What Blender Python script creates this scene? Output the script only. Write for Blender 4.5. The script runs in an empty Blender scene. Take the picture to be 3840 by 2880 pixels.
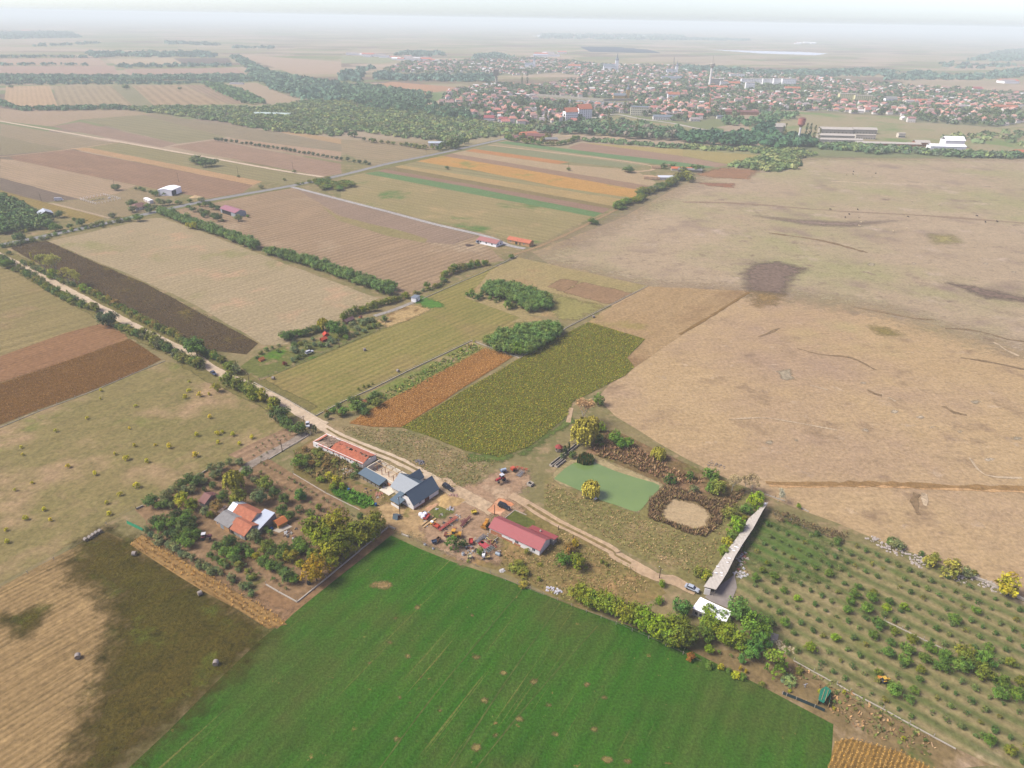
import bpy,math,random
import numpy as np
from mathutils import Vector,Matrix
from mathutils.geometry import tessellate_polygon

random.seed(7)
RNG=np.random.default_rng(7)
SC=bpy.context.scene
COL=SC.collection
rad=math.radians

# ------------------------------------------------------------------ camera, sky, sun, exposure
CAM_H,FPX,HZ,ROLL=170.0,2560.0,70.0,rad(1.04)
TILT=math.atan((1440-HZ)/FPX)
cd=bpy.data.cameras.new("camera")
cd.sensor_fit='HORIZONTAL'
cd.sensor_width=36.0
cd.lens=FPX/3840*36.0
cd.clip_start,cd.clip_end=1.0,120000.0
cam=bpy.data.objects.new("camera",cd)
COL.objects.link(cam)
ROT=Matrix.Rotation(math.pi/2-TILT,4,'X')@Matrix.Rotation(ROLL,4,'Z')
cam.matrix_world=Matrix.Translation((0,0,CAM_H))@ROT
SC.camera=cam

SUN_AZ,SUN_EL=rad(-95),rad(48)  # azimuth clockwise from +Y
wd=bpy.data.worlds.new("World")
SC.world=wd
wd.use_nodes=True
wt=wd.node_tree
sky=wt.nodes.new('ShaderNodeTexSky')
sky.sky_type='NISHITA'
sky.sun_disc=False
sky.sun_elevation,sky.sun_rotation=SUN_EL,SUN_AZ
sky.altitude=300
sky.air_density,sky.dust_density,sky.ozone_density=0.8,1.1,4.0
wt.nodes['Background'].inputs[1].default_value=0.104
hs_=wt.nodes.new('ShaderNodeHueSaturation')  # thin overcast: a greyer sky
hs_.inputs['Saturation'].default_value=0.65
hs_.inputs['Hue'].default_value=0.55
wt.links.new(sky.outputs[0],hs_.inputs['Color'])
wt.links.new(hs_.outputs[0],wt.nodes['Background'].inputs[0])
sl=bpy.data.lights.new("sun",'SUN')
sl.energy,sl.angle,sl.color=3.1,rad(24),(1.0,0.93,0.85)
so=bpy.data.objects.new("sun",sl)
COL.objects.link(so)
sdir=Vector((math.sin(SUN_AZ)*math.cos(SUN_EL),math.cos(SUN_AZ)*math.cos(SUN_EL),math.sin(SUN_EL)))
so.rotation_euler=(-sdir).to_track_quat('-Z','Y').to_euler()
so.location=sdir*400
SC.view_settings.view_transform='Standard'
SC.view_settings.look='None'
SC.view_settings.gamma=1.0
SC.view_settings.exposure=1.31
SC.view_settings.use_curve_mapping=False
SC.cycles.max_bounces=5
SC.cycles.diffuse_bounces=2
SC.cycles.glossy_bounces=2
SC.cycles.transparent_max_bounces=12
SC.cycles.volume_bounces=0
SC.cycles.use_denoising=True

# ------------------------------------------------------------------ survey points: where a photo point lies on the ground (or at height z)
CR={'A':(1100,1560,640/2212),'B':(1420,1780,640/2212),'C':(1660,1860,640/2212),'D':(500,1720,640/2212),
      'E':(900,1880,640/2212),'F':(2040,1560,840/2212),'G':(2500,1820,640/2212),'H':(2460,2120,640/2212),
      'I':(2860,2480,640/2212),'Z':(0,0,3840/2212),'J':(0,600,960/2212),'K':(900,960,960/2212),
      'L':(1700,1620,640/1269),'P':(1600,200,640/2212),'Q':(2200,200,640/2212),'R':(2800,200,640/2212),
      'S':(3200,200,640/2212)}
for _c in range(3):
    for _r in range(3):
        CR['%d%d'%(_c,_r)]=(_c*1280,_r*960,1280/2212)
R3=np.array(ROT.to_3x3())

def W(c,x,y,z=0.0):
    a,b,s=CR[c]
    d=R3@np.array([(a+x*s-1920)/FPX,-(b+y*s-1440)/FPX,-1.0])
    d2=min(d[2],-0.004)
    t=(z-CAM_H)/d2
    return Vector((d[0]*t,d[1]*t,z))

def MPP(c,x,y):
    """metres per crop pixel across the view at a point"""
    p,q=W(c,x,y),W(c,x+1,y)
    return (q-p).length

def WL(c,pts,z=0.0):
    return [W(c,x,y,z)for x,y in pts]

# ------------------------------------------------------------------ object helpers
def lin(c):
    c=c/255.0
    return c/12.92 if c<=0.04045 else ((c+0.055)/1.055)**2.4

KEXP=2.0
def C(r,g,b,k=1.0):
    """base colour of a surface that reads as this tone in daylight"""
    return tuple(min(0.85,lin(v)/KEXP*k)for v in (r,g,b))+(1.0,)

def link(o,parent=None,label=None,cat=None,group=None,kind=None):
    COL.objects.link(o)
    if parent is not None:
        o.parent=parent
    if label:o['label']=label
    if cat:o['category']=cat
    if group:o['group']=group
    if kind:o['kind']=kind
    return o

def thing(name,loc,rz,label,cat,group=None):
    o=bpy.data.objects.new(name,None)
    o.empty_display_size=0.5
    link(o,None,label,cat,group)
    o.location=loc
    o.rotation_euler=(0,0,rz)
    return o

class MB:
    def __init__(s):
        s.v,s.f,s.m=[],[],[]
    def poly(s,pts,m=0):
        n=len(s.v)
        s.v+=[tuple(p)for p in pts]
        s.f.append(tuple(range(n,n+len(pts))))
        s.m.append(m)
    def hull(s,bot,top,m=0):
        n,k=len(s.v),len(bot)
        s.v+=[tuple(p)for p in bot]+[tuple(p)for p in top]
        s.f.append(tuple(n+i for i in reversed(range(k))));s.m.append(m)
        s.f.append(tuple(n+k+i for i in range(k)));s.m.append(m)
        for i in range(k):
            j=(i+1)%k
            s.f.append((n+i,n+j,n+k+j,n+k+i));s.m.append(m)
    def box(s,x0,y0,z0,x1,y1,z1,m=0):
        q=[(x0,y0),(x1,y0),(x1,y1),(x0,y1)]
        s.hull([p+(z0,)for p in q],[p+(z1,)for p in q],m)
    def slab(s,q,t,m=0):
        """a sloping sheet with thickness t below its upper corners q (counter-clockwise from above)"""
        s.hull([(x,y,z-t)for x,y,z in q],q,m)
    def tube(s,p,q,r0,r1=None,n=6,m=0):
        p,q=Vector(p),Vector(q)
        r1=r0 if r1 is None else r1
        d=(q-p).normalized()
        a=d.orthogonal().normalized()
        b=d.cross(a)
        ring=lambda c,r:[c+(a*math.cos(2*math.pi*i/n)+b*math.sin(2*math.pi*i/n))*r for i in range(n)]
        s.hull(ring(p,r0),ring(q,r1),m)
    def lathe(s,prof,n=12,c=(0,0),m=0):
        k=len(s.v)
        for r,z in prof:
            for i in range(n):
                t=2*math.pi*i/n
                s.v.append((c[0]+r*math.cos(t),c[1]+r*math.sin(t),z))
        for j in range(len(prof)-1):
            for i in range(n):
                a,b=k+j*n+i,k+j*n+(i+1)%n
                s.f.append((a,b,b+n,a+n));s.m.append(m)
        s.f.append(tuple(k+i for i in reversed(range(n))));s.m.append(m)
        s.f.append(tuple(k+(len(prof)-1)*n+i for i in range(n)));s.m.append(m)
    def mesh(s,name,mats):
        me=bpy.data.meshes.new(name)
        me.from_pydata(s.v,[],s.f)
        for m in (mats if isinstance(mats,(list,tuple))else [mats]):
            me.materials.append(m)
        me.polygons.foreach_set('material_index',s.m)
        me.update()
        return me
    def build(s,name,mats,parent=None,bevel=0.0,smooth=False,**kw):
        o=bpy.data.objects.new(name,s.mesh(name,mats))
        link(o,parent,**kw)
        if bevel:
            b=o.modifiers.new('bevel','BEVEL')
            b.width,b.segments,b.limit_method=bevel,2,'ANGLE'
        if smooth:
            o.data.polygons.foreach_set('use_smooth',[True]*len(o.data.polygons))
        return o

def quads(name,V,mat,colr=None):
    """a mesh of loose quads V (n,4,3), with a colour per quad"""
    n=len(V)
    me=bpy.data.meshes.new(name)
    me.vertices.add(n*4)
    me.vertices.foreach_set('co',np.ascontiguousarray(V,dtype=np.float32).ravel())
    me.loops.add(n*4)
    me.loops.foreach_set('vertex_index',np.arange(n*4,dtype=np.int32))
    me.polygons.add(n)
    me.polygons.foreach_set('loop_start',np.arange(0,n*4,4,dtype=np.int32))
    try:
        me.polygons.foreach_set('loop_total',np.full(n,4,dtype=np.int32))
    except Exception:
        pass
    for m in (mat if isinstance(mat,(list,tuple))else [mat]):
        me.materials.append(m)
    if colr is not None:
        at=me.attributes.new('tint','FLOAT_COLOR','POINT')
        c4=np.ones((n,4,4),dtype=np.float32)
        c4[:,:,:3]=np.asarray(colr,dtype=np.float32)[:,None,:]
        at.data.foreach_set('color',c4.ravel())
    me.update()
    me.validate()
    return me

# ------------------------------------------------------------------ materials
class NT:
    def __init__(s,name):
        s.mat=bpy.data.materials.new(name)
        s.mat.use_nodes=True
        s.t=s.mat.node_tree
        s.t.nodes.clear()
        s.out=s.n('OutputMaterial')
    def n(s,ty,**kw):
        o=s.t.nodes.new('ShaderNode'+ty)
        for k,v in kw.items():
            setattr(o,k,v)
        return o
    def l(s,a,b):
        s.t.links.new(a,b)
    def noise(s,vec,scale,detail=3,rough=0.6):
        o=s.n('TexNoise')
        o.inputs['Scale'].default_value=scale
        o.inputs['Detail'].default_value=detail
        o.inputs['Roughness'].default_value=rough
        if vec is not None:s.l(vec,o.inputs['Vector'])
        return o.outputs['Fac']
    def ramp(s,fac,lo,hi,a=(0,0,0,1),b=(1,1,1,1)):
        o=s.n('ValToRGB')
        o.color_ramp.elements[0].position,o.color_ramp.elements[1].position=lo,hi
        o.color_ramp.elements[0].color,o.color_ramp.elements[1].color=a,b
        s.l(fac,o.inputs['Fac'])
        return o.outputs['Color']
    def mix(s,fac,a,b,ty='MIX'):
        o=s.n('MixRGB',blend_type=ty)
        for i,v in enumerate((fac,a,b)):
            if hasattr(v,'links'):s.l(v,o.inputs[i])
            elif i==0:o.inputs[0].default_value=v
            else :o.inputs[i].default_value=v
        return o.outputs[0]
    def math(s,op,a,b):
        o=s.n('Math',operation=op)
        for i,v in enumerate((a,b)):
            if hasattr(v,'links'):s.l(v,o.inputs[i])
            else :o.inputs[i].default_value=v
        return o.outputs[0]
    def coords(s,ang=0.0,sc=(1,1,1)):
        tc=s.n('TexCoord')
        mp=s.n('Mapping')
        mp.inputs['Rotation'].default_value=(0,0,-ang)
        s.l(tc.outputs['Object'],mp.inputs['Vector'])
        m2=s.n('Mapping')
        m2.inputs['Scale'].default_value=sc
        s.l(mp.outputs[0],m2.inputs['Vector'])
        return m2.outputs[0]
    def shade(s,colr,rough=1.0,spec=0.0,bump=None,alpha=None,metal=0.0,trans=0.0):
        b=s.n('BsdfPrincipled')
        b.inputs['Roughness'].default_value=rough
        b.inputs['Specular IOR Level'].default_value=spec
        b.inputs['Metallic'].default_value=metal
        if hasattr(colr,'links'):s.l(colr,b.inputs['Base Color'])
        else :b.inputs['Base Color'].default_value=colr
        if bump is not None:
            o=s.n('Bump')
            o.inputs['Strength'].default_value,o.inputs['Distance'].default_value=bump[1],bump[2]
            s.l(bump[0],o.inputs['Height'])
            s.l(o.outputs[0],b.inputs['Normal'])
        sh=b.outputs[0]
        if trans:
            t=s.n('BsdfTranslucent')
            if hasattr(colr,'links'):s.l(colr,t.inputs[0])
            mx=s.n('MixShader');mx.inputs[0].default_value=trans
            s.l(sh,mx.inputs[1]);s.l(t.outputs[0],mx.inputs[2]);sh=mx.outputs[0]
        if alpha is not None:
            t=s.n('BsdfTransparent')
            mx=s.n('MixShader')
            s.l(alpha,mx.inputs[0]);s.l(t.outputs[0],mx.inputs[1]);s.l(sh,mx.inputs[2]);sh=mx.outputs[0]
        s.l(sh,s.out.inputs['Surface'])
        return s.mat

def field_mat(name,c1,c2,ang=0.0,rows=None,patch=None,soft=False,streak=0.5,fine=0.42,big=0.012,fscale=0.55,across=0.35,bump=0.4,mid=0.16,hard=(0.32,0.62),lines=None):
    """ground cover: two tones in broad drifts, streaks along the working direction, optional drill rows and patches"""
    t=NT(name)
    co=t.coords()
    cr=t.coords(ang,(0.02,across,0.1))
    base=t.mix(t.ramp(t.noise(co,big,4),0.36,0.64),c1,c2)
    sv=t.ramp(t.noise(cr,1.0,4,0.65),0.3,0.7)
    base=t.mix(streak,base,t.mix(sv,c1,c2))
    if patch:
        for pc,ps,lo,hi in (patch if isinstance(patch,list)else [patch]):
            base=t.mix(t.ramp(t.noise(co,ps,5,0.65),lo,hi),base,pc)
    if rows:
        w=t.n('TexWave',wave_type='BANDS',bands_direction='Y',wave_profile='SIN')
        w.inputs['Scale'].default_value=1.0
        w.inputs['Distortion'].default_value=0.4
        w.inputs['Detail'].default_value=2.0
        w.inputs['Detail Scale'].default_value=0.6
        t.l(t.coords(ang,(0.12*math.pi*2/20/rows[0],math.pi*2/20/rows[0],0.01)),w.inputs['Vector'])
        rv=t.math('MULTIPLY',w.outputs['Fac'],t.ramp(t.noise(t.coords(ang,(0.02,0.06,1)),1.0,3),0.28,0.52))
        base=t.mix(t.math('MULTIPLY',rv,rows[1]),base,rows[2]if len(rows)>2 else (0.03,0.022,0.014,1))
    if lines:
        base=t.mix(t.math('MULTIPLY',t.ramp(t.noise(t.coords(ang,(0.014,1.0,1)),1.0,3,.6),lines[1],lines[1]+.08),.55),base,lines[0])
    fn=t.noise(co,fscale,5,0.7)
    fv=t.ramp(fn,0.25,0.75,(1-fine,1-fine,1-fine,1),(1+fine,1+fine,1+fine,1))
    base=t.mix(1.0,base,fv,'MULTIPLY')
    md=t.noise(t.coords(ang,(0.022,0.4,1)if rows else (0.09,0.2,1)),1.0,6,0.75)
    base=t.mix(1.0,base,t.ramp(md,0.3,0.7,(1-mid,1-mid,1-mid*1.1,1),(1+mid,1+mid*.95,1+mid*.8,1)),'MULTIPLY')
    al=None
    if soft:
        at=t.n('Attribute',attribute_name='edge')
        al=t.ramp(t.math('ADD',at.outputs['Fac'],t.math('MULTIPLY',t.math('SUBTRACT',t.noise(co,0.16,5,0.75),0.5),1.5)),*hard)
    return t.shade(base,1.0,0.0,(fn,bump,0.6),al)

def plain(name,c,rough=0.8,var=0.18,scale=1.2,spec=0.2,metal=0.0,dirt=None):
    t=NT(name)
    co=t.coords()
    k=(1-var,1-var,1-var,1),(1+var,1+var,1+var,1)
    b=t.mix(1.0,c,t.ramp(t.noise(co,scale,4),0.3,0.7,*k),'MULTIPLY')
    if dirt:
        b=t.mix(t.ramp(t.noise(co,dirt[1],5,0.7),dirt[2],dirt[2]+0.15),b,dirt[0])
    return t.shade(b,rough,spec,metal=metal)

def leaf_mat(name,trans=0.15):
    """leaves: tint of the clump times the colour of the single plant"""
    t=NT(name)
    a=t.n('Attribute',attribute_name='tint')
    oi=t.n('ObjectInfo')
    c=t.mix(1.0,a.outputs['Color'],oi.outputs['Color'],'MULTIPLY')
    return t.shade(c,0.7,0.15,trans=trans)

def tint_mat(name,trans=0.2,rough=0.9):
    t=NT(name)
    a=t.n('Attribute',attribute_name='tint')
    return t.shade(a.outputs['Color'],rough,0.05,trans=trans)

def object_colour_mat(name,rough=0.8,var=0.2,scale=0.9,stripes=None):
    t=NT(name)
    oi=t.n('ObjectInfo')
    co=t.coords()
    b=t.mix(1.0,oi.outputs['Color'],t.ramp(t.noise(co,scale,4),0.3,0.7,(1-var,)*3+(1,),(1+var,)*3+(1,)),'MULTIPLY')
    return t.shade(b,rough,0.2)

# ------------------------------------------------------------------ ground sheets
def inside(P,poly):
    """numpy point-in-polygon"""
    x,y=P[:,0],P[:,1]
    r=np.zeros(len(P),bool)
    n=len(poly)
    for i in range(n):
        x0,y0=poly[i][0],poly[i][1]
        x1,y1=poly[(i+1)%n][0],poly[(i+1)%n][1]
        c=(y0>y)!=(y1>y)
        with np.errstate(divide='ignore',invalid='ignore'):
            r^=c&(x<(x1-x0)*(y-y0)/(y1-y0)+x0)
    return r

def edge_dist(P,poly):
    d=np.full(len(P),1e9)
    n=len(poly)
    for i in range(n):
        a=np.array(poly[i][:2]);b=np.array(poly[(i+1)%n][:2])
        ab=b-a
        t=np.clip(((P-a)@ab)/max(ab@ab,1e-9),0,1)
        d=np.minimum(d,np.linalg.norm(P-(a+t[:,None]*ab),axis=1))
    return d

def scatter(poly,spacing,jit=0.9,ang=0.0,along=None):
    """jittered grid of points inside a polygon"""
    A=np.array([p[:2]for p in poly])
    ca,sa=math.cos(ang),math.sin(ang)
    R2=np.array([[ca,sa],[-sa,ca]])
    B=A@R2.T
    lo,hi=B.min(0),B.max(0)
    sx=along or spacing
    gx,gy=np.meshgrid(np.arange(lo[0],hi[0],sx),np.arange(lo[1],hi[1],spacing))
    P=np.stack([gx.ravel(),gy.ravel()],1)
    P=P+(RNG.random(P.shape)-0.5)*np.array([sx,spacing])*jit
    P=P@R2
    return P[inside(P,A)]

SHEETS=[0]
def zof(layer):
    SHEETS[0]+=1
    return 0.03*layer+0.0023*(SHEETS[0]%10)

def sheet(name,pts,mat,layer=1,jit=0.5,step=14.0):
    out=[]
    for i in range(len(pts)):
        a,b=pts[i],pts[(i+1)%len(pts)]
        L=(b-a).length
        k=max(1,min(60,int(L/step)))
        nrm=Vector((-(b-a).y,(b-a).x,0)).normalized()if L>0 else Vector((0,0,0))
        for j in range(k):
            p=a.lerp(b,j/k)
            if j:p=p+nrm*random.uniform(-jit,jit)
            out.append(p)
    z=zof(layer)
    out=[Vector((p.x,p.y,z))for p in out]
    me=bpy.data.meshes.new(name)
    tris=tessellate_polygon([out])
    nv=[]
    for t in tris:
        a,b,c=(out[i]for i in t)
        nv.append(tuple(t)if (b-a).cross(c-a).z>0 else (t[0],t[2],t[1]))
    me.from_pydata([tuple(p)for p in out],[],nv)
    me.materials.append(mat)
    me.update()
    return link(bpy.data.objects.new(name,me),kind='structure')

def soft_patch(name,pts,mat,layer=4,soft=4.0,cell=1.5,kind='structure'):
    """a ground patch whose rim thins out into what lies below"""
    poly=[tuple(p[:2])for p in pts]
    A=np.array(poly)
    lo,hi=A.min(0)-soft,A.max(0)+soft
    cell=max(cell,(hi-lo).max()/160)
    nx,ny=int((hi[0]-lo[0])/cell)+2,int((hi[1]-lo[1])/cell)+2
    gx,gy=np.meshgrid(lo[0]+np.arange(nx)*cell,lo[1]+np.arange(ny)*cell)
    P=np.stack([gx.ravel(),gy.ravel()],1)
    d=edge_dist(P,poly)
    sd=np.where(inside(P,poly),d,-d)
    e=np.clip(0.5+0.5*sd/soft,0,1)
    z=zof(layer)
    ids=np.arange(nx*ny).reshape(ny,nx)
    q=np.stack([ids[:-1,:-1],ids[:-1,1:],ids[1:,1:],ids[1:,:-1]],-1).reshape(-1,4)
    q=q[(e[q]>0).any(1)]
    used,inv=np.unique(q,return_inverse=True)
    me=bpy.data.meshes.new(name)
    me.from_pydata([(P[i,0],P[i,1],z)for i in used],[],[tuple(r)for r in inv.reshape(-1,4).tolist()])
    at=me.attributes.new('edge','FLOAT','POINT')
    at.data.foreach_set('value',e[used].astype(np.float32))
    me.materials.append(mat)
    me.update()
    return link(bpy.data.objects.new(name,me),kind=kind)

def smooth_line(pts,step=4.0):
    out=[]
    n=len(pts)
    for i in range(n-1):
        p0,p1,p2,p3=pts[max(i-1,0)],pts[i],pts[i+1],pts[min(i+2,n-1)]
        k=max(2,int((p2-p1).length/step))
        for j in range(k):
            t=j/k
            out.append(0.5*((2*p1)+(p2-p0)*t+(2*p0-5*p1+4*p2-p3)*t*t+(3*p1-p0-3*p2+p3)*t**3))
    out.append(pts[-1])
    return out

def ribbon(name,pts,width,mat,layer=5,soft=True,off=0.0,step=4.0,wob=0.12):
    L=smooth_line(pts,step)
    z=zof(layer)
    V,E=[],[]
    prof=[(-0.62,0),(-0.42,1),(0.42,1),(0.62,0)]if soft else [(-0.5,1),(0.5,1)]
    for i,p in enumerate(L):
        d=(L[min(i+1,len(L)-1)]-L[max(i-1,0)]).normalized()
        nrm=Vector((-d.y,d.x,0))
        w=width*(1+random.uniform(-wob,wob))
        for s,e in prof:
            q=p+nrm*(s*w+off)
            V.append((q.x,q.y,z));E.append(e)
    k=len(prof)
    F=[(i*k+j,(i)*k+j+1,(i+1)*k+j+1,(i+1)*k+j)for i in range(len(L)-1)for j in range(k-1)]
    F=[tuple(reversed(f))for f in F]
    me=bpy.data.meshes.new(name)
    me.from_pydata(V,[],F)
    at=me.attributes.new('edge','FLOAT','POINT')
    at.data.foreach_set('value',E)
    me.materials.append(mat)
    me.update()
    return link(bpy.data.objects.new(name,me),kind='structure')

def ang_of(c,x0,y0,x1,y1):
    d=W(c,x1,y1)-W(c,x0,y0)
    return math.atan2(d.y,d.x)
# ------------------------------------------------------------------ the open ground, out to the horizon
def ground_mat():
    t=NT('plain_ground')
    co=t.coords(rad(24),(1/420,1/150,0.001))
    v=t.n('TexVoronoi',feature='F1',distance='MANHATTAN')
    v.inputs['Scale'].default_value=1.0
    v.inputs['Randomness'].default_value=0.85
    t.l(co,v.inputs['Vector'])
    sx=t.n('SeparateColor')
    t.l(v.outputs['Color'],sx.inputs[0])
    c1=t.mix(t.ramp(sx.outputs[0],0.1,0.9),C(184,162,138),C(166,150,122))
    c1=t.mix(t.ramp(sx.outputs[1],0.62,0.7),c1,C(128,134,92))
    c1=t.mix(t.ramp(sx.outputs[2],0.8,0.84),c1,C(132,114,98))
    c0=t.coords()
    c1=t.mix(t.ramp(t.noise(c0,0.0016,6,0.7),0.5,0.62),c1,C(150,146,104))
    near=t.mix(t.ramp(t.noise(c0,0.03,5,0.65),0.38,0.62),C(152,136,96),C(126,122,78))
    near=t.mix(t.ramp(t.noise(c0,0.11,4,0.7),0.52,0.66),near,C(172,148,112))
    g=t.n('TexCoord')
    ln=t.n('VectorMath',operation='LENGTH')
    t.l(g.outputs['Object'],ln.inputs[0])
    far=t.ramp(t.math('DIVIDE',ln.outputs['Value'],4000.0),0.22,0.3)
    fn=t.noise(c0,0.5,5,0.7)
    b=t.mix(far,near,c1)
    b=t.mix(1.0,b,t.ramp(fn,0.25,0.75,(0.7,0.7,0.7,1),(1.3,1.3,1.3,1)),'MULTIPLY')
    return t.shade(b,1.0,0.0,(fn,0.3,0.6))

def radial_ground():
    V,F=[(0,0,0)],[]
    rs,n=[60,120,200,300,420,600,850,1200,1700,2500,3600,5200,7500,11000,16000,23000,30000],64
    for r in rs:
        for i in range(n):
            a=2*math.pi*i/n
            V.append((r*math.cos(a),r*math.sin(a),0))
    for i in range(n):
        F.append((0,1+i,1+(i+1)%n))
    for k in range(len(rs)-1):
        for i in range(n):
            a,b=1+k*n+i,1+k*n+(i+1)%n
            F.append((a,a+n,b+n,b))
    me=bpy.data.meshes.new('ground')
    me.from_pydata(V,[],F)
    me.materials.append(ground_mat())
    me.update()
    link(bpy.data.objects.new('ground',me),kind='structure')
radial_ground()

# ------------------------------------------------------------------ fields
A1=ang_of('11',0,945,850,548)  # strips of the near fields
A2=ang_of('00',0,783,2080,1145)  # strips of the fields beyond the paved road
A3=ang_of('02',0,1130,740,700)  # stubble, bottom of the view
A4=ang_of('12',700,1659,1500,560)  # lucerne drills

def F(name,c,pts,c1,c2,ang=A1,layer=1,**kw):
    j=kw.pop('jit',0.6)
    if c in ('00','10','20'):  # tones of the farther fields blended towards one grey beige
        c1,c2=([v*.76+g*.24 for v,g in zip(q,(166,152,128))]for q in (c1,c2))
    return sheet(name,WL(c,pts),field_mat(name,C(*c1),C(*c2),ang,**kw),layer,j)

# beyond the canal, hazy
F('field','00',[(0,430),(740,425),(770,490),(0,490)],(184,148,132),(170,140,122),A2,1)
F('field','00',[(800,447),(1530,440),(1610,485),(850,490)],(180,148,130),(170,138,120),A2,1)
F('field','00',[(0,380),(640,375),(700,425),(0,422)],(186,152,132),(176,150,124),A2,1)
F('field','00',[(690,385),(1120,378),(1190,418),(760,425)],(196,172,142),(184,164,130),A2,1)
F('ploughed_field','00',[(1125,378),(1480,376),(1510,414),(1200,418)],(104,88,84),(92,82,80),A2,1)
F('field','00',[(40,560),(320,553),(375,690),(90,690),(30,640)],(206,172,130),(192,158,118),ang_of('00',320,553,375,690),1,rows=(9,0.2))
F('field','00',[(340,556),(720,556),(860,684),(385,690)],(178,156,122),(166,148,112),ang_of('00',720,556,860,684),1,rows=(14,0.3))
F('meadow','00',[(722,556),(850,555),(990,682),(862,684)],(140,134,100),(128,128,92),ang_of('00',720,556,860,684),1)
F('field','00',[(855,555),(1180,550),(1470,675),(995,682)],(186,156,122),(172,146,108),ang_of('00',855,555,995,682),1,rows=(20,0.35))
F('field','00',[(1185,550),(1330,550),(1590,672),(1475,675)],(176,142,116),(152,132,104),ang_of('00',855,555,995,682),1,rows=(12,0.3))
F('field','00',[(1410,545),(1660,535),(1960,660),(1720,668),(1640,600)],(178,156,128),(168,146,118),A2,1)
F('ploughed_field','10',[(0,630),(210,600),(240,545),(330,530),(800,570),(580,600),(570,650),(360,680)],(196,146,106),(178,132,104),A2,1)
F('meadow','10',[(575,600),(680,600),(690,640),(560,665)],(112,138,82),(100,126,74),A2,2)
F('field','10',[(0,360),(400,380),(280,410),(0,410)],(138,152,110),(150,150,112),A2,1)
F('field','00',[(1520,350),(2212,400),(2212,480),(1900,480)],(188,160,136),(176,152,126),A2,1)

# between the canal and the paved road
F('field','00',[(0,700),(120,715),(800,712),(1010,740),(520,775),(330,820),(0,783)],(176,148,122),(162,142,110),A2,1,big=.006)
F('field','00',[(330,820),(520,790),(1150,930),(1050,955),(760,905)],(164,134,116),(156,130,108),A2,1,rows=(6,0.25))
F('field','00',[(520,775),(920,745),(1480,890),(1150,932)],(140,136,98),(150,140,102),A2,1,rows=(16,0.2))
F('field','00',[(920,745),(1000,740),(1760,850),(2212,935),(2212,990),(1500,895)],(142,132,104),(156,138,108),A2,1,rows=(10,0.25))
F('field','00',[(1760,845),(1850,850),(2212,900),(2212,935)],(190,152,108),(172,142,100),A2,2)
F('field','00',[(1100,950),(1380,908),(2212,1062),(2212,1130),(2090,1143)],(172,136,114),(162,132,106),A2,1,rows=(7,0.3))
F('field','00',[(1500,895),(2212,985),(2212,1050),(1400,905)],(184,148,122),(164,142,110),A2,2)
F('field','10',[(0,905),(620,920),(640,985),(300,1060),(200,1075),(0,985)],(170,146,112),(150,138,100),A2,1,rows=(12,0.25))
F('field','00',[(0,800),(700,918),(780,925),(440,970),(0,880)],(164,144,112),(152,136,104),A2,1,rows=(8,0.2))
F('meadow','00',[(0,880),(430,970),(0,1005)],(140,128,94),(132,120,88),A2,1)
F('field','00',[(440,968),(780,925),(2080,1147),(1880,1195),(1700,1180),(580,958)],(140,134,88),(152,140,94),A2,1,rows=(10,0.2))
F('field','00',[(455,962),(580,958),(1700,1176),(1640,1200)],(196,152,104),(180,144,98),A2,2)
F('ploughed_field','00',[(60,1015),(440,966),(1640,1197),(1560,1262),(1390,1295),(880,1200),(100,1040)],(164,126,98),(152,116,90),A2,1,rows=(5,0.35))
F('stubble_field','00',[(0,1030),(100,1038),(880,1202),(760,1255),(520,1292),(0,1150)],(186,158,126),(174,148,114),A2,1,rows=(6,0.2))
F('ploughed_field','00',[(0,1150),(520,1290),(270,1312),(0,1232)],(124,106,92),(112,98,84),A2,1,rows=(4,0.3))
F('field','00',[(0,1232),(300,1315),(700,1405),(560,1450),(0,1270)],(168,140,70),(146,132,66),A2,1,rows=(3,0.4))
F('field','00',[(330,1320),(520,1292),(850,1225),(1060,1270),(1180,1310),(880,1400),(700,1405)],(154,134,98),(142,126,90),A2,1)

# between the paved road and the pasture
F('stubble_field','10',[(0,1140),(150,1115),(1700,1390),(1560,1440),(1300,1572),(1200,1580),(900,1505),(0,1290)],(166,148,98),(150,140,88),A2,1,
  patch=[(C(104,130,70),0.011,0.57,0.66),(C(178,156,112),0.02,0.55,0.68)],rows=(9,0.15))
F('clover_field','10',[(150,1124),(240,1111),(880,1222),(1690,1382),(1640,1406),(860,1260)],(82,126,70),(94,132,76),A2,3,patch=(C(120,124,76),0.05,0.56,0.7))
F('ploughed_field','10',[(240,1112),(285,1096),(1740,1352),(1695,1382)],(156,122,100),(148,114,94),A2,2,rows=(4,0.2))
F('field','10',[(280,1097),(345,1082),(1795,1342),(1740,1352)],(116,106,68),(140,120,72),A2,3)
F('stubble_field','10',[(345,1082),(390,1070),(1855,1296),(1795,1342)],(190,156,96),(160,142,88),A2,2)
F('meadow','10',[(385,1070),(490,1043),(1290,1180),(1900,1286),(1855,1297)],(138,138,90),(166,148,96),A2,2,rows=(14,0.2))
F('maize_field','10',[(485,1045),(650,1010),(1080,1080),(1960,1236),(1890,1285),(1420,1215),(900,1110)],(206,150,70),(186,140,70),A2,3,patch=(C(150,142,78),0.02,0.56,0.66))
F('ploughed_field','10',[(650,1012),(715,994),(2010,1206),(1960,1238)],(156,124,98),(146,116,92),A2,2)
F('field','10',[(712,995),(800,978),(1400,1063),(1900,1100),(2040,1180),(2010,1207)],(188,160,122),(172,152,112),A2,1,big=.02)
F('maize_field','10',[(800,978),(862,965),(1480,1050),(1405,1064)],(196,130,72),(182,124,72),A2,2)
F('meadow','10',[(862,965),(960,938),(1950,1070),(1850,1090),(1480,1050)],(134,138,98),(124,132,92),A2,1)
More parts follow.
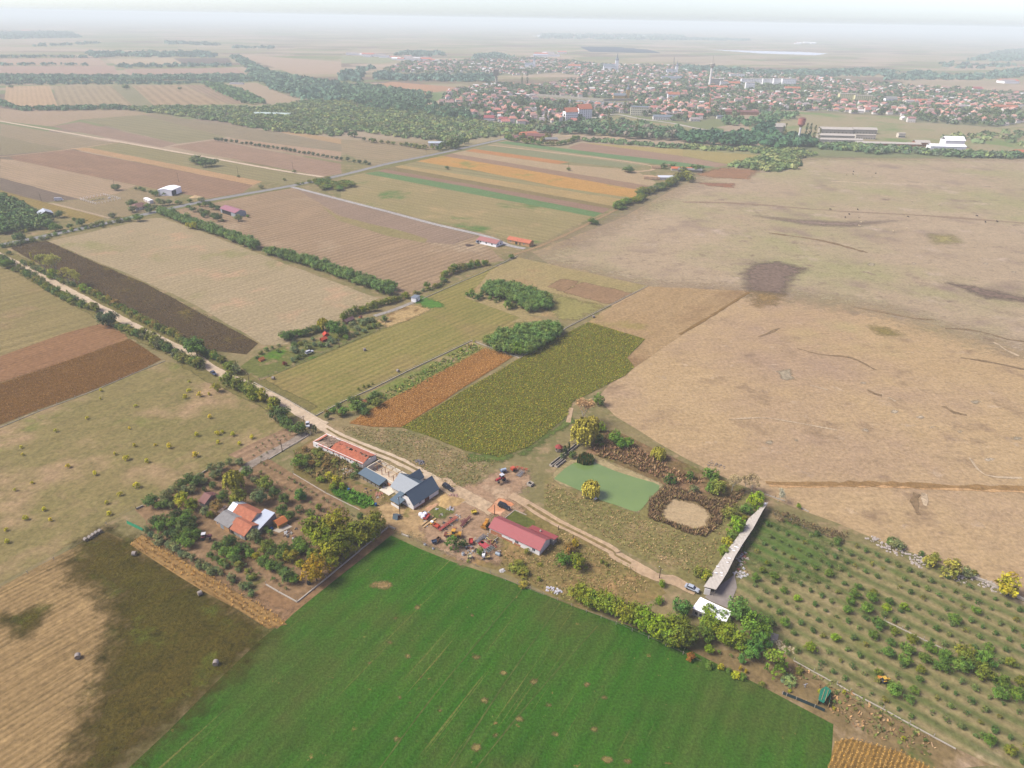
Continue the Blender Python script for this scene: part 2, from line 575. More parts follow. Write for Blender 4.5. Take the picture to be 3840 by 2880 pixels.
F('field','10',[(950,938),(1010,924),(1990,1058),(1960,1075)],(160,146,108),(148,140,100),A2,1)
F('clover_field','10',[(1005,925),(1070,915),(1540,975),(2212,1054),(2212,1082),(1990,1058)],(88,130,76),(98,136,84),A2,3)
F('ploughed_field','10',[(1470,955),(1560,925),(2212,1010),(2212,1056),(1540,976)],(168,134,112),(158,126,104),A2,2,rows=(4,0.2))
F('stubble_field','10',[(1560,925),(2212,968),(2212,1012)],(176,156,90),(168,148,86),A2,2)
F('stubble_field','20',[(0,970),(570,1010),(320,1068),(0,1010)],(170,152,86),(158,146,84),A2,2)
F('ploughed_field','20',[(0,1012),(300,1068),(210,1085),(0,1056)],(166,134,112),(156,126,104),A2,2)
F('clover_field','20',[(0,1054),(215,1083),(100,1095),(0,1082)],(88,130,76),(98,136,84),A2,3)
F('field','20',[(0,930),(850,985),(570,1008),(0,968)],(142,142,92),(150,146,96),A2,1)
F('meadow','20',[(430,755),(700,722),(1420,757),(1480,832),(2260,828),(2260,1000),(1500,975),(900,925),(430,870)],(152,148,104),(170,152,118),A1,1,patch=[(C(126,142,88),.008,.5,.62)])
F('meadow','Q',[(0,870),(350,800),(700,860),(1100,915),(1500,995),(2120,1080),(2212,1180),(1500,1110),(0,1060)],(148,142,102),(164,148,116),A1,1,patch=[(C(120,134,84),.008,.5,.62)])
# brown land by the side road and its windbreak
sheet('ploughed_field',WL('10',[(890,1545),(0,1292),(-330,1214),(-560,1264)])+WL('J',[(1860,372),(1480,440),(1800,560),(2212,740)])+WL('K',[(660,100),(1000,215),(1390,325),(1480,335),(1740,238),(1900,118),(2140,56)])+WL('10',[(1060,1690)]),
  field_mat('ploughed_field',C(176,150,118),C(164,140,110),A1,rows=(6,0.35),patch=[(C(190,168,136),.012,.55,.7)]),1,1)
F('ploughed_field','10',[(-300,1222),(0,1300),(890,1530),(720,1585),(560,1570),(0,1400)],(158,132,112),(150,126,106),A1,2,rows=(5,0.2))
F('meadow','10',[(-130,1335),(-20,1400),(400,1500),(560,1550),(540,1575),(300,1530),(-20,1430)],(134,128,74),(160,138,92),A1,3)
# pale stubble and the dark sunflower strip by the gravel road
F('stubble_field','J',[(420,705),(1300,505),(1400,500),(1700,600),(2212,800),(2733,1000),(3270,1195),(3000,1350),(2620,1500),(2480,1592),(2270,1600),(1700,1260),(1100,980)],(180,162,128),(168,152,116),A1,1,
  patch=[(C(150,146,96),0.012,0.56,0.66),(C(192,162,128),0.03,0.56,0.68)],rows=(5,0.12),jit=1)
SUNF=[(95,765),(150,735),(400,700),(560,770),(1300,1090),(2230,1585),(2130,1680),(1750,1640),(1300,1400),(800,1160)]
F('sunflower_field','J',SUNF,(90,74,54),(106,88,58),A1,2,rows=(2.4,0.5),patch=[(C(138,122,56),0.05,0.57,0.66),(C(70,58,48),0.1,0.55,0.7)])
# left of the gravel road
F('stubble_field','01',[(0,80),(60,75),(330,215),(610,350),(640,440),(420,500),(0,650)],(160,142,98),(142,132,84),A1,1,patch=(C(166,140,106),0.02,0.54,0.7),rows=(9,0.2))
F('ploughed_field','01',[(0,650),(420,500),(640,442),(790,440),(830,540),(380,700),(0,822)],(158,120,84),(148,112,80),A1,2,rows=(3,0.25),patch=(C(176,142,100),0.04,0.6,0.7))
MAIZE_L=[(-40,838),(380,698),(840,538),(1045,672),(870,760),(560,885),(240,1000),(-40,1110)]
F('maize_field','01',MAIZE_L,(136,100,52),(120,86,46),A1,2,rows=(1.6,0.4))
F('meadow','01',[(0,1120),(250,1010),(600,880),(1060,690),(1120,690),(1300,770),(1420,830),(1840,1060),(1830,1120),(1620,1260),(1340,1400),(860,1640),(0,2120),(-120,2150),(-150,1180)],(150,134,90),(130,124,76),A1,1,mid=.2,
  patch=[(C(174,148,112),0.028,0.5,0.66),(C(120,132,60),0.024,0.6,0.72)],streak=.6,across=.16)
# hay meadow behind its kerbed fence
F('hay_meadow','K',[(150,1095),(260,1040),(870,790),(1270,615),(1570,380),(1590,350),(2180,90),(2460,110),(2460,700),(2000,735),(1420,1010),(650,1385)],(144,136,80),(122,122,62),A1,2,rows=(4.2,0.5,C(172,152,94)),patch=[(C(150,130,88),0.012,0.5,0.66)])
F('meadow','11',[(900,180),(960,95),(1150,10),(1985,195),(1460,460),(1200,380),(860,550),(1160,400),(800,270)],(172,152,108),(158,144,96),A1,3,patch=[(C(172,138,100),0.02,0.54,0.66),(C(140,140,80),0.02,0.6,0.7)])
soft_patch('bare_soil',WL('11',[(1340,200),(1420,150),(1540,165),(1450,235)]),field_mat('bare_soil',C(160,132,98),C(148,120,90),A1,soft=True),4,3)
soft_patch('bare_soil',WL('11',[(1440,235),(1560,170),(1880,240),(1740,315)]),field_mat('bare_soil',C(162,132,98),C(150,122,92),A1,soft=True),4,3)
soft_patch('grass_patch',WL('11',[(1330,330),(1380,250),(1700,330),(1560,400),(1430,410)]),field_mat('grass_patch',C(146,142,86),C(158,146,92),A1,soft=True),4,10)
MAIZE=[(50,1085),(170,1010),(930,598),(1110,655),(390,1112),(200,1108)]
F('maize_field','11',MAIZE,(176,126,66),(156,108,56),A1,4,rows=(1.5,0.4))
SOY=[(390,1112),(1140,672),(1600,430),(1740,470),(1970,540),(1850,660),(1900,720),(1840,775),(1500,945),(1470,1035),(1230,1230),(1030,1310),(800,1262),(560,1165)]
F('sunflower_field','11',SOY,(124,126,54),(110,112,48),A1,4)
F('garden_strip','11',[(150,905),(850,553),(930,600),(170,1012),(0,1000),(0,975)],(146,140,84),(116,130,62),A1,3,patch=(C(176,152,116),0.05,0.52,0.64))
# pasture: brown near half, greyish far half
PASTURE=[(1150,545),(1340,472),(1500,385),(1560,366),(1650,350),(1735,341),(2300,345),(2300,1330),(2212,1290),(1640,1065),(1480,990),(1330,900),(1290,860),(1390,742),(1320,660)]
F('pasture','Z',PASTURE,(193,167,126),(183,156,115),rad(8),1,streak=.5,across=.06,big=.006,mid=.13,
  patch=[(C(176,150,122),0.009,0.46,0.66),(C(182,166,118),0.006,0.56,0.7),(C(158,134,104),0.045,0.56,0.7),(C(204,182,152),0.08,0.62,0.74),(C(150,126,100),0.02,0.62,0.7)],fine=.34)
soft_patch('pasture_upper',WL('Z',[(1140,560),(1340,472),(1500,385),(1735,341),(2330,345),(2350,800),(2100,730),(1900,670),(1700,640),(1600,630),(1400,620)]),
  field_mat('pasture_upper',C(187,167,136),C(175,155,126),rad(10),soft=True,streak=.6,across=.05,big=.005,hard=(.1,1.0),mid=.13,
  patch=[(C(168,160,116),0.006,0.46,0.64),(C(152,132,114),0.02,0.54,0.7),(C(198,178,154),0.03,0.58,0.72),(C(146,126,106),0.05,.6,.7)],fine=.34),2,26,4)
F('fallow_field','11',[(1985,197),(2640,228),(2212,510),(1900,722),(1850,660),(1970,540),(1740,470),(1600,430),(1640,395)],(168,140,100),(178,152,112),A1,3,streak=.6,across=.1,patch=[(C(150,122,88),0.016,0.5,0.66),(C(160,144,88),0.014,0.58,0.68)])
burn=field_mat('scorched_grass',C(140,120,104),C(122,104,90),rad(10),soft=True,fine=.6,fscale=.3,hard=(.2,.8))
soft_patch('scorched_grass',WL('21',[(400,110),(480,50),(620,40),(790,85),(700,140),(650,250),(430,225)]),burn,4,8)
soft_patch('scorched_grass',WL('21',[(450,232),(640,255),(600,300),(480,330)]),field_mat('scorched_rim',C(164,138,92),C(150,124,82),soft=True,hard=(.2,.9)),4,8)
soft_patch('scorched_grass',WL('21',[(1740,180),(1900,200),(2212,270),(2250,300),(1960,270)]),burn,4,8)
soft_patch('scorched_grass',WL('20',[(480,1400),(700,1420),(1060,1440),(1380,1430),(1100,1470),(820,1460)]),field_mat('dark_turf',C(152,132,114),C(144,124,108),soft=True,hard=(.2,1.0)),4,9)
soft_patch('scorched_grass',WL('21',[(1220,455),(1330,470),(1410,510),(1290,515)]),field_mat('green_turf',C(158,142,84),C(146,130,78),soft=True,hard=(.2,.9)),4,6)
soft_patch('bare_soil',WL('20',[(90,1130),(260,1090),(480,1105),(420,1160),(200,1150)]),field_mat('red_soil',C(176,132,92),C(140,108,86),soft=True),4,12)
soft_patch('bare_soil',WL('20',[(100,1185),(330,1190),(320,1215),(180,1205)]),field_mat('red_soil',C(170,124,92),C(130,96,80),soft=True),4,8)
soft_patch('bare_soil',WL('21',[(620,750),(690,735),(725,800),(650,795)]),field_mat('pale_scrape',C(206,190,164),C(150,138,110),soft=True,fine=.5),4,3)
soft_patch('grass_patch',WL('20',[(1600,1520),(1750,1525),(1800,1570),(1640,1580)]),field_mat('grass_patch',C(164,152,98),C(168,154,104),soft=True,hard=(.2,1.0)),4,9)
# lucerne, stubble and the standing crop, bottom of the view
LUC=[(235,1700),(560,1385),(845,1157),(905,1185),(1140,1270),(1480,1400),(1640,1480),(1800,1565),(1790,1720)]
F('lucerne_field','Z',LUC,(54,106,26),(74,116,38),A4,3,streak=.5,across=.12,big=.02,fine=.5,fscale=1.3,bump=.8,mid=.2,
  rows=(7,0.15,C(120,118,66)),lines=(C(150,136,80),.64),patch=[(C(158,136,84),0.5,0.66,0.74),(C(88,98,46),0.018,0.46,0.68),(C(42,94,26),0.014,0.55,0.7),(C(160,132,82),0.13,0.67,0.72)])
for k,(x,y,r)in enumerate([(350,690,9),(310,845,14),(490,620,13),(845,675,10),(430,930,10),(180,985,9),(870,940,16),(1050,1045,14),(1250,1100,14),(1590,1120,12),(1700,1200,16),(930,1220,14),(1340,1255,17),(640,1290,12),(380,1200,10),(1150,1345,18),(1000,1450,10),(1380,1445,16),(870,1530,18),(360,1470,12),(1720,1605,20),(1850,1615,18),(520,1070,10),(1640,1410,14)]):
    soft_patch('bare_soil',WL('12',[(x-r*1.3,y),(x-r*.3,y-r*.9),(x+r*1.2,y-r*.5),(x+r*1.5,y+r*.4),(x,y+r*.9)]),bpy.data.materials['lucerne_gap']if k else field_mat('lucerne_gap',C(152,132,84),C(116,114,62),A4,soft=True,fine=.5),5,1.2,.6)
for q in ([(230,1690),(640,1140),(1190,480)],[(690,1690),(1040,1140),(1420,590)],[(850,1690),(1290,1150),(1660,740)]):
    ribbon('wheel_track',WL('12',q),.4,bpy.data.materials.get('wheel_track')or field_mat('wheel_track',C(112,116,60),C(66,96,40),A4,soft=True,fine=.5),4,wob=.5)
soft_patch('bare_soil',WL('12',[(205,475),(270,450),(325,470),(300,500),(230,500)]),field_mat('bare_patch',C(164,136,92),C(120,112,66),soft=True,fine=.5),5,2)
F('stubble_field','02',[(-300,640),(0,490),(560,190),(670,130),(700,130),(860,210),(1710,760),(1500,960),(400,1900),(-400,1900)],(178,150,104),(156,130,90),A3,2,rows=(2.0,0.6,C(126,106,68)),lines=(C(120,100,64),.56),streak=.6,across=.5,patch=(C(194,164,112),0.07,0.55,0.7))
crop=field_mat('standing_millet',C(96,82,36),C(84,82,32),A3,soft=True,fine=.6,fscale=1.0,bump=1.0,mid=.2,hard=(.15,.8),patch=[(C(98,104,40),0.07,0.54,0.66),(C(66,62,28),0.16,0.54,0.7)])
soft_patch('standing_millet',WL('02',[(670,135),(870,205),(1745,772),(1540,1000),(740,1672),(430,1740),(560,1400),(640,1200),(740,800),(740,590),(660,480),(470,420),(520,230)]),crop,4,9,kind='structure')
soft_patch('standing_millet',WL('02',[(-20,690),(120,680),(230,620),(300,630),(260,700),(170,790),(90,800),(110,720),(-20,725)]),crop,4,4)
MAIZE_S=[(840,210),(920,150),(1810,680),(1860,730),(1740,760)]
F('maize_strip','02',MAIZE_S,(172,140,88),(160,126,78),ang_of('02',860,210,1720,745),4,rows=(1.6,0.3))
soft_patch('bare_soil',WL('02',[(930,145),(1000,110),(1300,330),(1720,590),(1880,640),(1840,720),(1780,680)]),field_mat('bare_soil',C(164,132,100),C(150,120,88),A3,soft=True),3,3)
MAIZE_R=[(985,1490),(1090,1470),(1420,1560),(1640,1680),(900,1720),(950,1640)]
F('maize_field','22',MAIZE_R,(160,128,72),(130,104,60),ang_of('22',1010,1500,940,1659),3)

# ------------------------------------------------------------------ orchard, farmsteads, waste ground
RA=ang_of('22',540,260,1200,590)
ORCH=[(500,60),(640,70),(1000,180),(1200,200),(1560,350),(1840,440),(2300,620),(2300,1700),(2000,1640),(950,1130),(580,860),(560,720),(330,500),(420,380),(420,230)]
F('orchard_ground','22',ORCH,(162,146,106),(146,136,92),RA,2,streak=.6,across=.3,rows=(5.6,0.72,C(90,110,54)),mid=.2,patch=[(C(120,122,68),0.03,0.58,0.7),(C(178,158,126),0.09,0.58,0.7)])
soft_patch('grass_patch',WL('22',[(480,60),(700,80),(900,200),(1000,330),(800,420),(440,330),(430,230)]),field_mat('grass_patch',C(78,112,46),C(98,118,58),RA,soft=True,rows=(5.4,0.4,C(160,140,104))),4,14)
F('waste_ground','22',[(600,880),(950,1130),(2000,1640),(1640,1680),(1420,1560),(1090,1470),(985,1490),(960,1380),(640,1200),(300,1080),(0,960),(0,880),(240,900)],(146,124,88),(126,112,72),RA,2,patch=[(C(180,156,126),0.06,0.54,0.68),(C(104,116,58),0.05,0.58,0.68)])
F('farm_meadow','F',[(0,640),(430,420),(1180,680),(1480,1200),(1960,760),(2100,800),(1600,1659),(1420,1659),(0,930)],(146,134,86),(126,122,72),A1,2,streak=.3,across=.3,patch=[(C(172,146,108),0.05,0.53,0.68),(C(112,124,62),0.04,0.58,0.7)],fine=.5)
F('farm_meadow','C',[(880,40),(2212,740),(2600,950),(2900,1260),(2300,1560),(1700,1450),(1100,1130),(700,960),(0,790),(0,700),(760,620),(900,300)],(150,130,84),(124,116,66),A1,2,streak=.3,across=.3,patch=[(C(176,142,96),0.05,0.52,0.66),(C(104,116,52),0.035,0.58,0.7)],fine=.5)
F('orchard_soil','D',[(20,660),(860,210),(1000,130),(1400,60),(1560,100),(1700,-30),(1760,0),(2700,560),(2900,900),(2300,1900),(1700,1700),(1240,1659),(820,1659),(180,960),(160,800)],(160,130,98),(146,120,88),A1,2,patch=[(C(176,146,112),0.05,0.54,0.68),(C(120,112,66),0.05,0.6,0.7)],rows=(5,.2))
F('orchard_soil','01',[(1480,1290),(1840,1120),(1960,1150),(1620,1345)],(176,144,114),(162,134,104),A1,3,rows=(4,.25))
F('orchard_soil','E',[(340,1090),(740,1310),(1920,340),(2000,400),(1860,520),(700,1450),(480,1659),(0,1300)],(156,122,88),(140,112,80),A1,3,patch=(C(176,148,106),0.06,0.54,0.68))
F('waste_ground','A',[(250,300),(20,440),(0,750),(900,1260),(1160,1400),(1700,1250),(1200,1000),(700,800)],(132,116,72),(118,108,62),A1,3,patch=[(C(164,132,98),0.06,0.53,0.67),(C(94,112,48),0.05,0.58,0.68)])
soft_patch('yard_soil',WL('A',[(1080,1130),(1360,1120),(1560,1230),(1900,1000),(2060,980),(2260,1120),(2500,1500),(2300,1659),(1750,1640),(1480,1560),(1160,1400)]),field_mat('yard_soil',C(190,164,118),C(176,146,106),soft=True,patch=[(C(136,126,74),0.09,0.57,0.66)]),4,5)
soft_patch('yard_soil',WL('B',[(950,170),(1240,140),(1420,60),(1560,-40),(1900,-60),(1960,120),(1760,300),(1900,480),(1640,560),(1480,520),(1400,720),(1440,900),(1560,900),(1560,1120),(1100,1130),(860,1000),(620,880),(560,700),(1000,420)]),field_mat('yard_earth',C(178,148,118),C(162,134,106),soft=True,patch=[(C(196,170,138),0.07,0.53,0.68),(C(128,116,70),0.08,0.6,0.7)]),4,5)
soft_patch('brick_rubble',WL('B',[(1390,470),(1570,305),(1755,385),(1640,470),(1570,535)]),field_mat('brick_rubble',C(226,158,116),C(208,138,98),soft=True,fine=.3,patch=(C(226,186,150),0.1,0.5,0.7)),6,1.0,.8)
F('lawn','C',[(805,295),(935,190),(1200,330),(1190,400),(1040,400)],(92,104,50),(110,112,58),A1,5)
soft_patch('grass_patch',WL('A',[(480,950),(640,930),(1000,1060),(1060,1190),(900,1190),(560,1040)]),field_mat('lush_grass',C(70,118,34),C(90,124,44),soft=True,bump=.9),5,2.5)
soft_patch('grass_patch',WL('A',[(1780,1240),(1900,1170),(2060,1240),(1960,1330),(1820,1330)]),field_mat('lush_grass',C(96,116,52),C(130,124,72),soft=True),6,3)
soft_patch('grass_patch',WL('11',[(560,280),(520,262),(490,300),(580,340),(660,330),(640,300)]),field_mat('lush_grass',C(78,130,50),C(100,134,62),soft=True),6,6)
soft_patch('grass_patch',WL('11',[(800,1290),(1180,1290),(1480,1040),(1500,1080),(1240,1240),(1040,1330),(850,1330)]),field_mat('lush_grass',C(92,116,54),C(110,118,62),soft=True),5,4)
soft_patch('bare_soil',WL('K',[(1180,560),(1480,420),(1650,460),(1440,560),(1270,615)]),field_mat('pale_soil',C(196,170,120),C(176,150,104),soft=True,patch=(C(136,110,72),0.08,0.52,0.62)),5,3)
F('garden','K',[(0,960),(120,870),(380,780),(700,700),(1170,520),(1260,620),(870,785),(400,985),(170,1080)],(126,124,70),(108,116,60),A1,4,patch=[(C(166,140,108),0.08,0.52,0.64),(C(92,128,46),0.05,0.58,0.66)])
# ponds, banks and reed ground
F('reed_ground','F',[(380,400),(560,150),(700,140),(1100,330),(1600,560),(2000,720),(1780,1040),(1600,1200),(1020,1000),(1040,800),(1200,690),(1150,660),(480,380)],(132,104,76),(120,110,66),A1,3,patch=[(C(156,124,94),0.08,0.5,0.64),(C(112,116,60),0.06,0.56,0.68)],fine=.5)
soft_patch('pond_bank',WL('F',[(90,560),(260,440),(480,400),(700,490),(1170,670),(1060,800),(910,965),(700,870),(90,640)]),field_mat('pond_bank',C(196,176,136),C(150,138,92),soft=True),5,2)
def water_mat():
    t=NT('green_water')
    n=t.noise(t.coords(),0.08,4)
    b=t.mix(t.ramp(n,0.3,0.7),C(132,156,88),C(120,146,84))
    b=t.mix(t.ramp(t.noise(t.coords(),0.02,2),0.5,0.75),b,C(142,166,92))
    return t.shade(b,0.08,0.5,(t.noise(t.coords(),1.6,3),0.04,0.1))
sheet('pond_water',smooth_line(WL('F',[(100,625),(140,580),(290,470),(470,445),(520,470),(700,545),(900,610),(1140,690),(1050,810),(990,890),(910,948),(700,880),(560,835),(330,730),(200,670),(100,625)]),3)[:-1],water_mat(),6,.25,2)
soft_patch('dry_pond_bed',WL('F',[(1160,980),(1200,900),(1290,830),(1480,860),(1560,920),(1640,980),(1600,1085),(1470,1110),(1330,1070),(1210,1020)]),field_mat('dry_pond_bed',C(198,176,136),C(180,156,120),soft=True,fine=.3,fscale=1.2),6,2,1)
# ------------------------------------------------------------------ roads and tracks
def road_mat(name,c1,c2,**kw):
    return field_mat(name,C(*c1),C(*c2),A1,soft=True,**kw)
gravel=road_mat('gravel',(222,202,174),(206,184,154),fine=.2,big=.05)
asphalt=road_mat('asphalt',(158,156,154),(146,144,142),fine=.15)
track=road_mat('track_earth',(206,180,146),(188,160,126),fine=.25)
ribbon('verge',WL('00',[(-300,1650),(0,1592),(600,1468),(1000,1378),(1330,1306),(1880,1208),(2212,1138),(2512,1078),(3112,938),(3252,905)]),15,road_mat('verge',(134,128,82),(120,120,72)),4,step=12)
ribbon('paved_road',WL('00',[(-300,1650),(0,1590),(600,1466),(1000,1376),(1330,1304),(1880,1206),(2212,1136),(2512,1062),(2812,1002),(3112,936),(3252,904),(3412,863),(3520,845)]),8.2,asphalt,6,step=10,wob=.02)
ribbon('verge',WL('01',[(-250,-150),(10,5),(190,88),(400,203),(640,333),(830,438),(1050,548),(1250,648),(1400,748),(1600,838),(1800,938),(1960,1028)]),17,road_mat('verge',(138,126,80),(122,116,68)),3,step=8)
ribbon('gravel_road',WL('01',[(-250,-150),(0,-2),(190,85),(400,200),(640,330),(830,435),(1050,545),(1250,645),(1400,745),(1600,835),(1800,935),(1960,1025),(2100,1098)]),5.6,gravel,6,step=6,wob=.12)
trk=WL('01',[(1960,1025)])+WL('A',[(400,155),(600,268),(800,350),(1000,438),(1300,555),(1600,702),(1780,800),(1900,875),(2060,985),(2212,1085)])+WL('B',[(1180,310),(1420,440)])
ribbon('gravel_road',trk,4.6,gravel,6,wob=.1)
ribbon('verge',WL('A',[(430,165),(600,266),(800,348),(1000,436),(1300,553),(1600,700),(1680,745)]),1.1,road_mat('verge',(146,126,88),(130,118,76)),7,wob=.3)
ribbon('gravel_road',WL('B',[(800,60),(900,160),(1150,290),(1400,420),(1500,480)]),6.5,road_mat('gravel',(206,182,148),(190,164,132)),6)
ftr=WL('C',[(880,-10),(1060,85),(1200,175),(1500,355),(1800,500),(2212,718)])+WL('F',[(700,1370),(860,1460),(1100,1590)])+WL('H',[(200,190),(330,250),(520,345)])
ribbon('farm_track',ftr,4.4,track,6)
ribbon('verge',WL('C',[(1100,115),(1200,178),(1500,358),(1800,503),(2212,721)])+WL('F',[(700,1373),(860,1462)]),1.0,road_mat('verge',(150,128,88),(132,118,74)),7,wob=.4)
ribbon('farm_track',WL('00',[(-100,768),(0,785),(700,907),(1300,1012),(1800,1102),(2090,1147)]),6,road_mat('gravel',(216,196,170),(206,184,156)),6,step=12,wob=.03)
ribbon('farm_track',WL('10',[(-320,1212),(0,1295),(300,1372),(600,1452),(900,1522),(1000,1552),(1080,1590),(1190,1612)]),5,road_mat('grey_gravel',(190,186,180),(176,170,164)),6,step=8,wob=.05)
ribbon('farm_track',WL('10',[(950,940),(1300,980),(1700,1028),(1960,1065),(2030,1085),(2000,1105),(1900,1112)]),5,track,6,step=10)
ribbon('farm_track',WL('00',[(0,1018),(440,970),(780,922)]),3,track,6,step=10)
ribbon('farm_track',WL('00',[(320,1316),(500,1360),(710,1415)]),3,road_mat('gravel',(190,170,140),(176,156,128)),6,step=8)
ribbon('driveway',WL('01',[(1985,1150),(1880,1215),(1740,1290),(1620,1355),(1580,1400)]),4.6,road_mat('old_asphalt',(168,154,138),(152,140,126)),6)
ribbon('farm_track',WL('11',[(1230,1590),(1470,1080),(1490,985)][1:]),2,track,5)
ribbon('farm_track',WL('10',[(1120,1650),(1300,1590),(1500,1500),(1640,1430),(1800,1350)]),3.5,road_mat('track',(176,146,112),(150,128,92)),5,step=8,wob=.3)
ribbon('farm_track',WL('20',[(0,1310),(300,1315),(600,1335),(1000,1368),(1600,1400),(2250,1450)]),5,road_mat('turf_track',(150,128,104),(164,142,116)),5,step=20,wob=.5)
ribbon('ditch',WL('21',[(540,1470),(700,1478),(960,1480),(1300,1478),(1700,1495),(2250,1508)]),3,road_mat('ditch',(164,132,88),(150,120,80),patch=(C(116,92,60),.08,.58,.66)),5,wob=.5)
ribbon('ditch',WL('21',[(560,1490),(960,1492),(1300,1490),(1700,1510),(2250,1525)]),2.2,road_mat('pale_bank',(206,170,122),(194,156,110)),5,wob=.5)
for c,q,w,m in [('21',[(1090,328),(1330,372),(1500,405),(1640,415)],2.2,'d'),('21',[(1700,470),(1850,478),(1990,505),(2100,540),(2250,558)],2.6,'d'),('21',[(490,525),(560,500),(625,468)],1.8,'d'),('21',[(1200,868),(1240,892),(1290,905)],1.6,'d'),('21',[(1690,975),(1760,1015),(1840,1032)],2.0,'d'),('21',[(2015,560),(2055,580),(2085,605),(2180,650)],1.8,'l'),('21',[(1335,918),(1380,942)],1.6,'l'),('21',[(825,838),(940,868)],1.2,'l'),('21',[(300,1060),(520,1050),(700,1075),(1000,1130)],1.0,'l'),('21',[(1860,1310),(1960,1420),(2200,1440)],1.0,'l'),('21',[(1520,1540),(1500,1600),(1530,1680)],2.4,'d'),('21',[(1565,1540),(1570,1620)],2.0,'l'),('21',[(740,600),(900,640),(1090,660),(1250,740)],1.6,'d'),('20',[(960,1175),(1300,1190),(1640,1195)],4,'l'),('20',[(560,1510),(900,1560),(1200,1640)],4,'d'),('21',[(1800,660),(2000,690),(2230,740)],1.8,'d')]:
    k='animal_path' if m=='d' else 'pale_path'
    ribbon('animal_path',WL(c,q),w,bpy.data.materials.get(k)or road_mat(k,*(((152,128,96),(138,116,88))if m=='d' else ((210,190,158),(200,178,146))),hard=(.5,2.4)),5,wob=.6)
for x,y,r in [(1170,825,8),(1900,945,30),(1960,50,10),(2150,105,12),(1500,48,10),(1180,1130,16),(1620,1110,14),(1800,1140,16),(2160,1185,22),(1370,1010,18),(1540,1045,14),(560,1210,14),(740,1190,14),(1980,1320,20),(1220,55,24)]:
    soft_patch('pale_scrape',WL('21',[(x-r,y),(x-r*.2,y-r*.4),(x+r,y-r*.2),(x+r*.6,y+r*.4),(x-r*.4,y+r*.3)]),bpy.data.materials['pale_scrape'],5,2.5,1)
ribbon('field_path',WL('21',[(-20,510),(200,380),(430,235)]),2,road_mat('path',(150,120,78),(136,110,70)),6,wob=.4)
ribbon('town_road',WL('Q',[(0,860),(350,790),(700,850),(1100,905),(1500,985),(2120,1065)]),8,road_mat('gravel',(206,196,184),(190,182,170)),6,step=20)
ribbon('farm_track',WL('10',[(1440,885),(1600,875),(1860,905)]),10,track,6,step=14)
ribbon('gravel_path',WL('K',[(1160,520),(1320,470),(1500,400)]),3.4,road_mat('grey_gravel',(176,170,160),(166,158,146)),6)
sheet('concrete_yard',WL('G',[(490,1450),(560,1400),(880,1160),(910,1330),(800,1600),(560,1500)]),plain('worn_asphalt',C(158,148,138),.95,.12,.6),6,.2)
sheet('concrete_yard',WL('H',[(1470,870),(1590,900),(1580,960),(1500,1030)]),plain('worn_asphalt',C(158,150,142),.95,.12,.6),6,.2)
# far water and the solar farm ground
sheet('lake_water',WL('20',[(180,322),(400,328),(760,336),(945,347),(860,358),(500,346)]),plain('far_water',C(214,222,226),.2,.02,.01,.5),3,0)
# ------------------------------------------------------------------ haze
def haze():
    t=NT('haze')
    v=t.n('VolumePrincipled')
    v.inputs['Color'].default_value=(0.865,0.96,0.90,1)
    v.inputs['Density'].default_value=HAZE_D
    v.inputs['Anisotropy'].default_value=0.0
    t.l(v.outputs[0],t.out.inputs['Volume'])
    mb=MB()
    mb.box(-31000,-31000,-1.0,31000,31000,182,0)
    mb.build('haze',t.mat,kind='stuff')
HAZE_D=1.6e-4
haze()
# ------------------------------------------------------------------ plants: shared crown meshes, one object per plant
LEAF=leaf_mat('leaves')
BARK=plain('bark',C(112,96,78),.95,.3,3)
BARK_PALE=plain('pale_bark',C(196,188,170),.9,.2,3)

def rand_dirs(n,zlo=-1.0):
    z=RNG.uniform(zlo,1,n)
    a=RNG.uniform(0,2*math.pi,n)
    r=np.sqrt(1-z*z)
    return np.stack([r*np.cos(a),r*np.sin(a),z],1)

def leaf_quads(P,N,size,aspect=0.75):
    """one quad per point P with normal near N"""
    n=len(P)
    N=N+RNG.normal(0,0.55,(n,3))
    N/=np.linalg.norm(N,axis=1,keepdims=True)+1e-9
    T=np.cross(N,rand_dirs(n))
    T/=np.linalg.norm(T,axis=1,keepdims=True)+1e-9
    B=np.cross(N,T)
    s=(size*RNG.uniform(0.65,1.35,n))[:,None]
    T,B=T*s*0.5,B*s*0.5*aspect
    return np.stack([P-T-B*0.6,P+T-B,P+T*0.7+B,P-T+B*0.8],1)

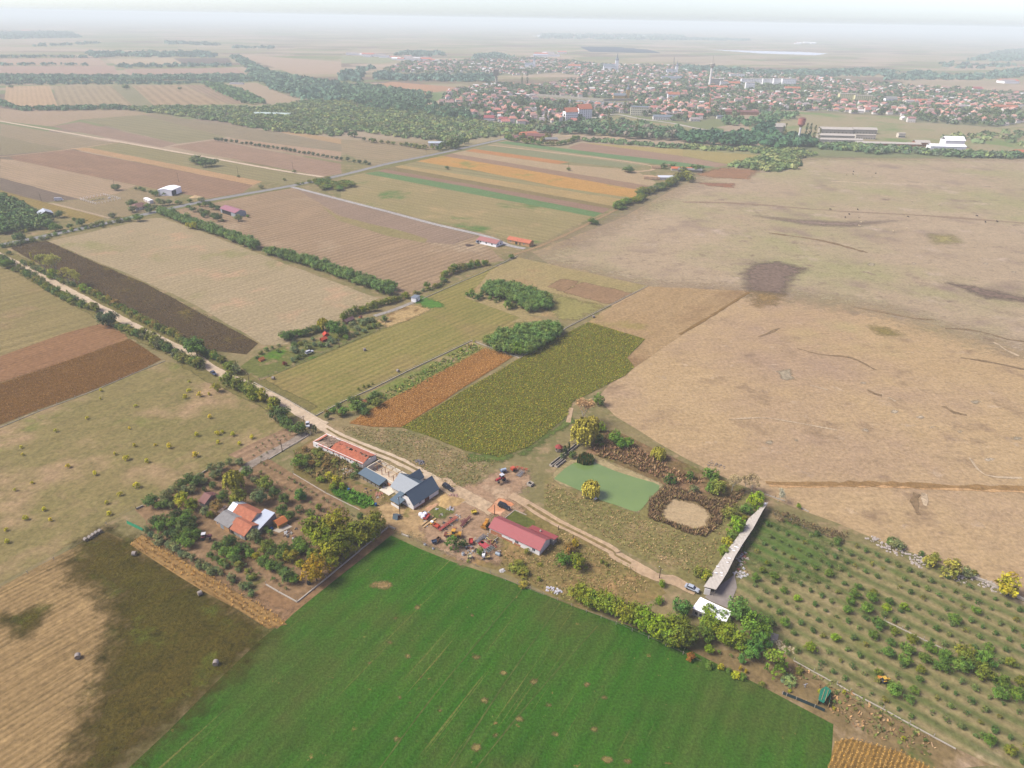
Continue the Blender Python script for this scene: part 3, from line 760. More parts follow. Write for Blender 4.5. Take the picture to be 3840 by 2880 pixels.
def crown_pts(kind,nclump,per):
    """clump centres and leaves of a crown about 1 wide; returns P, N, tint"""
    if kind in ('broad','bush','sparse'):
        zl={'broad':-0.75,'bush':-0.15,'sparse':-0.3}[kind]
        D=rand_dirs(nclump,zl)
        lob=rand_dirs(8,-0.3)
        bump=np.max(np.clip(D@lob.T,0,1)**3,axis=1)
        R=0.23+0.25*bump+RNG.uniform(-0.07,0.05,nclump)
        k=RNG.random(nclump)<0.22
        R[k]*=RNG.uniform(0.3,0.75,k.sum())
        sq=np.array([1,1,{'broad':0.92,'bush':1.35,'sparse':1.2}[kind]])
        Cn=D*R[:,None]*sq
        cr=RNG.uniform(.06,.12,(nclump,1)).repeat(per,0)if kind!='sparse' else 0.085
    elif kind=='poplar':
        h=RNG.random(nclump)
        a=RNG.uniform(0,2*math.pi,nclump)
        r=0.42*np.sin(np.pi*np.clip(h*0.9+0.1,0,1))**0.6*RNG.uniform(0.4,1,nclump)
        Cn=np.stack([r*np.cos(a),r*np.sin(a),(h-0.5)*4.4],1)
        cr=0.14
        D=Cn*np.array([1,1,0.15])
    P=np.repeat(Cn,per,0)+RNG.normal(0,cr*0.62,(nclump*per,3))
    if kind!='poplar':P*=0.5/np.percentile(np.hypot(P[:,0],P[:,1]),93)
    N=np.repeat(D,per,0)+np.array([0,0,0.45])
    t=np.repeat(RNG.uniform(0.58,1.36,nclump),per)*RNG.uniform(0.72,1.28,nclump*per)
    hue=np.repeat(RNG.normal(0,0.09,nclump),per)
    tint=np.stack([t*(1+hue),t,t*(1-hue*0.6)],1)
    return P,N,np.clip(tint,0.3,2)

def tube_quads(p,q,r0,r1,n=5):
    p,q=np.array(p,float),np.array(q,float)
    d=(q-p)/np.linalg.norm(q-p)
    a=np.cross(d,[0.3,0.9,0.2]);a/=np.linalg.norm(a)
    b=np.cross(d,a)
    out=[]
    for i in range(n):
        t0,t1=2*math.pi*i/n,2*math.pi*(i+1)/n
        u0,u1=a*math.cos(t0)+b*math.sin(t0),a*math.cos(t1)+b*math.sin(t1)
        out.append([p+u0*r0,p+u1*r0,q+u1*r1,q+u0*r1])
    return np.array(out)

def limb_quads(h0,spread,top,nl,r):
    """trunk with a few tapering limbs"""
    Q=[tube_quads((0,0,0),(0,0,h0),r,r*0.75)]
    for i in range(nl):
        a=2*math.pi*(i+random.random()*0.6)/nl
        e=(math.cos(a)*spread*random.uniform(.6,1),math.sin(a)*spread*random.uniform(.6,1),top*random.uniform(.75,1))
        m=(e[0]*.4,e[1]*.4,h0+(top-h0)*.5)
        Q.append(tube_quads((0,0,h0*0.85),m,r*0.6,r*0.4,4))
        Q.append(tube_quads(m,e,r*0.4,r*0.12,4))
    return np.concatenate(Q)

CROWN,TRUNK,WHOLE={},{},{}
def make_species():
    spec={  # kind, clumps, leaves, leaf size, crown centre height (in widths), trunk height, trunk radius
        'broad':(5,'broad',70,26,0.064,0.56,0.3,0.035),
        'bush':(4,'bush',44,20,0.085,0.34,0.2,0.02),
        'sapling':(4,'sparse',20,13,0.10,0.42,0.3,0.02),
        'poplar':(3,'poplar',60,14,0.15,2.6,0.8,0.06),
        'far':(4,'bush',30,9,0.17,0.4,0.1,0.03),
    }
    for sp,(nv,kind,nc,per,ls,cz,th,tr)in spec.items():
        CROWN[sp],TRUNK[sp],WHOLE[sp]=[],[],[]
        for k in range(nv):
            P,N,tint=crown_pts(kind,nc,per)
            P=P+np.array([0,0,cz])
            P[:,2]=np.maximum(P[:,2],0.03)
            V=leaf_quads(P,N,ls)
            tq=limb_quads(th,0.22 if sp!='poplar' else 0.12,cz*1.15,5 if sp!='far' else 2,tr)
            CROWN[sp].append(quads('crown',V,LEAF,tint))
            TRUNK[sp].append(quads('trunk',tq,BARK))
            me=quads(sp,np.concatenate([V,tq]),[LEAF,BARK],np.concatenate([tint,np.full((len(tq),3),.5)]))
            me.polygons.foreach_set('material_index',np.r_[np.zeros(len(V),np.int32),np.ones(len(tq),np.int32)])
            WHOLE[sp].append(me)
    # weeping willow: strands that hang from a dome
    CROWN['willow'],TRUNK['willow'],WHOLE['willow']=[],[],[]
    for k in range(2):
        nS=150
        D=rand_dirs(nS,0.0)
        top=D*np.array([0.40,0.40,0.36])*RNG.uniform(0.75,1.08,nS)[:,None]+np.array([0,0,0.62])
        L=RNG.uniform(0.25,0.52,nS)*(0.5+0.6*np.linalg.norm(D[:,:2],axis=1))
        m=16
        f=np.tile(np.linspace(0,1,m),nS)
        T=np.repeat(top,m,0)
        out=np.repeat(D[:,:2],m,0)*(0.10*f-0.07*f*f)[:,None]
        P=T+np.concatenate([out,(-np.repeat(L,m)*f**1.2)[:,None]],1)+RNG.normal(0,0.013,(nS*m,3))
        P[:,2]=np.maximum(P[:,2],0.05)
        N=np.repeat(D,m,0)*np.array([1,1,.4])+np.array([0,0,.25])
        t=np.repeat(RNG.uniform(.7,1.25,nS),m)*RNG.uniform(.8,1.2,nS*m)
        V=leaf_quads(P,N,0.055,1.2)
        tint=np.stack([t,t,t*.9],1)
        tq=limb_quads(.3,.25,.7,6,.035)
        CROWN['willow'].append(quads('crown',V,LEAF,tint));TRUNK['willow'].append(quads('trunk',tq,BARK))
        WHOLE['willow'].append(CROWN['willow'][-1])
    # bare or thin tree: forked branches with a few leaves
    CROWN['bare'],TRUNK['bare'],WHOLE['bare']=[],[],[]
    for k in range(3):
        Q,tips=[tube_quads((0,0,0),(0,0,.5),.03,.022)],[]
        def grow(p,d,L,r,lev):
            q=p+d*L
            Q.append(tube_quads(p,q,r,r*.6,4))
            tips.append(q)
            if lev<3:
                for _ in range(3):
                    nd=d+rand_dirs(1)[0]*0.55+np.array([0,0,.15]);nd/=np.linalg.norm(nd)
                    grow(q,nd,L*.68,r*.6,lev+1)
        for _ in range(5):
            d=rand_dirs(1,.3)[0]+np.array([0,0,.9]);d/=np.linalg.norm(d)
            grow(np.array([0,0,random.uniform(.25,.5)]),d,.36,.017,0)
        T=np.array(tips)
        P=np.repeat(T,7,0)+RNG.normal(0,.05,(len(T)*7,3))
        t=RNG.uniform(.7,1.3,len(P))
        CROWN['bare'].append(quads('crown',leaf_quads(P,np.zeros_like(P)+[0,0,.3],.05),LEAF,np.stack([t,t,t],1)))
        TRUNK['bare'].append(quads('trunk',np.concatenate(Q),BARK_PALE))
        WHOLE['bare'].append(TRUNK['bare'][-1])
make_species()
CZ={'broad':.56,'bush':.34,'sapling':.42,'poplar':2.6,'far':.4,'willow':.5,'bare':.9}

LEAFC={'dark':(88,110,52),'green':(98,126,48),'olive':(110,122,24),'gold':(160,138,28),'willow':(168,164,76),'yellowgreen':(158,158,40),
         'grey':(116,124,82),'locust':(112,138,74),'bright':(122,146,32),'brown':(140,114,66),'deep':(70,88,44),'hedge':(118,122,50),'rust':(158,100,44),'conifer':(58,76,40)}

def plant(name,sp,pos,width,colr,label,cat='tree',group=None,parts=False,tall=1.0,var=0.16):
    """one tree or bush at a ground point, crown WIDTH metres wide"""
    c=LEAFC[colr]if isinstance(colr,str)else colr
    v=random.uniform(1-var,1+var)
    col=C(c[0],c[1],c[2]*.9,1.6*v)
    col=(min(.9,col[0]*random.uniform(.92,1.1)),col[1],col[2]*random.uniform(.85,1.1),1)
    k=random.randrange(len(CROWN[sp]))
    s=(width*random.uniform(.94,1.06),width*random.uniform(.94,1.06),width*tall)
    rz=random.uniform(0,6.28)
    if parts:
        t=thing(name,pos,rz,label,cat,group)
        t.scale=s
        for nm,me in (('crown',CROWN[sp][k]),('trunk',TRUNK[sp][k])):
            o=bpy.data.objects.new(nm,me)
            o.color=col
            link(o,t)
        return t
    o=bpy.data.objects.new(name,WHOLE[sp][k])
    link(o,None,label,cat,group)
    o.location,o.scale,o.color,o.rotation_euler=pos,s,col,(0,0,rz)
    return o

def at_crown(c,x,y,width,sp,tall=1.0):
    """ground point of a plant whose crown centre shows at the photo point"""
    p=W(c,x,y,CZ[sp]*width*tall)
    return (p.x,p.y,0.05)

def plants(c,pts,name,sp,colr,label,cat='tree',group=None,parts=False,tall=1.0):
    """pts: crown centre and crown width as they show in the crop"""
    for x,y,d in pts:
        w=d*MPP(c,x,y)
        plant(name,sp,at_crown(c,x,y,w,sp,tall),w,random.choice(colr)if isinstance(colr,list)else colr,label,cat,group,parts,tall)

def along(pts,spacing,jit=1.0):
    L=smooth_line(pts,spacing)
    return [Vector((p.x+random.uniform(-jit,jit),p.y+random.uniform(-jit,jit),.05))for p in L]

def hedge_line(c,pts,spacing,wid,name,sp,cols,label,cat,group,jit=1.0,tall=1.0,skip=0.0):
    for p in along(WL(c,pts),spacing,jit):
        if random.random()<skip:continue
        plant(name,sp,tuple(p),random.uniform(*wid),random.choice(cols),label,cat,group,False,tall*random.uniform(.85,1.2))

# ---- old farmstead in the walled orchard
g1='fruit trees around the old farmstead'
plants('D',[(225,540,180),(330,600,110),(420,580,120),(280,800,160),(390,790,150),(350,880,160),(480,830,150),(560,730,170),(700,720,150),(660,800,170),(760,800,130),(620,880,180),(740,900,150),(480,960,150),
  (560,980,150),(690,980,170),(810,980,140),(640,1050,140),(720,1090,140),(560,1040,120)],'fruit_tree','broad',['dark','dark','deep','green'],'dark green fruit tree in the dense clump left of the tile roofed farmhouse','fruit tree',g1,True,.95)
plants('D',[(420,470,150),(540,400,150),(620,330,150),(720,260,160),(800,290,150),(850,240,130),(910,290,100),(660,400,130),(760,390,120),(400,560,110),(500,600,100),(1010,120,120),(1120,100,120),(1050,210,130),(1230,40,100),(1370,40,110),(1100,180,110),(470,500,100)],
  'fruit_tree','broad',['grey','grey','dark'],'grey green fruit tree in the belt along the meadow fence behind the farmstead','fruit tree',g1,True,.95)
plants('D',[(1070,1140,140),(1200,1080,180),(1280,1060,150),(1380,1160,150),(1470,1150,130),(1290,1230,180),(1180,1200,150),(1330,1310,150),(1500,1230,130),(1000,1250,100),(1080,1300,100),(1150,1340,110),(1700,1310,150),(1780,1370,140)],
  'fruit_tree','broad',['dark','dark','green'],'dark green fruit tree in the clump between the farmhouse and the maize strip','fruit tree',g1,True,.95)
for x,y,d,sp,cl,lb in [(610,530,190,'broad','yellowgreen','yellow green tree among grey fruit trees left of the red brown cottage'),(760,590,170,'broad','olive','olive tree standing just left of the red brown cottage'),
  (1030,345,105,'broad','dark','small round fruit tree on bare soil between cottage and willow'),(1290,290,300,'willow',(142,142,52),'large weeping willow towering over the farmstead yard'),
  (1170,480,150,'broad','dark','dark green tree at the foot of the large weeping willow'),(1340,510,230,'broad',(104,112,38),'broad olive walnut tree in front of the large weeping willow'),(1460,180,165,'broad','dark','dark round tree behind and right of the large willow'),
  (1570,270,100,'broad','grey','small grey tree right of the large willow'),(1700,320,195,'broad',(110,126,46),'yellowish green tree standing in the dug orchard behind the barns'),(1620,485,215,'broad',(92,110,76),'round grey green tree behind the silver roofed barn'),
  (1820,430,145,'broad','dark','dark fruit tree right of the round grey green tree'),(1960,520,150,'broad','dark','leaning fruit tree on bare soil behind the ochre hut'),(1920,660,155,'broad','dark','dark tree just behind the ochre hut'),(2020,730,125,'broad','dark','dark tree at the right gable of the ochre hut'),
  (920,680,130,'broad','grey','grey green tree in front of the red brown cottage'),(1000,720,100,'broad','olive','small yellow olive tree at the corner of the grey roofed shed'),(1070,610,160,'broad','brown','brownish withered tree between cottage and grey roofed shed'),
  (1560,990,160,'broad','grey','grey green tree against the gable of the front tiled barn'),(1620,1060,95,'broad','dark','small dark tree at the gable of the front tiled barn'),(1720,920,85,'bush','dark','dark bush below the silver metal roof'),(1780,970,85,'bush','dark','dark bush beside the blue tarpaulin and ochre hut'),(1590,1260,100,'broad','yellowgreen','small yellow green tree between two dark fruit tree clumps'),
  (2160,490,150,'bush',(70,112,52),'low wide green bush among saplings in the dug orchard')]:
    w=d*MPP('D',x,y)
    plant({'willow':'willow_tree','bush':'bush'}.get(sp,'farm_tree'),sp,at_crown('D',x,y,w,sp),w,cl,lb,'tree' if sp!='bush' else 'bush',None,sp!='bush')
plants('D',[(920,410,62)],'conifer','bush','conifer','tiny dark conifer behind the red brown cottage','conifer',None,False,1.2)
hedge_line('D',[(190,960),(330,1060),(520,1170),(700,1290),(860,1390),(1020,1490)],2.4,(2.6,3.8),'shrub','bush',['grey','grey',(88,108,84)],'grey green shrub in the row beside the yellowed maize strip','shrub','shrub row beside the maize strip',.7,.8)
hedge_line('D',[(1060,1480),(1240,1560),(1420,1650),(1560,1750)],2.3,(2.2,3.4),'shrub','bush',['grey',(96,114,70)],'pale green shrub near the end of the shrub row beside the stubble','shrub','shrub row beside the maize strip',1.2,.8)
hedge_line('D',[(1180,1400),(1330,1440),(1460,1500),(1560,1580)],2.6,(2.2,3.4),'shrub','bush',[(106,120,72),'hedge'],'pale green shrub near the end of the shrub row beside the stubble','shrub','shrub row beside the maize strip',1.2,.8)
g2='walnut trees by the concrete fence'
for (x,y,d,cl),lb in zip([(950,330,280,'olive'),(1060,470,280,'olive'),(1230,260,290,(130,128,26)),(1300,560,300,'olive'),(1620,390,300,(114,118,26)),(1740,270,230,(110,112,36)),(1440,380,240,(116,122,26)),(1150,680,280,(122,126,26)),(970,880,300,'gold')],
  ['olive walnut tree nearest the ochre hut in the big walnut clump','olive walnut tree in the middle of the big walnut clump','golden topped walnut tree at the back of the big walnut clump','olive walnut tree leaning over the concrete fence mid clump','yellowing walnut tree by the fence near the small hutch','darkest walnut tree at the clump end next to the building yard','yellow olive walnut tree in the centre of the walnut clump','bright olive walnut tree beside the golden walnut by the fence','golden orange walnut tree at the fence corner end of the clump']):
    w=1.16*d*MPP('E',x,y)
    plant('walnut_tree','broad',at_crown('E',x,y,w,'broad'),w,cl,lb,'walnut tree',g2,True,1.0)
plants('E',[(360,570,170),(440,640,170),(560,600,170),(520,700,150),(300,620,120)],'fruit_tree','broad',[(112,122,44),(98,116,48)],'yellowish green fruit tree in the clump left of the walnuts','fruit tree',g1,True)
plants('E',[(800,590,160),(760,520,150),(690,620,130),(920,680,150),(740,640,120)],'fruit_tree','broad',['green',(96,128,62)],'fresh green tree tucked between the walnuts and the fruit trees','fruit tree',g1,True)
plants('E',[(660,700,180),(620,650,110)],'fruit_tree','broad',[(132,124,40)],'yellowing fruit tree in front of the walnut clump','fruit tree',g1,True)
plants('E',[(780,810,115)],'fruit_tree','broad','yellowgreen','small yellow green tree left of the golden walnut','fruit tree',g1,True)
plants('E',[(300,780,140),(400,830,150),(500,840,135),(620,960,200),(690,1000,140),(560,920,140)],'fruit_tree','broad',['dark','green'],'dark green fruit tree in the row facing the fence corner','fruit tree',g1,True,.9)
plants('E',[(420,1010,70),(515,1080,48),(595,1130,52),(240,935,44),(145,875,48),(60,830,60)],'sapling','sapling',['grey','dark'],'small sapling on bare soil near the concrete fence corner','sapling','orchard saplings',False)
g3='orchard saplings'
plants('A',[(20,855,44),(90,890,46),(155,935,46),(240,980,42),(295,1018,38),(385,1070,52),(450,1105,52),(525,1150,50),(600,1185,48),(685,1250,46),(760,1280,44),(220,1125,54),(390,1230,42),(450,1272,44),(70,1210,110)],'sapling','sapling',['grey','dark','grey'],'grey green sapling in the rows of the dug orchard strip','sapling',g3)
plants('D',[(1660,45,40),(1705,70,46),(1835,155,42),(1905,190,40),(1650,185,60),(2025,255,56),(2090,295,48),(2165,335,46),(1970,380,38),(2025,410,42),(1860,310,26),(1775,120,26),(2150,650,100)],'sapling','sapling',['grey','dark'],'grey green sapling in the rows of the dug orchard strip','sapling',g3)
plants('A',[(325,1175,95),(220,1262,120),(860,1300,95)],'farm_tree','broad',['dark',(106,118,44)],'round young tree between saplings behind the walnut clump','tree','round young trees behind the walnuts',True)
plants('A',[(90,1035,160)],'bush','bush','green','wide dark green bush among the saplings facing the ruined longhouse','bush')
plants('01',[(x,y,16)for x,y in [(1640,1290),(1680,1262),(1720,1238),(1760,1215),(1800,1190),(1840,1168),(1690,1300),(1730,1275),(1770,1250),(1660,1240),(1700,1215),(1740,1195),(1780,1170),(1810,1215),(1850,1190),(1880,1160)]],'sapling','sapling',['grey'],'tiny sapling in the soil strip above the asphalt driveway','sapling','tiny saplings above the driveway')
# ---- ruined longhouse garden
plants('A',[(80,590,200)],'bush','broad','green','big round green bush in weeds below the ruined longhouse','bush',None,True,.8)
plants('A',[(560,860,140),(470,790,110),(360,830,100),(520,920,100),(640,920,90)],'bush','bush',['yellowgreen','bright','olive'],'yellow green bush in the tangle beside the slate lean-to yard','bush','yellow green bushes beside the lean-to yard')
plants('A',[(800,660,100),(830,740,80),(770,790,80)],'bush','bush',['green','dark'],'green bush growing against the gable end of the roofless shell','bush','bushes against the shell gable')
plants('A',[(280,470,110),(360,520,120),(450,560,120),(530,600,100),(180,530,100),(230,620,110),(330,620,110),(420,640,100),(560,560,90),(150,430,90),(350,430,80)],'weed_bush','bush',['hedge','brown',(112,116,52),'brown'],'brownish green weed bush below the ruined longhouse wall','bush','weed bushes below the longhouse',False,.6)
plants('A',[(280,180,60)],'conifer','bush','conifer','dark upright conifer beside the driveway gate','conifer',None,False,1.9)
plants('A',[(60,150,200),(-80,110,160)],'roadside_tree','broad','dark','dark green tree behind the white car by the gate','tree','dark trees behind the white car',True,.8)
# ---- machinery yard bushes
plants('B',[(962,905,170)],'bush','bush',(84,112,44),'large round green bush beside the yellow loader','bush',None,False,1.15)
plants('B',[(1095,905,105)],'bush','bush','dark','dark bush at the foot of the thin yard pole','bush',None,False,1.1)
plants('B',[(1315,1015,105)],'bush','bush',(92,110,44),'green bush between the red flatbed and the fence','bush',None,False,1.2)
plants('C',[(1565,845,190)],'bush','bush',(84,122,36),'dense bright green bush right of the red roofed house','bush',None,False,.95)
plants('C',[(1755,870,220)],'bush','bush','olive','olive yellow bush next to the dense bright green bush','bush',None,False,.95)
plants('C',[(1640,700,170)],'bush','bush','brown','brownish bush behind the bright green bush','bush')
plants('C',[(1720,630,110)],'bush','bush','gold','orange tinted bush near the track behind the red house','bush')
plants('C',[(1090,725,80),(2060,850,60),(2120,885,60),(330,850,45),(1250,1080,60)],'bush','bush',['bright','hedge'],'small bright green bush in dry grass around the red roofed house','bush','small bushes around the red house')
plants('C',[(950,930,200),(1040,990,180),(1000,880,150),(1040,1150,130),(1260,890,70)],'weed_bush','bush',[(130,124,50),'hedge'],'sprawling olive weed bush in dry grass below the red roofed house','bush','sprawling weeds below the red house',False,.45)
# ---- tree row along the lucerne and clump at the white flat roof
g4='ash trees in the row above the lucerne field'
hedge_line('12',[(1545,585),(1640,625),(1740,665),(1850,715),(1960,765),(2060,815),(2160,860)],3.3,(6.2,7.6),'ash_tree','broad',[(124,142,40),(108,132,38),(136,144,42),(112,128,38),'bright'],'yellow green ash tree in the row above the lucerne field','ash tree',g4,.5,1.15)
for x,y,d,sp,cl,lb in [(2195,785,150,'broad',(104,116,36),'dark olive tree ending the yellow green row by the white roof'),(2160,735,140,'broad',(116,130,38),'green tree just before the white roofed building corner')]:
    w=d*MPP('12',x,y);plant('ash_tree',sp,at_crown('12',x,y,w,sp),w,cl,lb,'ash tree',g4,True,1.0)
for x,y,d,sp,cl,lb in [(340,530,240,'broad',(84,122,60),'blue green tree at the left corner of the white flat roof'),(690,600,190,'broad',(120,142,42),'bright green tree in front of the white flat roof'),(700,730,260,'broad',(116,140,42),'yellow green tree below the white flat roof'),(880,650,160,'broad','locust','pale grey green tree covering the right part of the white roof'),
  (1090,560,300,'broad',(88,124,54),'large green tree at the right end of the white flat roof'),(900,860,300,'broad',(132,144,38),'large yellowish tree in the middle of the clump by the asphalt'),(1060,960,260,'broad',(122,140,38),'yellow green tree at the front of the clump'),(1290,800,340,'broad',(102,132,46),'largest green tree in the clump beside the asphalt patch'),(1240,1090,240,'broad',(88,124,52),'green tree at the lower front of the clump'),
  (1370,960,240,'broad',(84,122,50),'green tree at the right edge of the clump'),(640,880,230,'broad',(96,122,44),'green tree between the olive row and the yellowish tree'),(1440,750,190,'bush','dark','low dark green bush behind the largest green tree'),(380,900,290,'broad',(98,104,34),'dark olive tree at the end of the ash row'),(340,760,240,'broad',(112,126,38),'olive tree behind the dark end of the ash row')]:
    w=d*MPP('H',x,y);plant('clump_tree' if sp!='bush' else 'bush',sp,at_crown('H',x,y,w,sp),w,cl,lb,'tree',None,sp!='bush',1.0)
plants('H',[(1550,1280,290)],'bush','bush',(104,124,38),'perfectly round green bush beside the vegetable plot','bush',None,False,1.1)
plants('H',[(445,1195,120)],'bush','bush','rust','rust brown bush at the edge of the lucerne field','bush')
plants('H',[(695,1085,110)],'farm_tree','broad','bright','slim bright green young tree on bare ground below the clump','tree',None,False,1.3)
plants('H',[(1115,1235,105)],'farm_tree','bush',(84,122,60),'narrow green young tree below the clump','tree',None,False,1.4)
plants('H',[(690,1300,120),(840,1330,100),(940,1370,90),(1040,1440,120),(1130,1450,110),(1370,1545,90),(1850,1370,110)],'weed_bush','bush',['hedge','green','yellowgreen'],'low green bush on bare ground along the lucerne edge','bush','low bushes along the lucerne edge',False,.7)
plants('H',[(1090,1345,48),(1165,1380,50)],'thuja','bush','gold','small golden upright shrub on bare ground below the clump','shrub','golden upright shrubs',False,1.5)
plants('H',[(815,1120,60),(975,1175,50),(1690,1125,90)],'sapling','sapling',['grey','green'],'small grey green sapling below the tree clump','sapling','saplings below the clump')
plants('H',[(660,150,160)],'bush','bush',(146,150,40),'yellow green bush at the near end of the long barn roof','bush')
plants('H',[(75,240,100),(50,460,110),(15,470,80),(550,110,140)],'bush','bush',['bright','green','hedge'],'green bush in dry grass near the parked silver car','bush','bushes near the silver car')
# ---- bushes along the long barn
for x,y,d,cl,lb in [(2075,870,160,'bright','bright green bush highest along the long barn roof'),(2005,935,120,'green','darker green bush below the highest bright bush at the barn'),(1895,1115,180,(120,148,36),'biggest bright green bush touching the middle of the long barn'),(1850,1205,100,'green','dark green bush under the biggest bright bush'),(1815,1260,110,'yellowgreen','yellow green bush by the lower half of the long barn'),
  (1765,1350,110,(120,138,40),'tall green bush by the patched part of the barn roof'),(1850,970,150,'hedge','grey green bush between dry reeds and the long barn'),(2130,800,90,'green','green bush at the far end of the long barn'),(1975,1010,60,'yellowgreen','small yellow bush between two bushes along the barn')]:
    w=d*MPP('F',x,y);plant('bush','bush',at_crown('F',x,y,w,'bush'),w,cl,lb,'bush',None,False,1.05)
# ---- pond side
for x,y,d,sp,cl,lb,tall in [(400,150,270,'willow','willow','large yellow weeping willow above the green pond',1.0),(465,720,200,'willow',(176,168,76),'yellow weeping willow on the near bank of the green pond',.85),(1130,370,160,'willow',(170,164,70),'small pale willow on the bank beyond the pond',.8),(480,70,150,'willow',(176,166,80),'pale willow behind the large yellow willow',1.0)]:
    w=d*MPP('F',x,y);plant('willow_tree',sp,at_crown('F',x,y,w,sp,tall),w,cl,lb,'willow',None,True,tall)
plants('F',[(700,210,140),(760,260,110),(830,260,100)],'bush','broad',[(92,130,52),(100,136,46)],'fresh green bush beyond the pond right of the large willow','bush','fresh green bushes beyond the pond')
plants('F',[(575,125,85)],'bush','bush','bright','bright green bush tucked behind the large yellow willow','bush',None,False,1.3)
plants('F',[(540,250,110),(280,390,80),(180,400,60),(1255,640,110),(1440,600,90),(1480,730,90)],'bush','bush',['dark','grey'],'dark scrub bush in the brown reeds around the ponds','bush','dark scrub around the ponds')
plants('F',[(1620,580,100),(1690,590,100),(1660,680,110),(1710,740,150),(1640,720,90),(1760,700,90)],'bush','bush',['green','green','hedge'],'green bush in the thicket by bare trees at the pasture edge','bush','thicket by the bare trees')
plants('F',[(205,335,36),(218,360,34),(245,310,34)],'conifer','bush','conifer','dark columnar conifer between the red pavilion and the troughs','conifer','columnar conifers by the pavilion',False,2.6)
plants('F',[(1875,640,130),(2070,640,130),(2000,640,90)],'bare_tree','bare',(180,160,130),'leafless pale tree at the pasture edge above the dry pond','tree','bare trees at the pasture edge',True,1.1)
plants('11',[(1570,990,125)],'bare_tree','bare',(190,150,110),'leafless reddish grey tree between sunflowers and pasture','tree',None,True,1.0)
plants('11',[(1665,945,70)],'bush','bush','green','single dark bush at the pasture edge beside the leafless tree','bush',None,False,1.1)
plants('21',[(630,1540,60)],'bare_tree','bare',(190,180,160),'white dead tree above dark scrub at the barn end','tree',None,True,1.2)
plants('21',[(750,1625,30)],'bush','bush','bright','lone bright yellow green shrub at the pasture fence','shrub',None,False,1.5)
# ---- roadside bushes on the gravel road
gL,gR='bushes on the meadow side of the gravel road','bushes on the sunflower side of the gravel road'
lbL,lbR='roadside bush in the scrub belt on the meadow side of the gravel road','roadside bush in the scrub belt on the dark sunflower side of the gravel road'
hc=['hedge','hedge',(86,108,48),'dark',(120,120,56),(110,112,80),'olive']
hedge_line('01',[(5,25),(80,60)],3.0,(4,6),'roadside_bush','bush',['dark','grey'],lbL,'bush',gL,1,.9)
hedge_line('01',[(120,95),(220,150),(330,225),(430,280),(520,325),(640,360)],2.4,(3.8,5.8),'roadside_bush','bush',hc,lbL,'bush',gL,1.4,.9)
hedge_line('01',[(785,470),(850,500),(900,530)],2.6,(4,6),'roadside_bush','bush',['dark','hedge'],lbL,'bush',gL,1.2,.9)
hedge_line('01',[(920,520),(1000,570),(1100,625),(1200,680),(1290,725)],2.2,(4.2,6.4),'roadside_bush','bush',hc+['hedge',(128,132,44)],lbL,'bush',gL,1.6,.9)
hedge_line('01',[(1470,830),(1560,870),(1650,915),(1740,965),(1800,1000)],2.0,(4.4,6.6),'roadside_bush','bush',[(136,132,44),'olive','hedge',(104,116,42)],lbL,'bush',gL,1.8,1.0)
hedge_line('01',[(140,45),(250,95),(370,155),(480,200)],3.0,(3.4,5),'roadside_bush','bush',['hedge','grey','dark'],lbR,'bush',gR,1.2,.8)
hedge_line('01',[(520,215),(620,265),(760,340),(900,410),(1040,485),(1170,545)],2.2,(3.6,5.2),'roadside_bush','bush',['hedge',(108,118,46),(130,122,56),'green',(140,116,60)],lbR,'bush',gR,1.2,.85)
hedge_line('01',[(1180,560),(1300,630),(1440,690)],2.2,(3.6,5.2),'roadside_bush','bush',['hedge','dark','green'],lbR,'bush',gR,1.2,.9)
for x,y,d,sp,cl,lb,tall in [(695,400,125,'broad',(70,86,50),'big dark round tree standing alone on the gravel road side',.8),(1265,585,140,'broad',(82,114,48),'big round green tree by the gravel road next to the sunflowers',.9),(1490,715,85,'broad',(116,136,48),'light green roadside tree near the garden gate',.9),(1535,745,70,'bush','grey','small grey green bush by the garden corner',.9),
  (235,155,46,'bush','gold','golden yellow bush among dark roadside scrub',.9),(705,285,36,'bush','gold','small golden upright bush on the sunflower side',1.5),(1400,850,60,'broad',(146,148,52),'pale yellow green young tree at the meadow edge',1.0),(1815,1020,130,'broad',(78,100,48),'dark round tree ending the roadside hedge',.8),(1855,1080,70,'bush','dark','small dark bush after the end of the roadside hedge',.8),
  (345,125,70,'bush','bright','bright green bush under the thin poplars',.9),(545,220,60,'bush','bright','bright green bush at the start of the roadside belt',.9)]:
    w=d*MPP('01',x,y);plant('roadside_tree' if sp=='broad' else 'roadside_bush',sp,at_crown('01',x,y,w,sp,tall),w,cl,lb,'tree' if sp=='broad' else 'bush',None,sp=='broad',tall)
for x,y,hpx,lb in [(230,45,95,'short dense yellowish poplar first in the roadside group'),(300,60,130,'thin pale poplar left in the roadside group'),(335,70,120,'thin pale poplar behind the bright bush'),(375,65,140,'tall thin pale poplar in the roadside group'),(450,140,120,'thin pale poplar in the second roadside group'),(490,150,115,'thin pale poplar in the second group nearer the farm'),(520,160,100,'last thin pale poplar of the roadside group')]:
    s=hpx*MPP('01',x,y)*1.15
    p=W('01',x,y+hpx*.42)
    plant('poplar','poplar' if hpx==95 else 'bare',(p.x,p.y,.05),s/4.9 if hpx==95 else s/2.0,(164,158,60)if hpx==95 else (176,172,88),lb,'poplar','pale poplars on the gravel road',True,1.0 if hpx==95 else 1.25)
# leaves for the thin poplars
for x,y,hpx in [(300,60,130),(335,70,120),(375,65,140),(450,140,120),(490,150,115),(520,160,100)]:
    s=hpx*MPP('01',x,y)*1.05
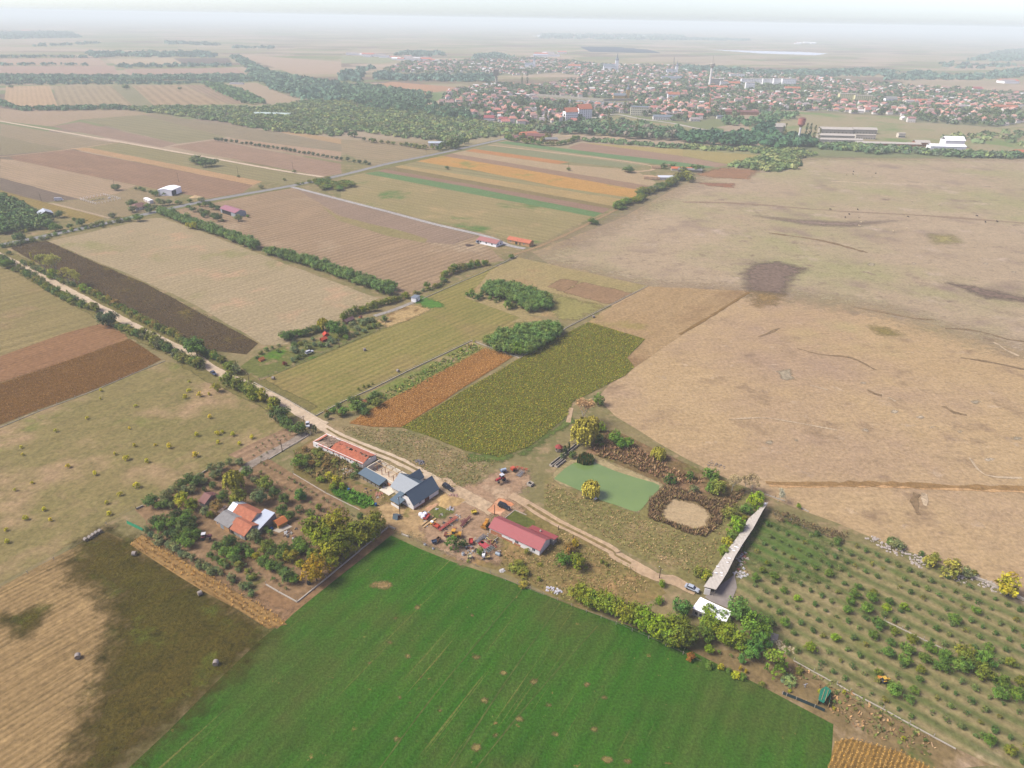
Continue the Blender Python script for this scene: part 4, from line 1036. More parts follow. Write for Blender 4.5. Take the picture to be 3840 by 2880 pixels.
# ---- locust windbreak and groves
gB='locust trees in the long windbreak between the stubble fields'
for off in (0,1):
    hedge_line('J',[(1400,470-off*12),(1500,515-off*14),(1680,580-off*14),(1850,640-off*16),(2050,715-off*18),(2212,775-off*18)],5.0,(6.5,8.5),'locust_tree','broad',['locust',(102,130,72),(108,134,70)],'dense green locust tree in the long windbreak between stubble and brown field','locust tree',gB,1.2,.95)
    hedge_line('K',[(250,-10+0*off),(420,40-off*26),(640,110-off*28),(860,185-off*30),(1080,265-off*32),(1320,340-off*34)],4.2,(6,7.6),'locust_tree','broad',['locust',(102,130,72),(108,134,70)],'dense green locust tree in the long windbreak between stubble and brown field','locust tree',gB,1.2,.95)
hedge_line('J',[(1640,590),(1690,600)],4,(5,6),'locust_tree','broad',['yellowgreen'],'yellow green tree breaking the middle of the long windbreak','locust tree','yellow green trees in the windbreak',.8)
G1=WL('11',[(905,225),(960,195),(1100,205),(1230,245),(1345,300),(1350,345),(1210,375),(1160,335),(1050,280),(930,270)])
G2=WL('11',[(945,580),(1040,535),(1230,470),(1380,470),(1440,502),(1400,540),(1180,668),(1100,645),(960,612)])
for poly,lb,gr in ((G1,'locust tree in the curved grove farther from the sunflowers','locust trees of the curved grove'),(G2,'locust tree in the dense grove at the fence corner by the sunflowers','locust trees of the corner grove')):
    for p in scatter(poly,3.9,.8,A1):
        plant('locust_tree','broad',(p[0],p[1],.05),random.uniform(5.6,7.8),random.choice(['locust',(104,134,70),(118,142,72),(98,126,66)]),lb,'locust tree',gr,False,1.0)
plants('11',[(1135,600,80)],'locust_tree','broad',(112,142,52),'light green tree at the pointed fence corner of the grove','locust tree',None,True)
plants('11',[(850,255,50),(880,275,38),(815,252,30),(905,260,46),(1082,320,62),(1000,295,24),(1020,285,26),(965,275,30),(1110,330,30),(1130,325,26)],'grove_bush','bush',['dark','green','dark'],'dark bush on the bare glade in front of the curved grove','bush','bushes in the glade of the curved grove',False,1.1)
# ---- hedges round the garden plots
gH='hedge trees along the garden plots'
hedge_line('K',[(395,730),(450,700),(520,690),(600,680),(680,650)],2.6,(5,6.6),'garden_tree','broad',['dark','dark','green','hedge'],'dark green tree in the boundary hedge behind the garden plots','tree',gH,1,.8)
plants('K',[(715,590,110)],'willow_tree','willow',(160,156,56),'pale yellow willow rising from the garden hedge','willow',None,True)
plants('K',[(790,600,100),(850,630,130),(425,690,90)],'garden_tree','broad',[(88,120,46),'dark'],'tall green tree in the garden hedge near the red sheds','tree','tall trees near the red sheds',True)
hedge_line('K',[(880,550),(980,510),(1080,490),(1160,470)],2.4,(4,5.4),'garden_tree','bush',[(104,120,40),'hedge','olive'],'olive green bush in the boundary hedge beside the stubble','bush','olive bushes along the stubble boundary',1,1)
hedge_line('K',[(1150,440),(1250,420),(1340,400),(1440,360)],2.4,(4,5.2),'garden_tree','bush',['olive','hedge'],'olive green bush in the boundary hedge beside the stubble','bush','olive bushes along the stubble boundary',1,.9)
hedge_line('K',[(1520,330),(1620,300),(1720,260),(1780,225)],2.6,(3,4.6),'garden_bush','bush',['dark','grey','hedge'],'dark scrub bush along the wire fence past the white shed','bush','scrub past the white shed',1,.7)
hedge_line('K',[(1760,190),(1840,150),(1940,120),(2060,90),(2130,75)],2.6,(4.6,6.4),'garden_bush','bush',['hedge','olive','hedge','green'],'green bush in the thick hedge at the far meadow corner','bush','thick hedge at the far meadow corner',1.4,.9)
plants('K',[(1615,250,60),(1750,200,42)],'garden_tree','broad','green','single round tree by the wire fence past the white shed','tree','round trees past the white shed',True,.9)
gG='garden shrubs and fruit trees in the plots'
plants('K',[(470,760,50),(520,760,46),(560,745,50),(630,720,44),(590,790,76),(465,815,84),(640,765,50),(690,770,54),(540,825,44),(330,825,40),(280,795,34),(230,810,46),(335,775,34),(180,840,44),(145,880,40),(500,880,60),(460,905,50),(545,855,54),(760,770,56),(720,770,44),(800,745,60),(830,720,44),(775,720,50),(915,705,60),(970,690,44),(1010,670,44),(1070,650,50),(920,660,60),(960,600,60),(1010,625,66),(1060,585,60),(1100,560,60),(1140,555,60),(1110,620,50),(1160,610,56),(1200,595,44),(1250,550,66),(1040,560,50),(985,580,44),(470,775,50)],
  'garden_shrub','bush',['grey',(104,124,88),'dark','green',(118,130,96),'hedge'],'garden shrub or low fruit tree in the fenced vegetable plots','shrub',gG,False,.8)
plants('K',[(385,935,44)],'ornamental_tree','bush',(124,50,56),'small purple red ornamental tree at the garden fence','tree',None,False,1.0)
plants('K',[(1010,1225,60),(960,1240,70),(1010,1290,130),(890,1340,90),(1050,1300,110),(1170,1200,100),(1130,1240,90),(1190,1260,100),(850,1290,60),(800,1330,60),(750,1345,50),(860,1360,70),(1080,1350,80)],'thicket_bush','broad',['green','dark',(92,122,44),'hedge',(120,108,60)],'green bush in the thicket at the lower end of the brown maize','bush','thicket at the maize end',False,.8)
plants('K',[(748,1380,46)],'road_tree','broad','dark','lone small tree at the hay meadow road corner','tree',None,True,1.3)
plants('K',[(1975,770,20),(1945,780,16),(2025,740,18),(1910,810,26),(1835,850,20),(1875,830,16),(1800,855,16),(1985,790,18)],'plot_shrub','bush',['yellowgreen','hedge'],'small shrub in the weedy strip between kerb fence and brown maize','shrub','small shrubs in the weedy strip',False,1.1)
hedge_line('K',[(1030,1160),(1090,1130),(1130,1120)],1.6,(1,1.8),'plot_shrub','bush',['hedge'],'small shrub in the weedy strip between kerb fence and brown maize','shrub','small shrubs in the weedy strip')
# ---- young yellow trees in the left meadow
gY='young yellow trees scattered in the meadow'
plants('01',[(820,1312,40),(440,1363,32),(885,1490,40),(1097,1236,34),(1267,1290,36),(1225,873,28),(1293,902,34),(1202,915,30),(880,972,22),(565,1050,22),(360,1135,24),(870,1228,24),(745,1283,22),(617,1412,30),(777,1545,32),(207,1470,22),(97,1518,22),(287,1645,28),(1360,1045,28),(1273,1160,28),(1510,1158,30),(1550,1218,26),(1633,1175,30),(1410,1150,34),(840,1118,18),(1415,1210,26),(140,1240,20),(148,1288,20),(655,872,22),(1005,1225,20),(690,1600,26),(1475,700,20),(1440,1140,24),(950,1330,30),(650,925,16),(1355,895,22),(1225,815,18)],
  'meadow_tree','bush',[(190,178,30),(180,174,36),(196,178,40)],'small yellow leaved young tree in the dry left meadow','tree',gY,False,1.0)
plants('02',[(168,40,34),(325,52,26),(40,115,26),(710,12,30),(45,195,30)],'meadow_tree','bush',[(190,178,30),(180,174,36)],'small yellow leaved young tree in the dry left meadow','tree',gY,False,1.0)
# ---- right orchard
gO='orchard trees in rows on the weedy slope'
oc=[(96,114,60),(88,112,58),(104,118,66),(80,106,52),(118,118,54)]
OP=WL('22',ORCH)
row_lbl='small grey green fruit tree in the regular rows of the weedy orchard'
big=[(1115,525,72),(1090,575,58),(1140,480,46),(1225,550,72),(1240,520,46),(1190,620,76),(1070,630,62),(1320,620,56),(1340,575,52),(1440,610,56),(1275,720,86),(1240,795,66),(1375,770,60),(1490,820,70),(1330,905,76),(1350,845,56),(1460,885,86),(1445,955,80),(1570,945,80),(1605,880,80),(1690,990,95),(1710,925,92),(1810,985,110),(1830,910,124),(1965,945,124),(1955,1030,116),(2075,1095,96),(2060,1170,92),(2170,1180,100),(2200,1100,80),(990,810,60),(830,875,72),(660,710,66),(1765,690,76),(1905,635,56),(950,395,60),(597,410,56),(657,505,50),(1370,1145,96),(1985,875,62),(1275,1040,56),(1985,1470,86),(545,330,36),(520,372,42),(475,420,60),(860,355,40),(745,555,50),(2130,970,70),(1545,1020,60),(1535,1080,50),(1500,1155,60),(1470,1210,66),(2130,1545,76)]
obig=['green',(96,122,44),'bright',(110,120,40),'green',(88,116,50)]
plants('22',big,'orchard_tree','broad',obig,'larger bright green fruit tree standing out in the weedy orchard rows','fruit tree','larger green trees of the weedy orchard',False,.85)
bigw=np.array([W('22',x,y)[:2]for x,y,d in big])
def orchard_rows():
    P=scatter(OP,5.6,.1,RA,3.6)
    P=P[(P[:,1]>88)&(np.abs(P[:,0])<190)]
    n,rest=0,[]
    order=np.argsort(P[:,1])
    for i in order:
        p=P[i]
        if random.random()<.08 or np.min(np.hypot(bigw[:,0]-p[0],bigw[:,1]-p[1]))<3.2:continue
        if edge_dist(p[None],[q[:2]for q in OP])[0]<2.5:continue
        if n>=243:
            rest.append(p);continue
        plant('orchard_tree',random.choice(['sapling','bush','bush']),(p[0],p[1],.08),random.choice((1.4,1.7,1.9,2.1)),random.choice(oc),row_lbl,'fruit tree',gO,False,.9)
        n+=1
    return np.array(rest)
OREST=orchard_rows()
plants('22',[(1740,385,110),(1600,330,80),(1770,335,60)],'bush','bush',[(150,144,60),(140,138,62)],'yellowish bush on the rubble bank above the orchard','bush','yellowish bushes on the rubble bank')
plants('22',[(2110,505,145)],'bush','bush',(166,156,44),'big yellow bush at the end of the rubble bank','bush')
plants('22',[(1375,210,90),(1345,195,60),(1840,400,80),(1890,400,50),(1640,300,60),(1415,220,60),(1550,275,40),(1000,190,60),(870,140,40)],'bush','bush',['dark','hedge','grey'],'dark green bush on the rubble bank at the pasture edge','bush','dark bushes on the rubble bank',False,.8)
hedge_line('22',[(700,1180),(980,1100)][:1]+[(1050,1160)],8,(1,2),'plot_shrub','bush',['yellowgreen'],'pale yellow shrub beside the green net house','shrub','pale shrubs by the net house')
plants('I',[(950,410,60),(920,520,60),(1095,465,46),(920,610,50),(1240,550,56),(1530,545,60),(1205,630,60),(1650,810,56),(1800,870,50),(1965,935,60),(1830,1000,66),(2110,1030,60),(1510,860,110),(1525,675,50),(1130,395,40),(740,95,60),(1500,740,60)],'waste_shrub','sapling',['grey','hedge','yellowgreen','dark'],'small shrub on the weedy strip between long kerb and lucerne','shrub','small shrubs below the long kerb',False,.9)
plants('I',[(330,245,200),(270,240,90)],'cabbage_patch_shrub','bush',[(132,148,120),(118,140,84)],'pale leafy vegetable clump in the garden plot by the net house','plant','leafy vegetables by the net house',False,.35)
# ---- scattered bushes and trees beyond the paved road
gV='verge bushes along the paved road'
hedge_line('J',[(40,755),(150,740),(280,705),(420,680)],4.5,(4,6),'verge_bush','bush',['hedge','dark','grey'],'dark bush in the hedge between paved road and sunflower strip','bush',gV,1.2,.7)
hedge_line('J',[(440,665),(560,635),(680,610),(790,590)],5.5,(3,5),'verge_bush','bush',['hedge','dark','green'],'dark bush in the hedge between paved road and sunflower strip','bush',gV,1.2,.7)
hedge_line('J',[(815,580),(900,560),(1000,545),(1080,530)],4,(4,6),'verge_bush','bush',['grey','hedge'],'grey green verge bush along the paved road near the pylon bend','bush','grey verge bushes at the road',1.2,.7)
plants('J',[(880,565,40),(1185,495,90),(1380,440,60),(1290,430,70),(1335,405,60),(1275,395,60),(970,475,66),(1140,370,90),(1140,420,80),(1105,510,50),(1000,235,70),(1740,338,60),(1640,350,46)],'road_tree','broad',['dark','green','grey','dark'],'dark tree standing near houses beside the paved road','tree','trees near houses by the paved road',False,.7)
plants('J',[(1340,285,60),(1300,275,40),(1380,275,60),(1420,290,40),(1400,365,70),(1460,360,60),(1370,350,50),(1240,255,40),(1210,245,40),(1170,245,30),(1530,365,44),(1560,370,36)],'road_tree','broad',['green','dark','grey'],'green tree around the white barn beyond the paved road','tree','trees around the white barn',False,.8)
plants('J',[(1630,405,44),(1670,425,50),(1740,440,70),(1790,455,60),(1720,385,40),(1770,380,50),(1810,375,50),(1840,400,60),(1880,410,50),(1840,480,60),(1880,490,80),(2055,495,70),(1760,475,50),(1920,520,30),(2140,485,30)],'yard_tree','broad',['dark','green',(78,104,54),'grey'],'dark green tree around the pink roofed barn','tree','trees around the pink roofed barn',False,.85)
plants('J',[(600,570,60),(700,535,90),(430,545,60),(470,580,90),(520,585,50),(510,465,80),(640,510,40),(170,665,110),(50,890,100),(125,945,50),(75,800,46),(240,440,80),(270,430,50)],'road_tree','broad',['dark','green','dark'],'dark tree or bush around the black barn by the paved road','tree','trees around the black barn',False,.75)
plants('J',[(230,620,30),(620,600,30)],'road_tree','bush','yellowgreen','small yellow green roadside tree at the paved road','tree','small yellow trees at the paved road',False,1.4)
plants('00',[(1275,1030,90),(1330,1050,90),(1370,1050,80),(1310,1040,60),(1240,1035,40)],'field_bush','broad',['dark','grey','dark'],'dark bush in the isolated clump amid fields below the white track','bush','isolated clump amid the fields',False,.6)
plants('00',[(750,1210,56),(1690,1208,36),(1905,1110,28),(1545,1142,20),(70,560,30),(1165,572,26),(815,560,44),(1843,1162,24)],'field_bush','broad',['dark','grey'],'lone dark bush in the fields at the foot of a pole','bush','lone bushes at field poles',False,.7)
hedge_line('00',[(1930,1198),(2040,1178),(2140,1160)],6,(4,6),'verge_bush','bush',['hedge','dark'],'low verge bush at the side road junction','bush','verge bushes at the junction',1,.6)
for p in scatter(WL('00',[(2020,1200),(2110,1165),(2212,1185),(2310,1210),(2230,1245),(2100,1235)]),8,.9):
    plant('junction_bush','broad',(p[0],p[1],0),random.uniform(8,11),random.choice(['hedge','olive','green']),'green bush in the thicket beside the grey side road junction','bush','thicket at the side road junction',False,.5)
for p in scatter(WL('J',[(0,310),(150,370),(260,440),(400,520),(520,590),(460,600),(300,610),(100,650),(-150,660),(-150,300)]),6.5,.9):
    plant('plantation_tree','far',(p[0],p[1],0),random.uniform(6.5,8.5),random.choice([(92,122,66),(86,114,60),(104,126,66),(98,116,70)]),'young green tree in the dense plantation around the black barn','tree','plantation around the black barn',False,.85)
hedge_line('00',[(1400,912),(1600,940),(1800,970),(2000,1005),(2212,1040),(2390,1070)],8.5,(4.4,6),'row_tree','broad',[(84,100,70),(92,106,72)],'small tree in the straight planted row between hazy fields','tree','straight tree row between the fields',.5,.9)
hedge_line('10',[(200,925),(300,935),(420,950),(500,965),(590,968)],9,(7,10),'far_bush','far',['dark','hedge'],'dark bush in the hedge row left of the paved road','bush','hedge row left of the road',2,.7)
plants('10',[(690,940,60),(720,935,60),(760,925,70),(650,950,60),(800,915,50),(630,965,40),(740,950,50),(145,905,30),(85,875,50),(60,872,40)],'far_tree','far',['dark','deep'],'dark tree in the clump where the paved road passes the woods','tree','dark clump by the road bend',False,.8)
hedge_line('10',[(1070,905),(1130,920),(1240,935),(1370,945),(1470,930),(1530,905)],8,(8,11),'far_bush','far',['hedge','dark','green'],'green bush in the hedge around the orange roofed farm','bush','hedge around the orange roofed farm',3,.7)
plants('10',[(1175,890,50),(1230,905,44),(1300,905,40),(1340,890,50),(1080,890,40),(1140,870,40)],'far_tree','far',['dark','hedge'],'dark tree between the barns of the orange roofed farm','tree','trees of the orange roofed farm',False,.8)
hedge_line('10',[(1770,1350),(1800,1345),(1850,1320),(1900,1310),(1950,1290)],5,(8,11),'ditch_bush','broad',['hedge','green','olive'],'green bush in the ditch hedge at the pasture corner','bush','ditch hedge at the pasture corner',3,.6)
hedge_line('10',[(1940,1265),(1990,1250),(2060,1235),(2110,1215),(2160,1180),(2212,1160)],5,(9,13),'ditch_bush','broad',['hedge','dark','grey','hedge'],'dark bush in the ditch hedge toward the log yard','bush','ditch hedge toward the log yard',4,.6)
plants('10',[(1620,1430,56),(1650,1440,44),(1805,1345,40),(1835,1345,30),(685,1085,30),(1472,1094,30),(1860,1095,60),(1840,1097,40),(1880,1100,40),(1100,1660,40)],'field_bush','broad',['green','dark','dark'],'single dark bush standing in or beside the strip fields','bush','single bushes in the strip fields',False,.65)
plants('20',[(20,1140,70),(50,1160,60),(-30,1150,60),(90,1095,50),(120,1090,40),(60,1090,40),(0,1100,44),(-60,1080,40),(-120,1080,40)],'far_tree','far',['dark','hedge'],'dark tree around the far log yard barns','tree','trees of the log yard',False,.8)
# ---- poplars before the town
gP='dark poplars between the town and the strip fields'
for c,x,y,h in [('10',1322,840,110),('10',1440,830,90),('10',1735,860,90),('10',1730,780,80),('10',1910,860,90),('10',1850,830,60),('10',1170,530,60),('10',1205,530,70),('20',425,700,70),('20',395,700,60),('20',340,770,60),('20',325,775,56),('20',360,765,56),('20',815,900,90),('20',790,900,90),('20',845,900,80),('20',655,900,90),('20',640,905,80),('20',545,905,60),('20',710,930,60),('20',875,920,80),('Q',485,770,190)]:
    s=h*MPP(c,x,y)*1.05
    p=W(c,x,y+(20 if c=='10' else 10))
    plant('poplar','poplar',(p.x,p.y,0),s/4.6,random.choice([(96,110,70),(76,96,66),(120,122,80)]),'slender poplar rising above the tree belt before the town','poplar',gP,False,1.0)

# ------------------------------------------------------------------ uncountable growth
TINT=tint_mat('foliage_mass',.15)
def clump_quads(P,size,n,h,colr,flat=.7,spread=.5,var=.25):
    """loose leaf clumps at ground points P: n leaves each, size m, height h (array ok)"""
    m=len(P)
    s=np.broadcast_to(np.asarray(size,float),(m,))
    hh=np.broadcast_to(np.asarray(h,float),(m,))
    D=rand_dirs(m*n,-.1)
    S=np.repeat(s,n)[:,None];H=np.repeat(hh,n)
    r=RNG.uniform(.55,1,m*n)[:,None]
    Q=D*r*np.stack([S[:,0]*spread,S[:,0]*spread,H*.5],1)
    Q[:,2]+=H*.5
    base=np.concatenate([np.asarray(P)[:,:2],np.full((m,1),.05)],1)
    V=leaf_quads(np.repeat(base,n,0)+Q,D+[0,0,.35],1.0,flat)
    ctr=V.mean(1,keepdims=True)
    V=ctr+(V-ctr)*(S*.42)[:,None,:]
    c=np.asarray(colr,float)
    ci=RNG.integers(0,len(c),m)
    t=np.repeat(RNG.uniform(1-var,1+var,m),n)*RNG.uniform(.85,1.15,m*n)
    return V,np.repeat(c[ci],n,0)*t[:,None]

def cl(*cols,k=1.5):
    return [C(*c,k)[:3]for c in cols]

def stuff(name,parts,label,cat='plants',mat=None):
    V=np.concatenate([p[0]for p in parts]);T=np.concatenate([p[1]for p in parts])
    o=bpy.data.objects.new(name,quads(name,V,mat or TINT,T))
    return link(o,None,label,cat,None,'stuff')

def blades(P,h,w,n,colr,lean=.5,var=.25):
    """upright crossing leaves of a crop plant"""
    m=len(P)
    a=RNG.uniform(0,2*math.pi,m*n)
    d=np.stack([np.cos(a),np.sin(a),np.zeros(m*n)],1)
    sd=np.stack([-np.sin(a),np.cos(a),np.zeros(m*n)],1)
    H=(h*RNG.uniform(.6,1.1,m*n))[:,None]
    b=np.repeat(np.concatenate([np.asarray(P)[:,:2],np.full((m,1),.1)],1),n,0)+d*RNG.uniform(0,.25,(m*n,1))
    top=b+d*H*lean*RNG.uniform(.2,1.2,(m*n,1))+np.array([0,0,1])*H
    ww=w*RNG.uniform(.6,1.3,(m*n,1))*.5
    V=np.stack([b-sd*ww,b+sd*ww,top+sd*ww*.7,top-sd*ww*.7],1)
    c=np.asarray(colr,float)
    ci=RNG.integers(0,len(c),m)
    t=np.repeat(RNG.uniform(1-var,1+var,m),n)*RNG.uniform(.8,1.2,m*n)
    return V,np.repeat(c[ci],n,0)*t[:,None]

stuff('maize_plants',[clump_quads(scatter(WL('11',MAIZE),.75,.9,A1,.7),.62,6,1.2,cl((210,160,92),(194,146,80),(218,176,112),(176,130,74),k=1.45),.5,.5,.22)],'dry orange brown maize standing beside the sunflower field','maize')
sp=scatter(WL('11',SOY),.85,1.0,A1)
V1=clump_quads(sp,.8,5,.8,cl((132,130,46),(110,114,42),(150,138,52),(124,108,48),(104,90,48),(112,124,46),(110,98,48),k=1.95),.8,.5,.3)
k=RNG.random(len(sp))<.2
V2=clump_quads(sp[k],.55,3,1.0,cl((204,182,56),(186,170,56),(210,184,70),k=1.7),.9,.35,.2)
stuff('sunflower_plants',[V1,V2],'ripe yellow green sunflowers standing between maize and pasture','sunflowers')
stuff('maize_plants',[clump_quads(scatter(WL('01',MAIZE_L),1.05,.8,A1,.8),.7,5,1.2,cl((164,124,70),(146,108,58),(176,138,82),(130,98,54),k=1.4),.5,.5,.22)],'dark brown dry maize left of the gravel road','maize')
stuff('sunflower_plants',[clump_quads(scatter(WL('J',SUNF),2.0,.9,A1,1.5),.95,4,1.3,cl((104,84,58),(92,76,54),(122,102,60),(100,82,58),k=1.6),.8,.5)],'withered dark brown sunflowers along the gravel road','sunflowers')
stuff('maize_plants',[blades(scatter(WL('02',MAIZE_S),1.9,.7,ang_of('02',860,210,1720,745),1.1),.9,.18,6,cl((206,168,92),(190,152,84),(176,140,84),k=1.9))],'sparse yellowed maize strip beside the shrub row','maize')
stuff('maize_plants',[clump_quads(scatter(WL('22',MAIZE_R),1.1,.3,ang_of('22',1010,1500,940,1659),.4),.55,7,1.3,cl((208,162,80),(190,146,70),(214,174,100),k=1.4),.45,.5,.22)],'yellow dry maize rows beside the lucerne field','maize')
RB=[(1040,830),(1200,700),(1420,740),(1640,830),(1800,830),(1980,720),(1980,780),(1780,960),(1740,1080),(1600,1195),(1400,1160),(1200,1080),(1030,1010)]
rp=scatter(WL('F',RB),.85,1)
bed=[tuple(p[:2])for p in WL('F',[(1150,980),(1190,890),(1285,815),(1490,850),(1570,910),(1655,980),(1610,1095),(1470,1125),(1320,1085),(1200,1030)])]
rp=rp[~inside(rp,bed)]
stuff('reeds',[blades(rp,1.2,.3,7,cl((118,94,68),(108,86,62),(134,110,78),(96,80,56),(126,112,70),k=2.1),.8)],'brown dry reeds ringing the dried out pond','reeds')
r2=scatter(WL('F',[(450,340),(620,180),(900,300),(1080,420),(1330,560),(1580,640),(1500,700),(1180,640),(900,520),(700,440),(520,400)]),1.2,1)
stuff('dry_weeds',[blades(r2,1.3,.4,5,cl((150,116,88),(138,104,76),(168,138,100),(124,104,64),k=1.7),.7)],'tangled brown weeds on the bank beyond the green pond','weeds')
stuff('cattails',[blades(scatter(WL('F',[(330,470),(340,430),(400,400),(480,430),(490,480),(410,495)]),.4,1),2.6,.22,8,cl((64,92,44),(52,80,40),(128,104,48),k=1.6),.2)],'dark green cattail clump standing in the pond corner','cattails')
sb=scatter(WL('22',[(560,0),(700,20),(840,90),(1060,140),(1080,190),(1000,190),(760,100),(600,60)]),1.3,1)
stuff('dry_scrub',[clump_quads(sb,1.3,8,1.6,cl((110,90,66),(96,82,56),(124,104,70),k=1.6))],'brown dry scrub between orchard and pasture at the barn end','scrub')
if len(OREST):stuff('orchard_saplings',[clump_quads(OREST,RNG.uniform(1.4,2.3,len(OREST)),22,RNG.uniform(1.2,2,len(OREST)),cl((96,114,60),(88,112,58),(104,118,66),k=1.6),.8,.5)],'small fruit trees of the farther orchard rows','fruit trees')
def tufts(name,c,poly,sp,cols,label,h=.34,w=.3,n=4):
    P=scatter(WL(c,poly),sp,1.0)
    k=RNG.random(len(P))<.75
    stuff(name,[blades(P[k],h,w,n,cl(*cols,k=1.5),1.6)],label,'grass')
GC=[(160,138,88),(138,130,74),(176,150,104),(120,122,62),(146,122,78)]
tufts('rough_grass','F',[(20,660),(330,780),(900,980),(1040,1030),(1480,1220),(1620,1230),(1700,1200),(1780,1000),(1640,1560),(1500,1580),(1000,1400),(500,1140),(0,880)],1.0,GC,'rough dry grass between pond and farm track')
tufts('rough_grass','C',[(1340,640),(1500,430),(2100,760),(2500,960),(2700,1200),(2000,1480),(1700,1400),(1000,1080),(760,900),(800,640),(1240,800)],1.0,GC,'rough dry grass around the red roofed house')
tufts('rough_grass','11',[(0,1105),(400,1130),(560,1180),(800,1280),(1020,1330),(860,1480),(720,1500),(540,1400),(330,1270),(20,1140)],1.0,GC,'rough dry grass between gravel track and sunflowers')
tufts('garden_weeds','11',[(180,940),(420,800),(840,570),(920,600),(500,850),(280,940)],1.5,[(128,136,66),(110,130,56),(168,152,84),(96,124,50)],'green weeds in the strip behind the kerbed fence',.8,.6,4)
tufts('orchard_weeds','I',[(300,180),(400,0),(700,130),(1300,480),(2212,1000),(2212,1250),(1500,1000),(900,700),(830,600),(880,380)],1.3,[(122,122,70),(160,134,98),(104,116,56),(176,140,96)],'weeds on the strip between long kerb and lucerne',.5,.5,3)
tufts('bush_weeds','A',[(270,420),(560,520),(880,690),(700,800),(460,920),(250,800),(40,700),(10,480)],1.3,[(120,104,60),(104,108,54),(140,116,76)],'weeds below the ruined longhouse wall',.9,.6,4)
tufts('nettles','A',[(480,950),(640,930),(1000,1060),(1050,1180),(900,1180),(560,1040)],.9,[(84,130,40),(72,116,36),(100,138,48)],'lush green weeds behind the building yard',.8,.6,5)
# far woods and scrub
def wood(name,c,poly,spacing,size,h,cols,label,n=26,keep=1.0):
    P=scatter(WL(c,poly),spacing,1.0)
    if keep<1:P=P[RNG.random(len(P))<keep]
    hs=h*RNG.uniform(.7,1.25,len(P))
    ss=size*RNG.uniform(.75,1.3,len(P))
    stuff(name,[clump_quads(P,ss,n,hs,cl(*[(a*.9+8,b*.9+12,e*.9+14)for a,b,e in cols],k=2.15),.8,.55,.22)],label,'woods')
WG=[(100,116,62),(90,108,58),(116,124,66),(108,114,74),(126,128,68)]
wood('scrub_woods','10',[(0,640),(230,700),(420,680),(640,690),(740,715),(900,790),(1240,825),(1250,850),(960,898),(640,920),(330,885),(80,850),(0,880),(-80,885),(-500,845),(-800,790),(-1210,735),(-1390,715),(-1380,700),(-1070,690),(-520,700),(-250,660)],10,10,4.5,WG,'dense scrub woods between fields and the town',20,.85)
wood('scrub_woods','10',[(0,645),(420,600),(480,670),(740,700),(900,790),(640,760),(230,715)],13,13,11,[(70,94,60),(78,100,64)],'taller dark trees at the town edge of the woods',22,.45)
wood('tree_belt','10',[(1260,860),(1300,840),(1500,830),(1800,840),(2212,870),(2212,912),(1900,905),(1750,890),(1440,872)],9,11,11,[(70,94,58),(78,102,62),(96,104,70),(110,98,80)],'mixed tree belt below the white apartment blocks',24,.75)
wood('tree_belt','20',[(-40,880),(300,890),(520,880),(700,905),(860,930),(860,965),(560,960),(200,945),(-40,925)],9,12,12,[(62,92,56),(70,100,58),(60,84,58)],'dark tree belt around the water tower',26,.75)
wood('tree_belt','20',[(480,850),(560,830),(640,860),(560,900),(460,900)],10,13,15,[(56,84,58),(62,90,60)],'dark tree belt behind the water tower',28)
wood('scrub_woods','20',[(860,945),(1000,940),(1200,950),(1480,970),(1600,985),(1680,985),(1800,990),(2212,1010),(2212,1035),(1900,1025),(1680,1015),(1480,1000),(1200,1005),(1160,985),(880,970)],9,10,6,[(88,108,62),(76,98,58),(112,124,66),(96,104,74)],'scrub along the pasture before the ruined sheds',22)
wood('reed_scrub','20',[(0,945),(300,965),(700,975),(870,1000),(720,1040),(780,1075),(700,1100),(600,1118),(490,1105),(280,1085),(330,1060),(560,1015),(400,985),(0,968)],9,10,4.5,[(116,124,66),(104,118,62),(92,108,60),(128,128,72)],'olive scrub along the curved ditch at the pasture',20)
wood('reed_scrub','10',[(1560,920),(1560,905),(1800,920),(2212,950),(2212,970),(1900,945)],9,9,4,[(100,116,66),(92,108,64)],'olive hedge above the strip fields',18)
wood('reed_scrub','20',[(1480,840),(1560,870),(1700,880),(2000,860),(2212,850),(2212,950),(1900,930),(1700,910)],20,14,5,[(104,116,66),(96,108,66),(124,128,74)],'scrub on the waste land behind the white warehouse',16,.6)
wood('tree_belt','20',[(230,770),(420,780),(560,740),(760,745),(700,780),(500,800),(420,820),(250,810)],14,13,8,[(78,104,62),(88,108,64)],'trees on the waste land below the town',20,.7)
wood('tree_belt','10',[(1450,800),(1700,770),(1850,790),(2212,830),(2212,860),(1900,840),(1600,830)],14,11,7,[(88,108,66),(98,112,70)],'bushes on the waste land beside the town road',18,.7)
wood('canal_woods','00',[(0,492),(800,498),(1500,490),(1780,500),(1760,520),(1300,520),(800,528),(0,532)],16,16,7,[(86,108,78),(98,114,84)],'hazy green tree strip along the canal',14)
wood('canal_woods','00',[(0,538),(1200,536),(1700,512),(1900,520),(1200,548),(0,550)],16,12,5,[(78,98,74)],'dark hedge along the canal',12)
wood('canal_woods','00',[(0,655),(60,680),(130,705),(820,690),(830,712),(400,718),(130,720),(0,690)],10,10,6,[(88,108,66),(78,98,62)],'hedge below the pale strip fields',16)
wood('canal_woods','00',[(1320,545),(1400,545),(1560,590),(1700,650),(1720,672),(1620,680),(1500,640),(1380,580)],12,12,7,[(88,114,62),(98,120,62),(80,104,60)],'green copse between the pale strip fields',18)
wood('canal_woods','00',[(1480,360),(1560,370),(1700,450),(1780,480),(1900,500),(2212,545),(2212,660),(1990,660),(1800,590),(1640,520),(1600,440)],20,20,9,[(84,108,80),(94,116,84),(76,98,76)],'broad hazy woodland strip winding to the plain',12,.85)
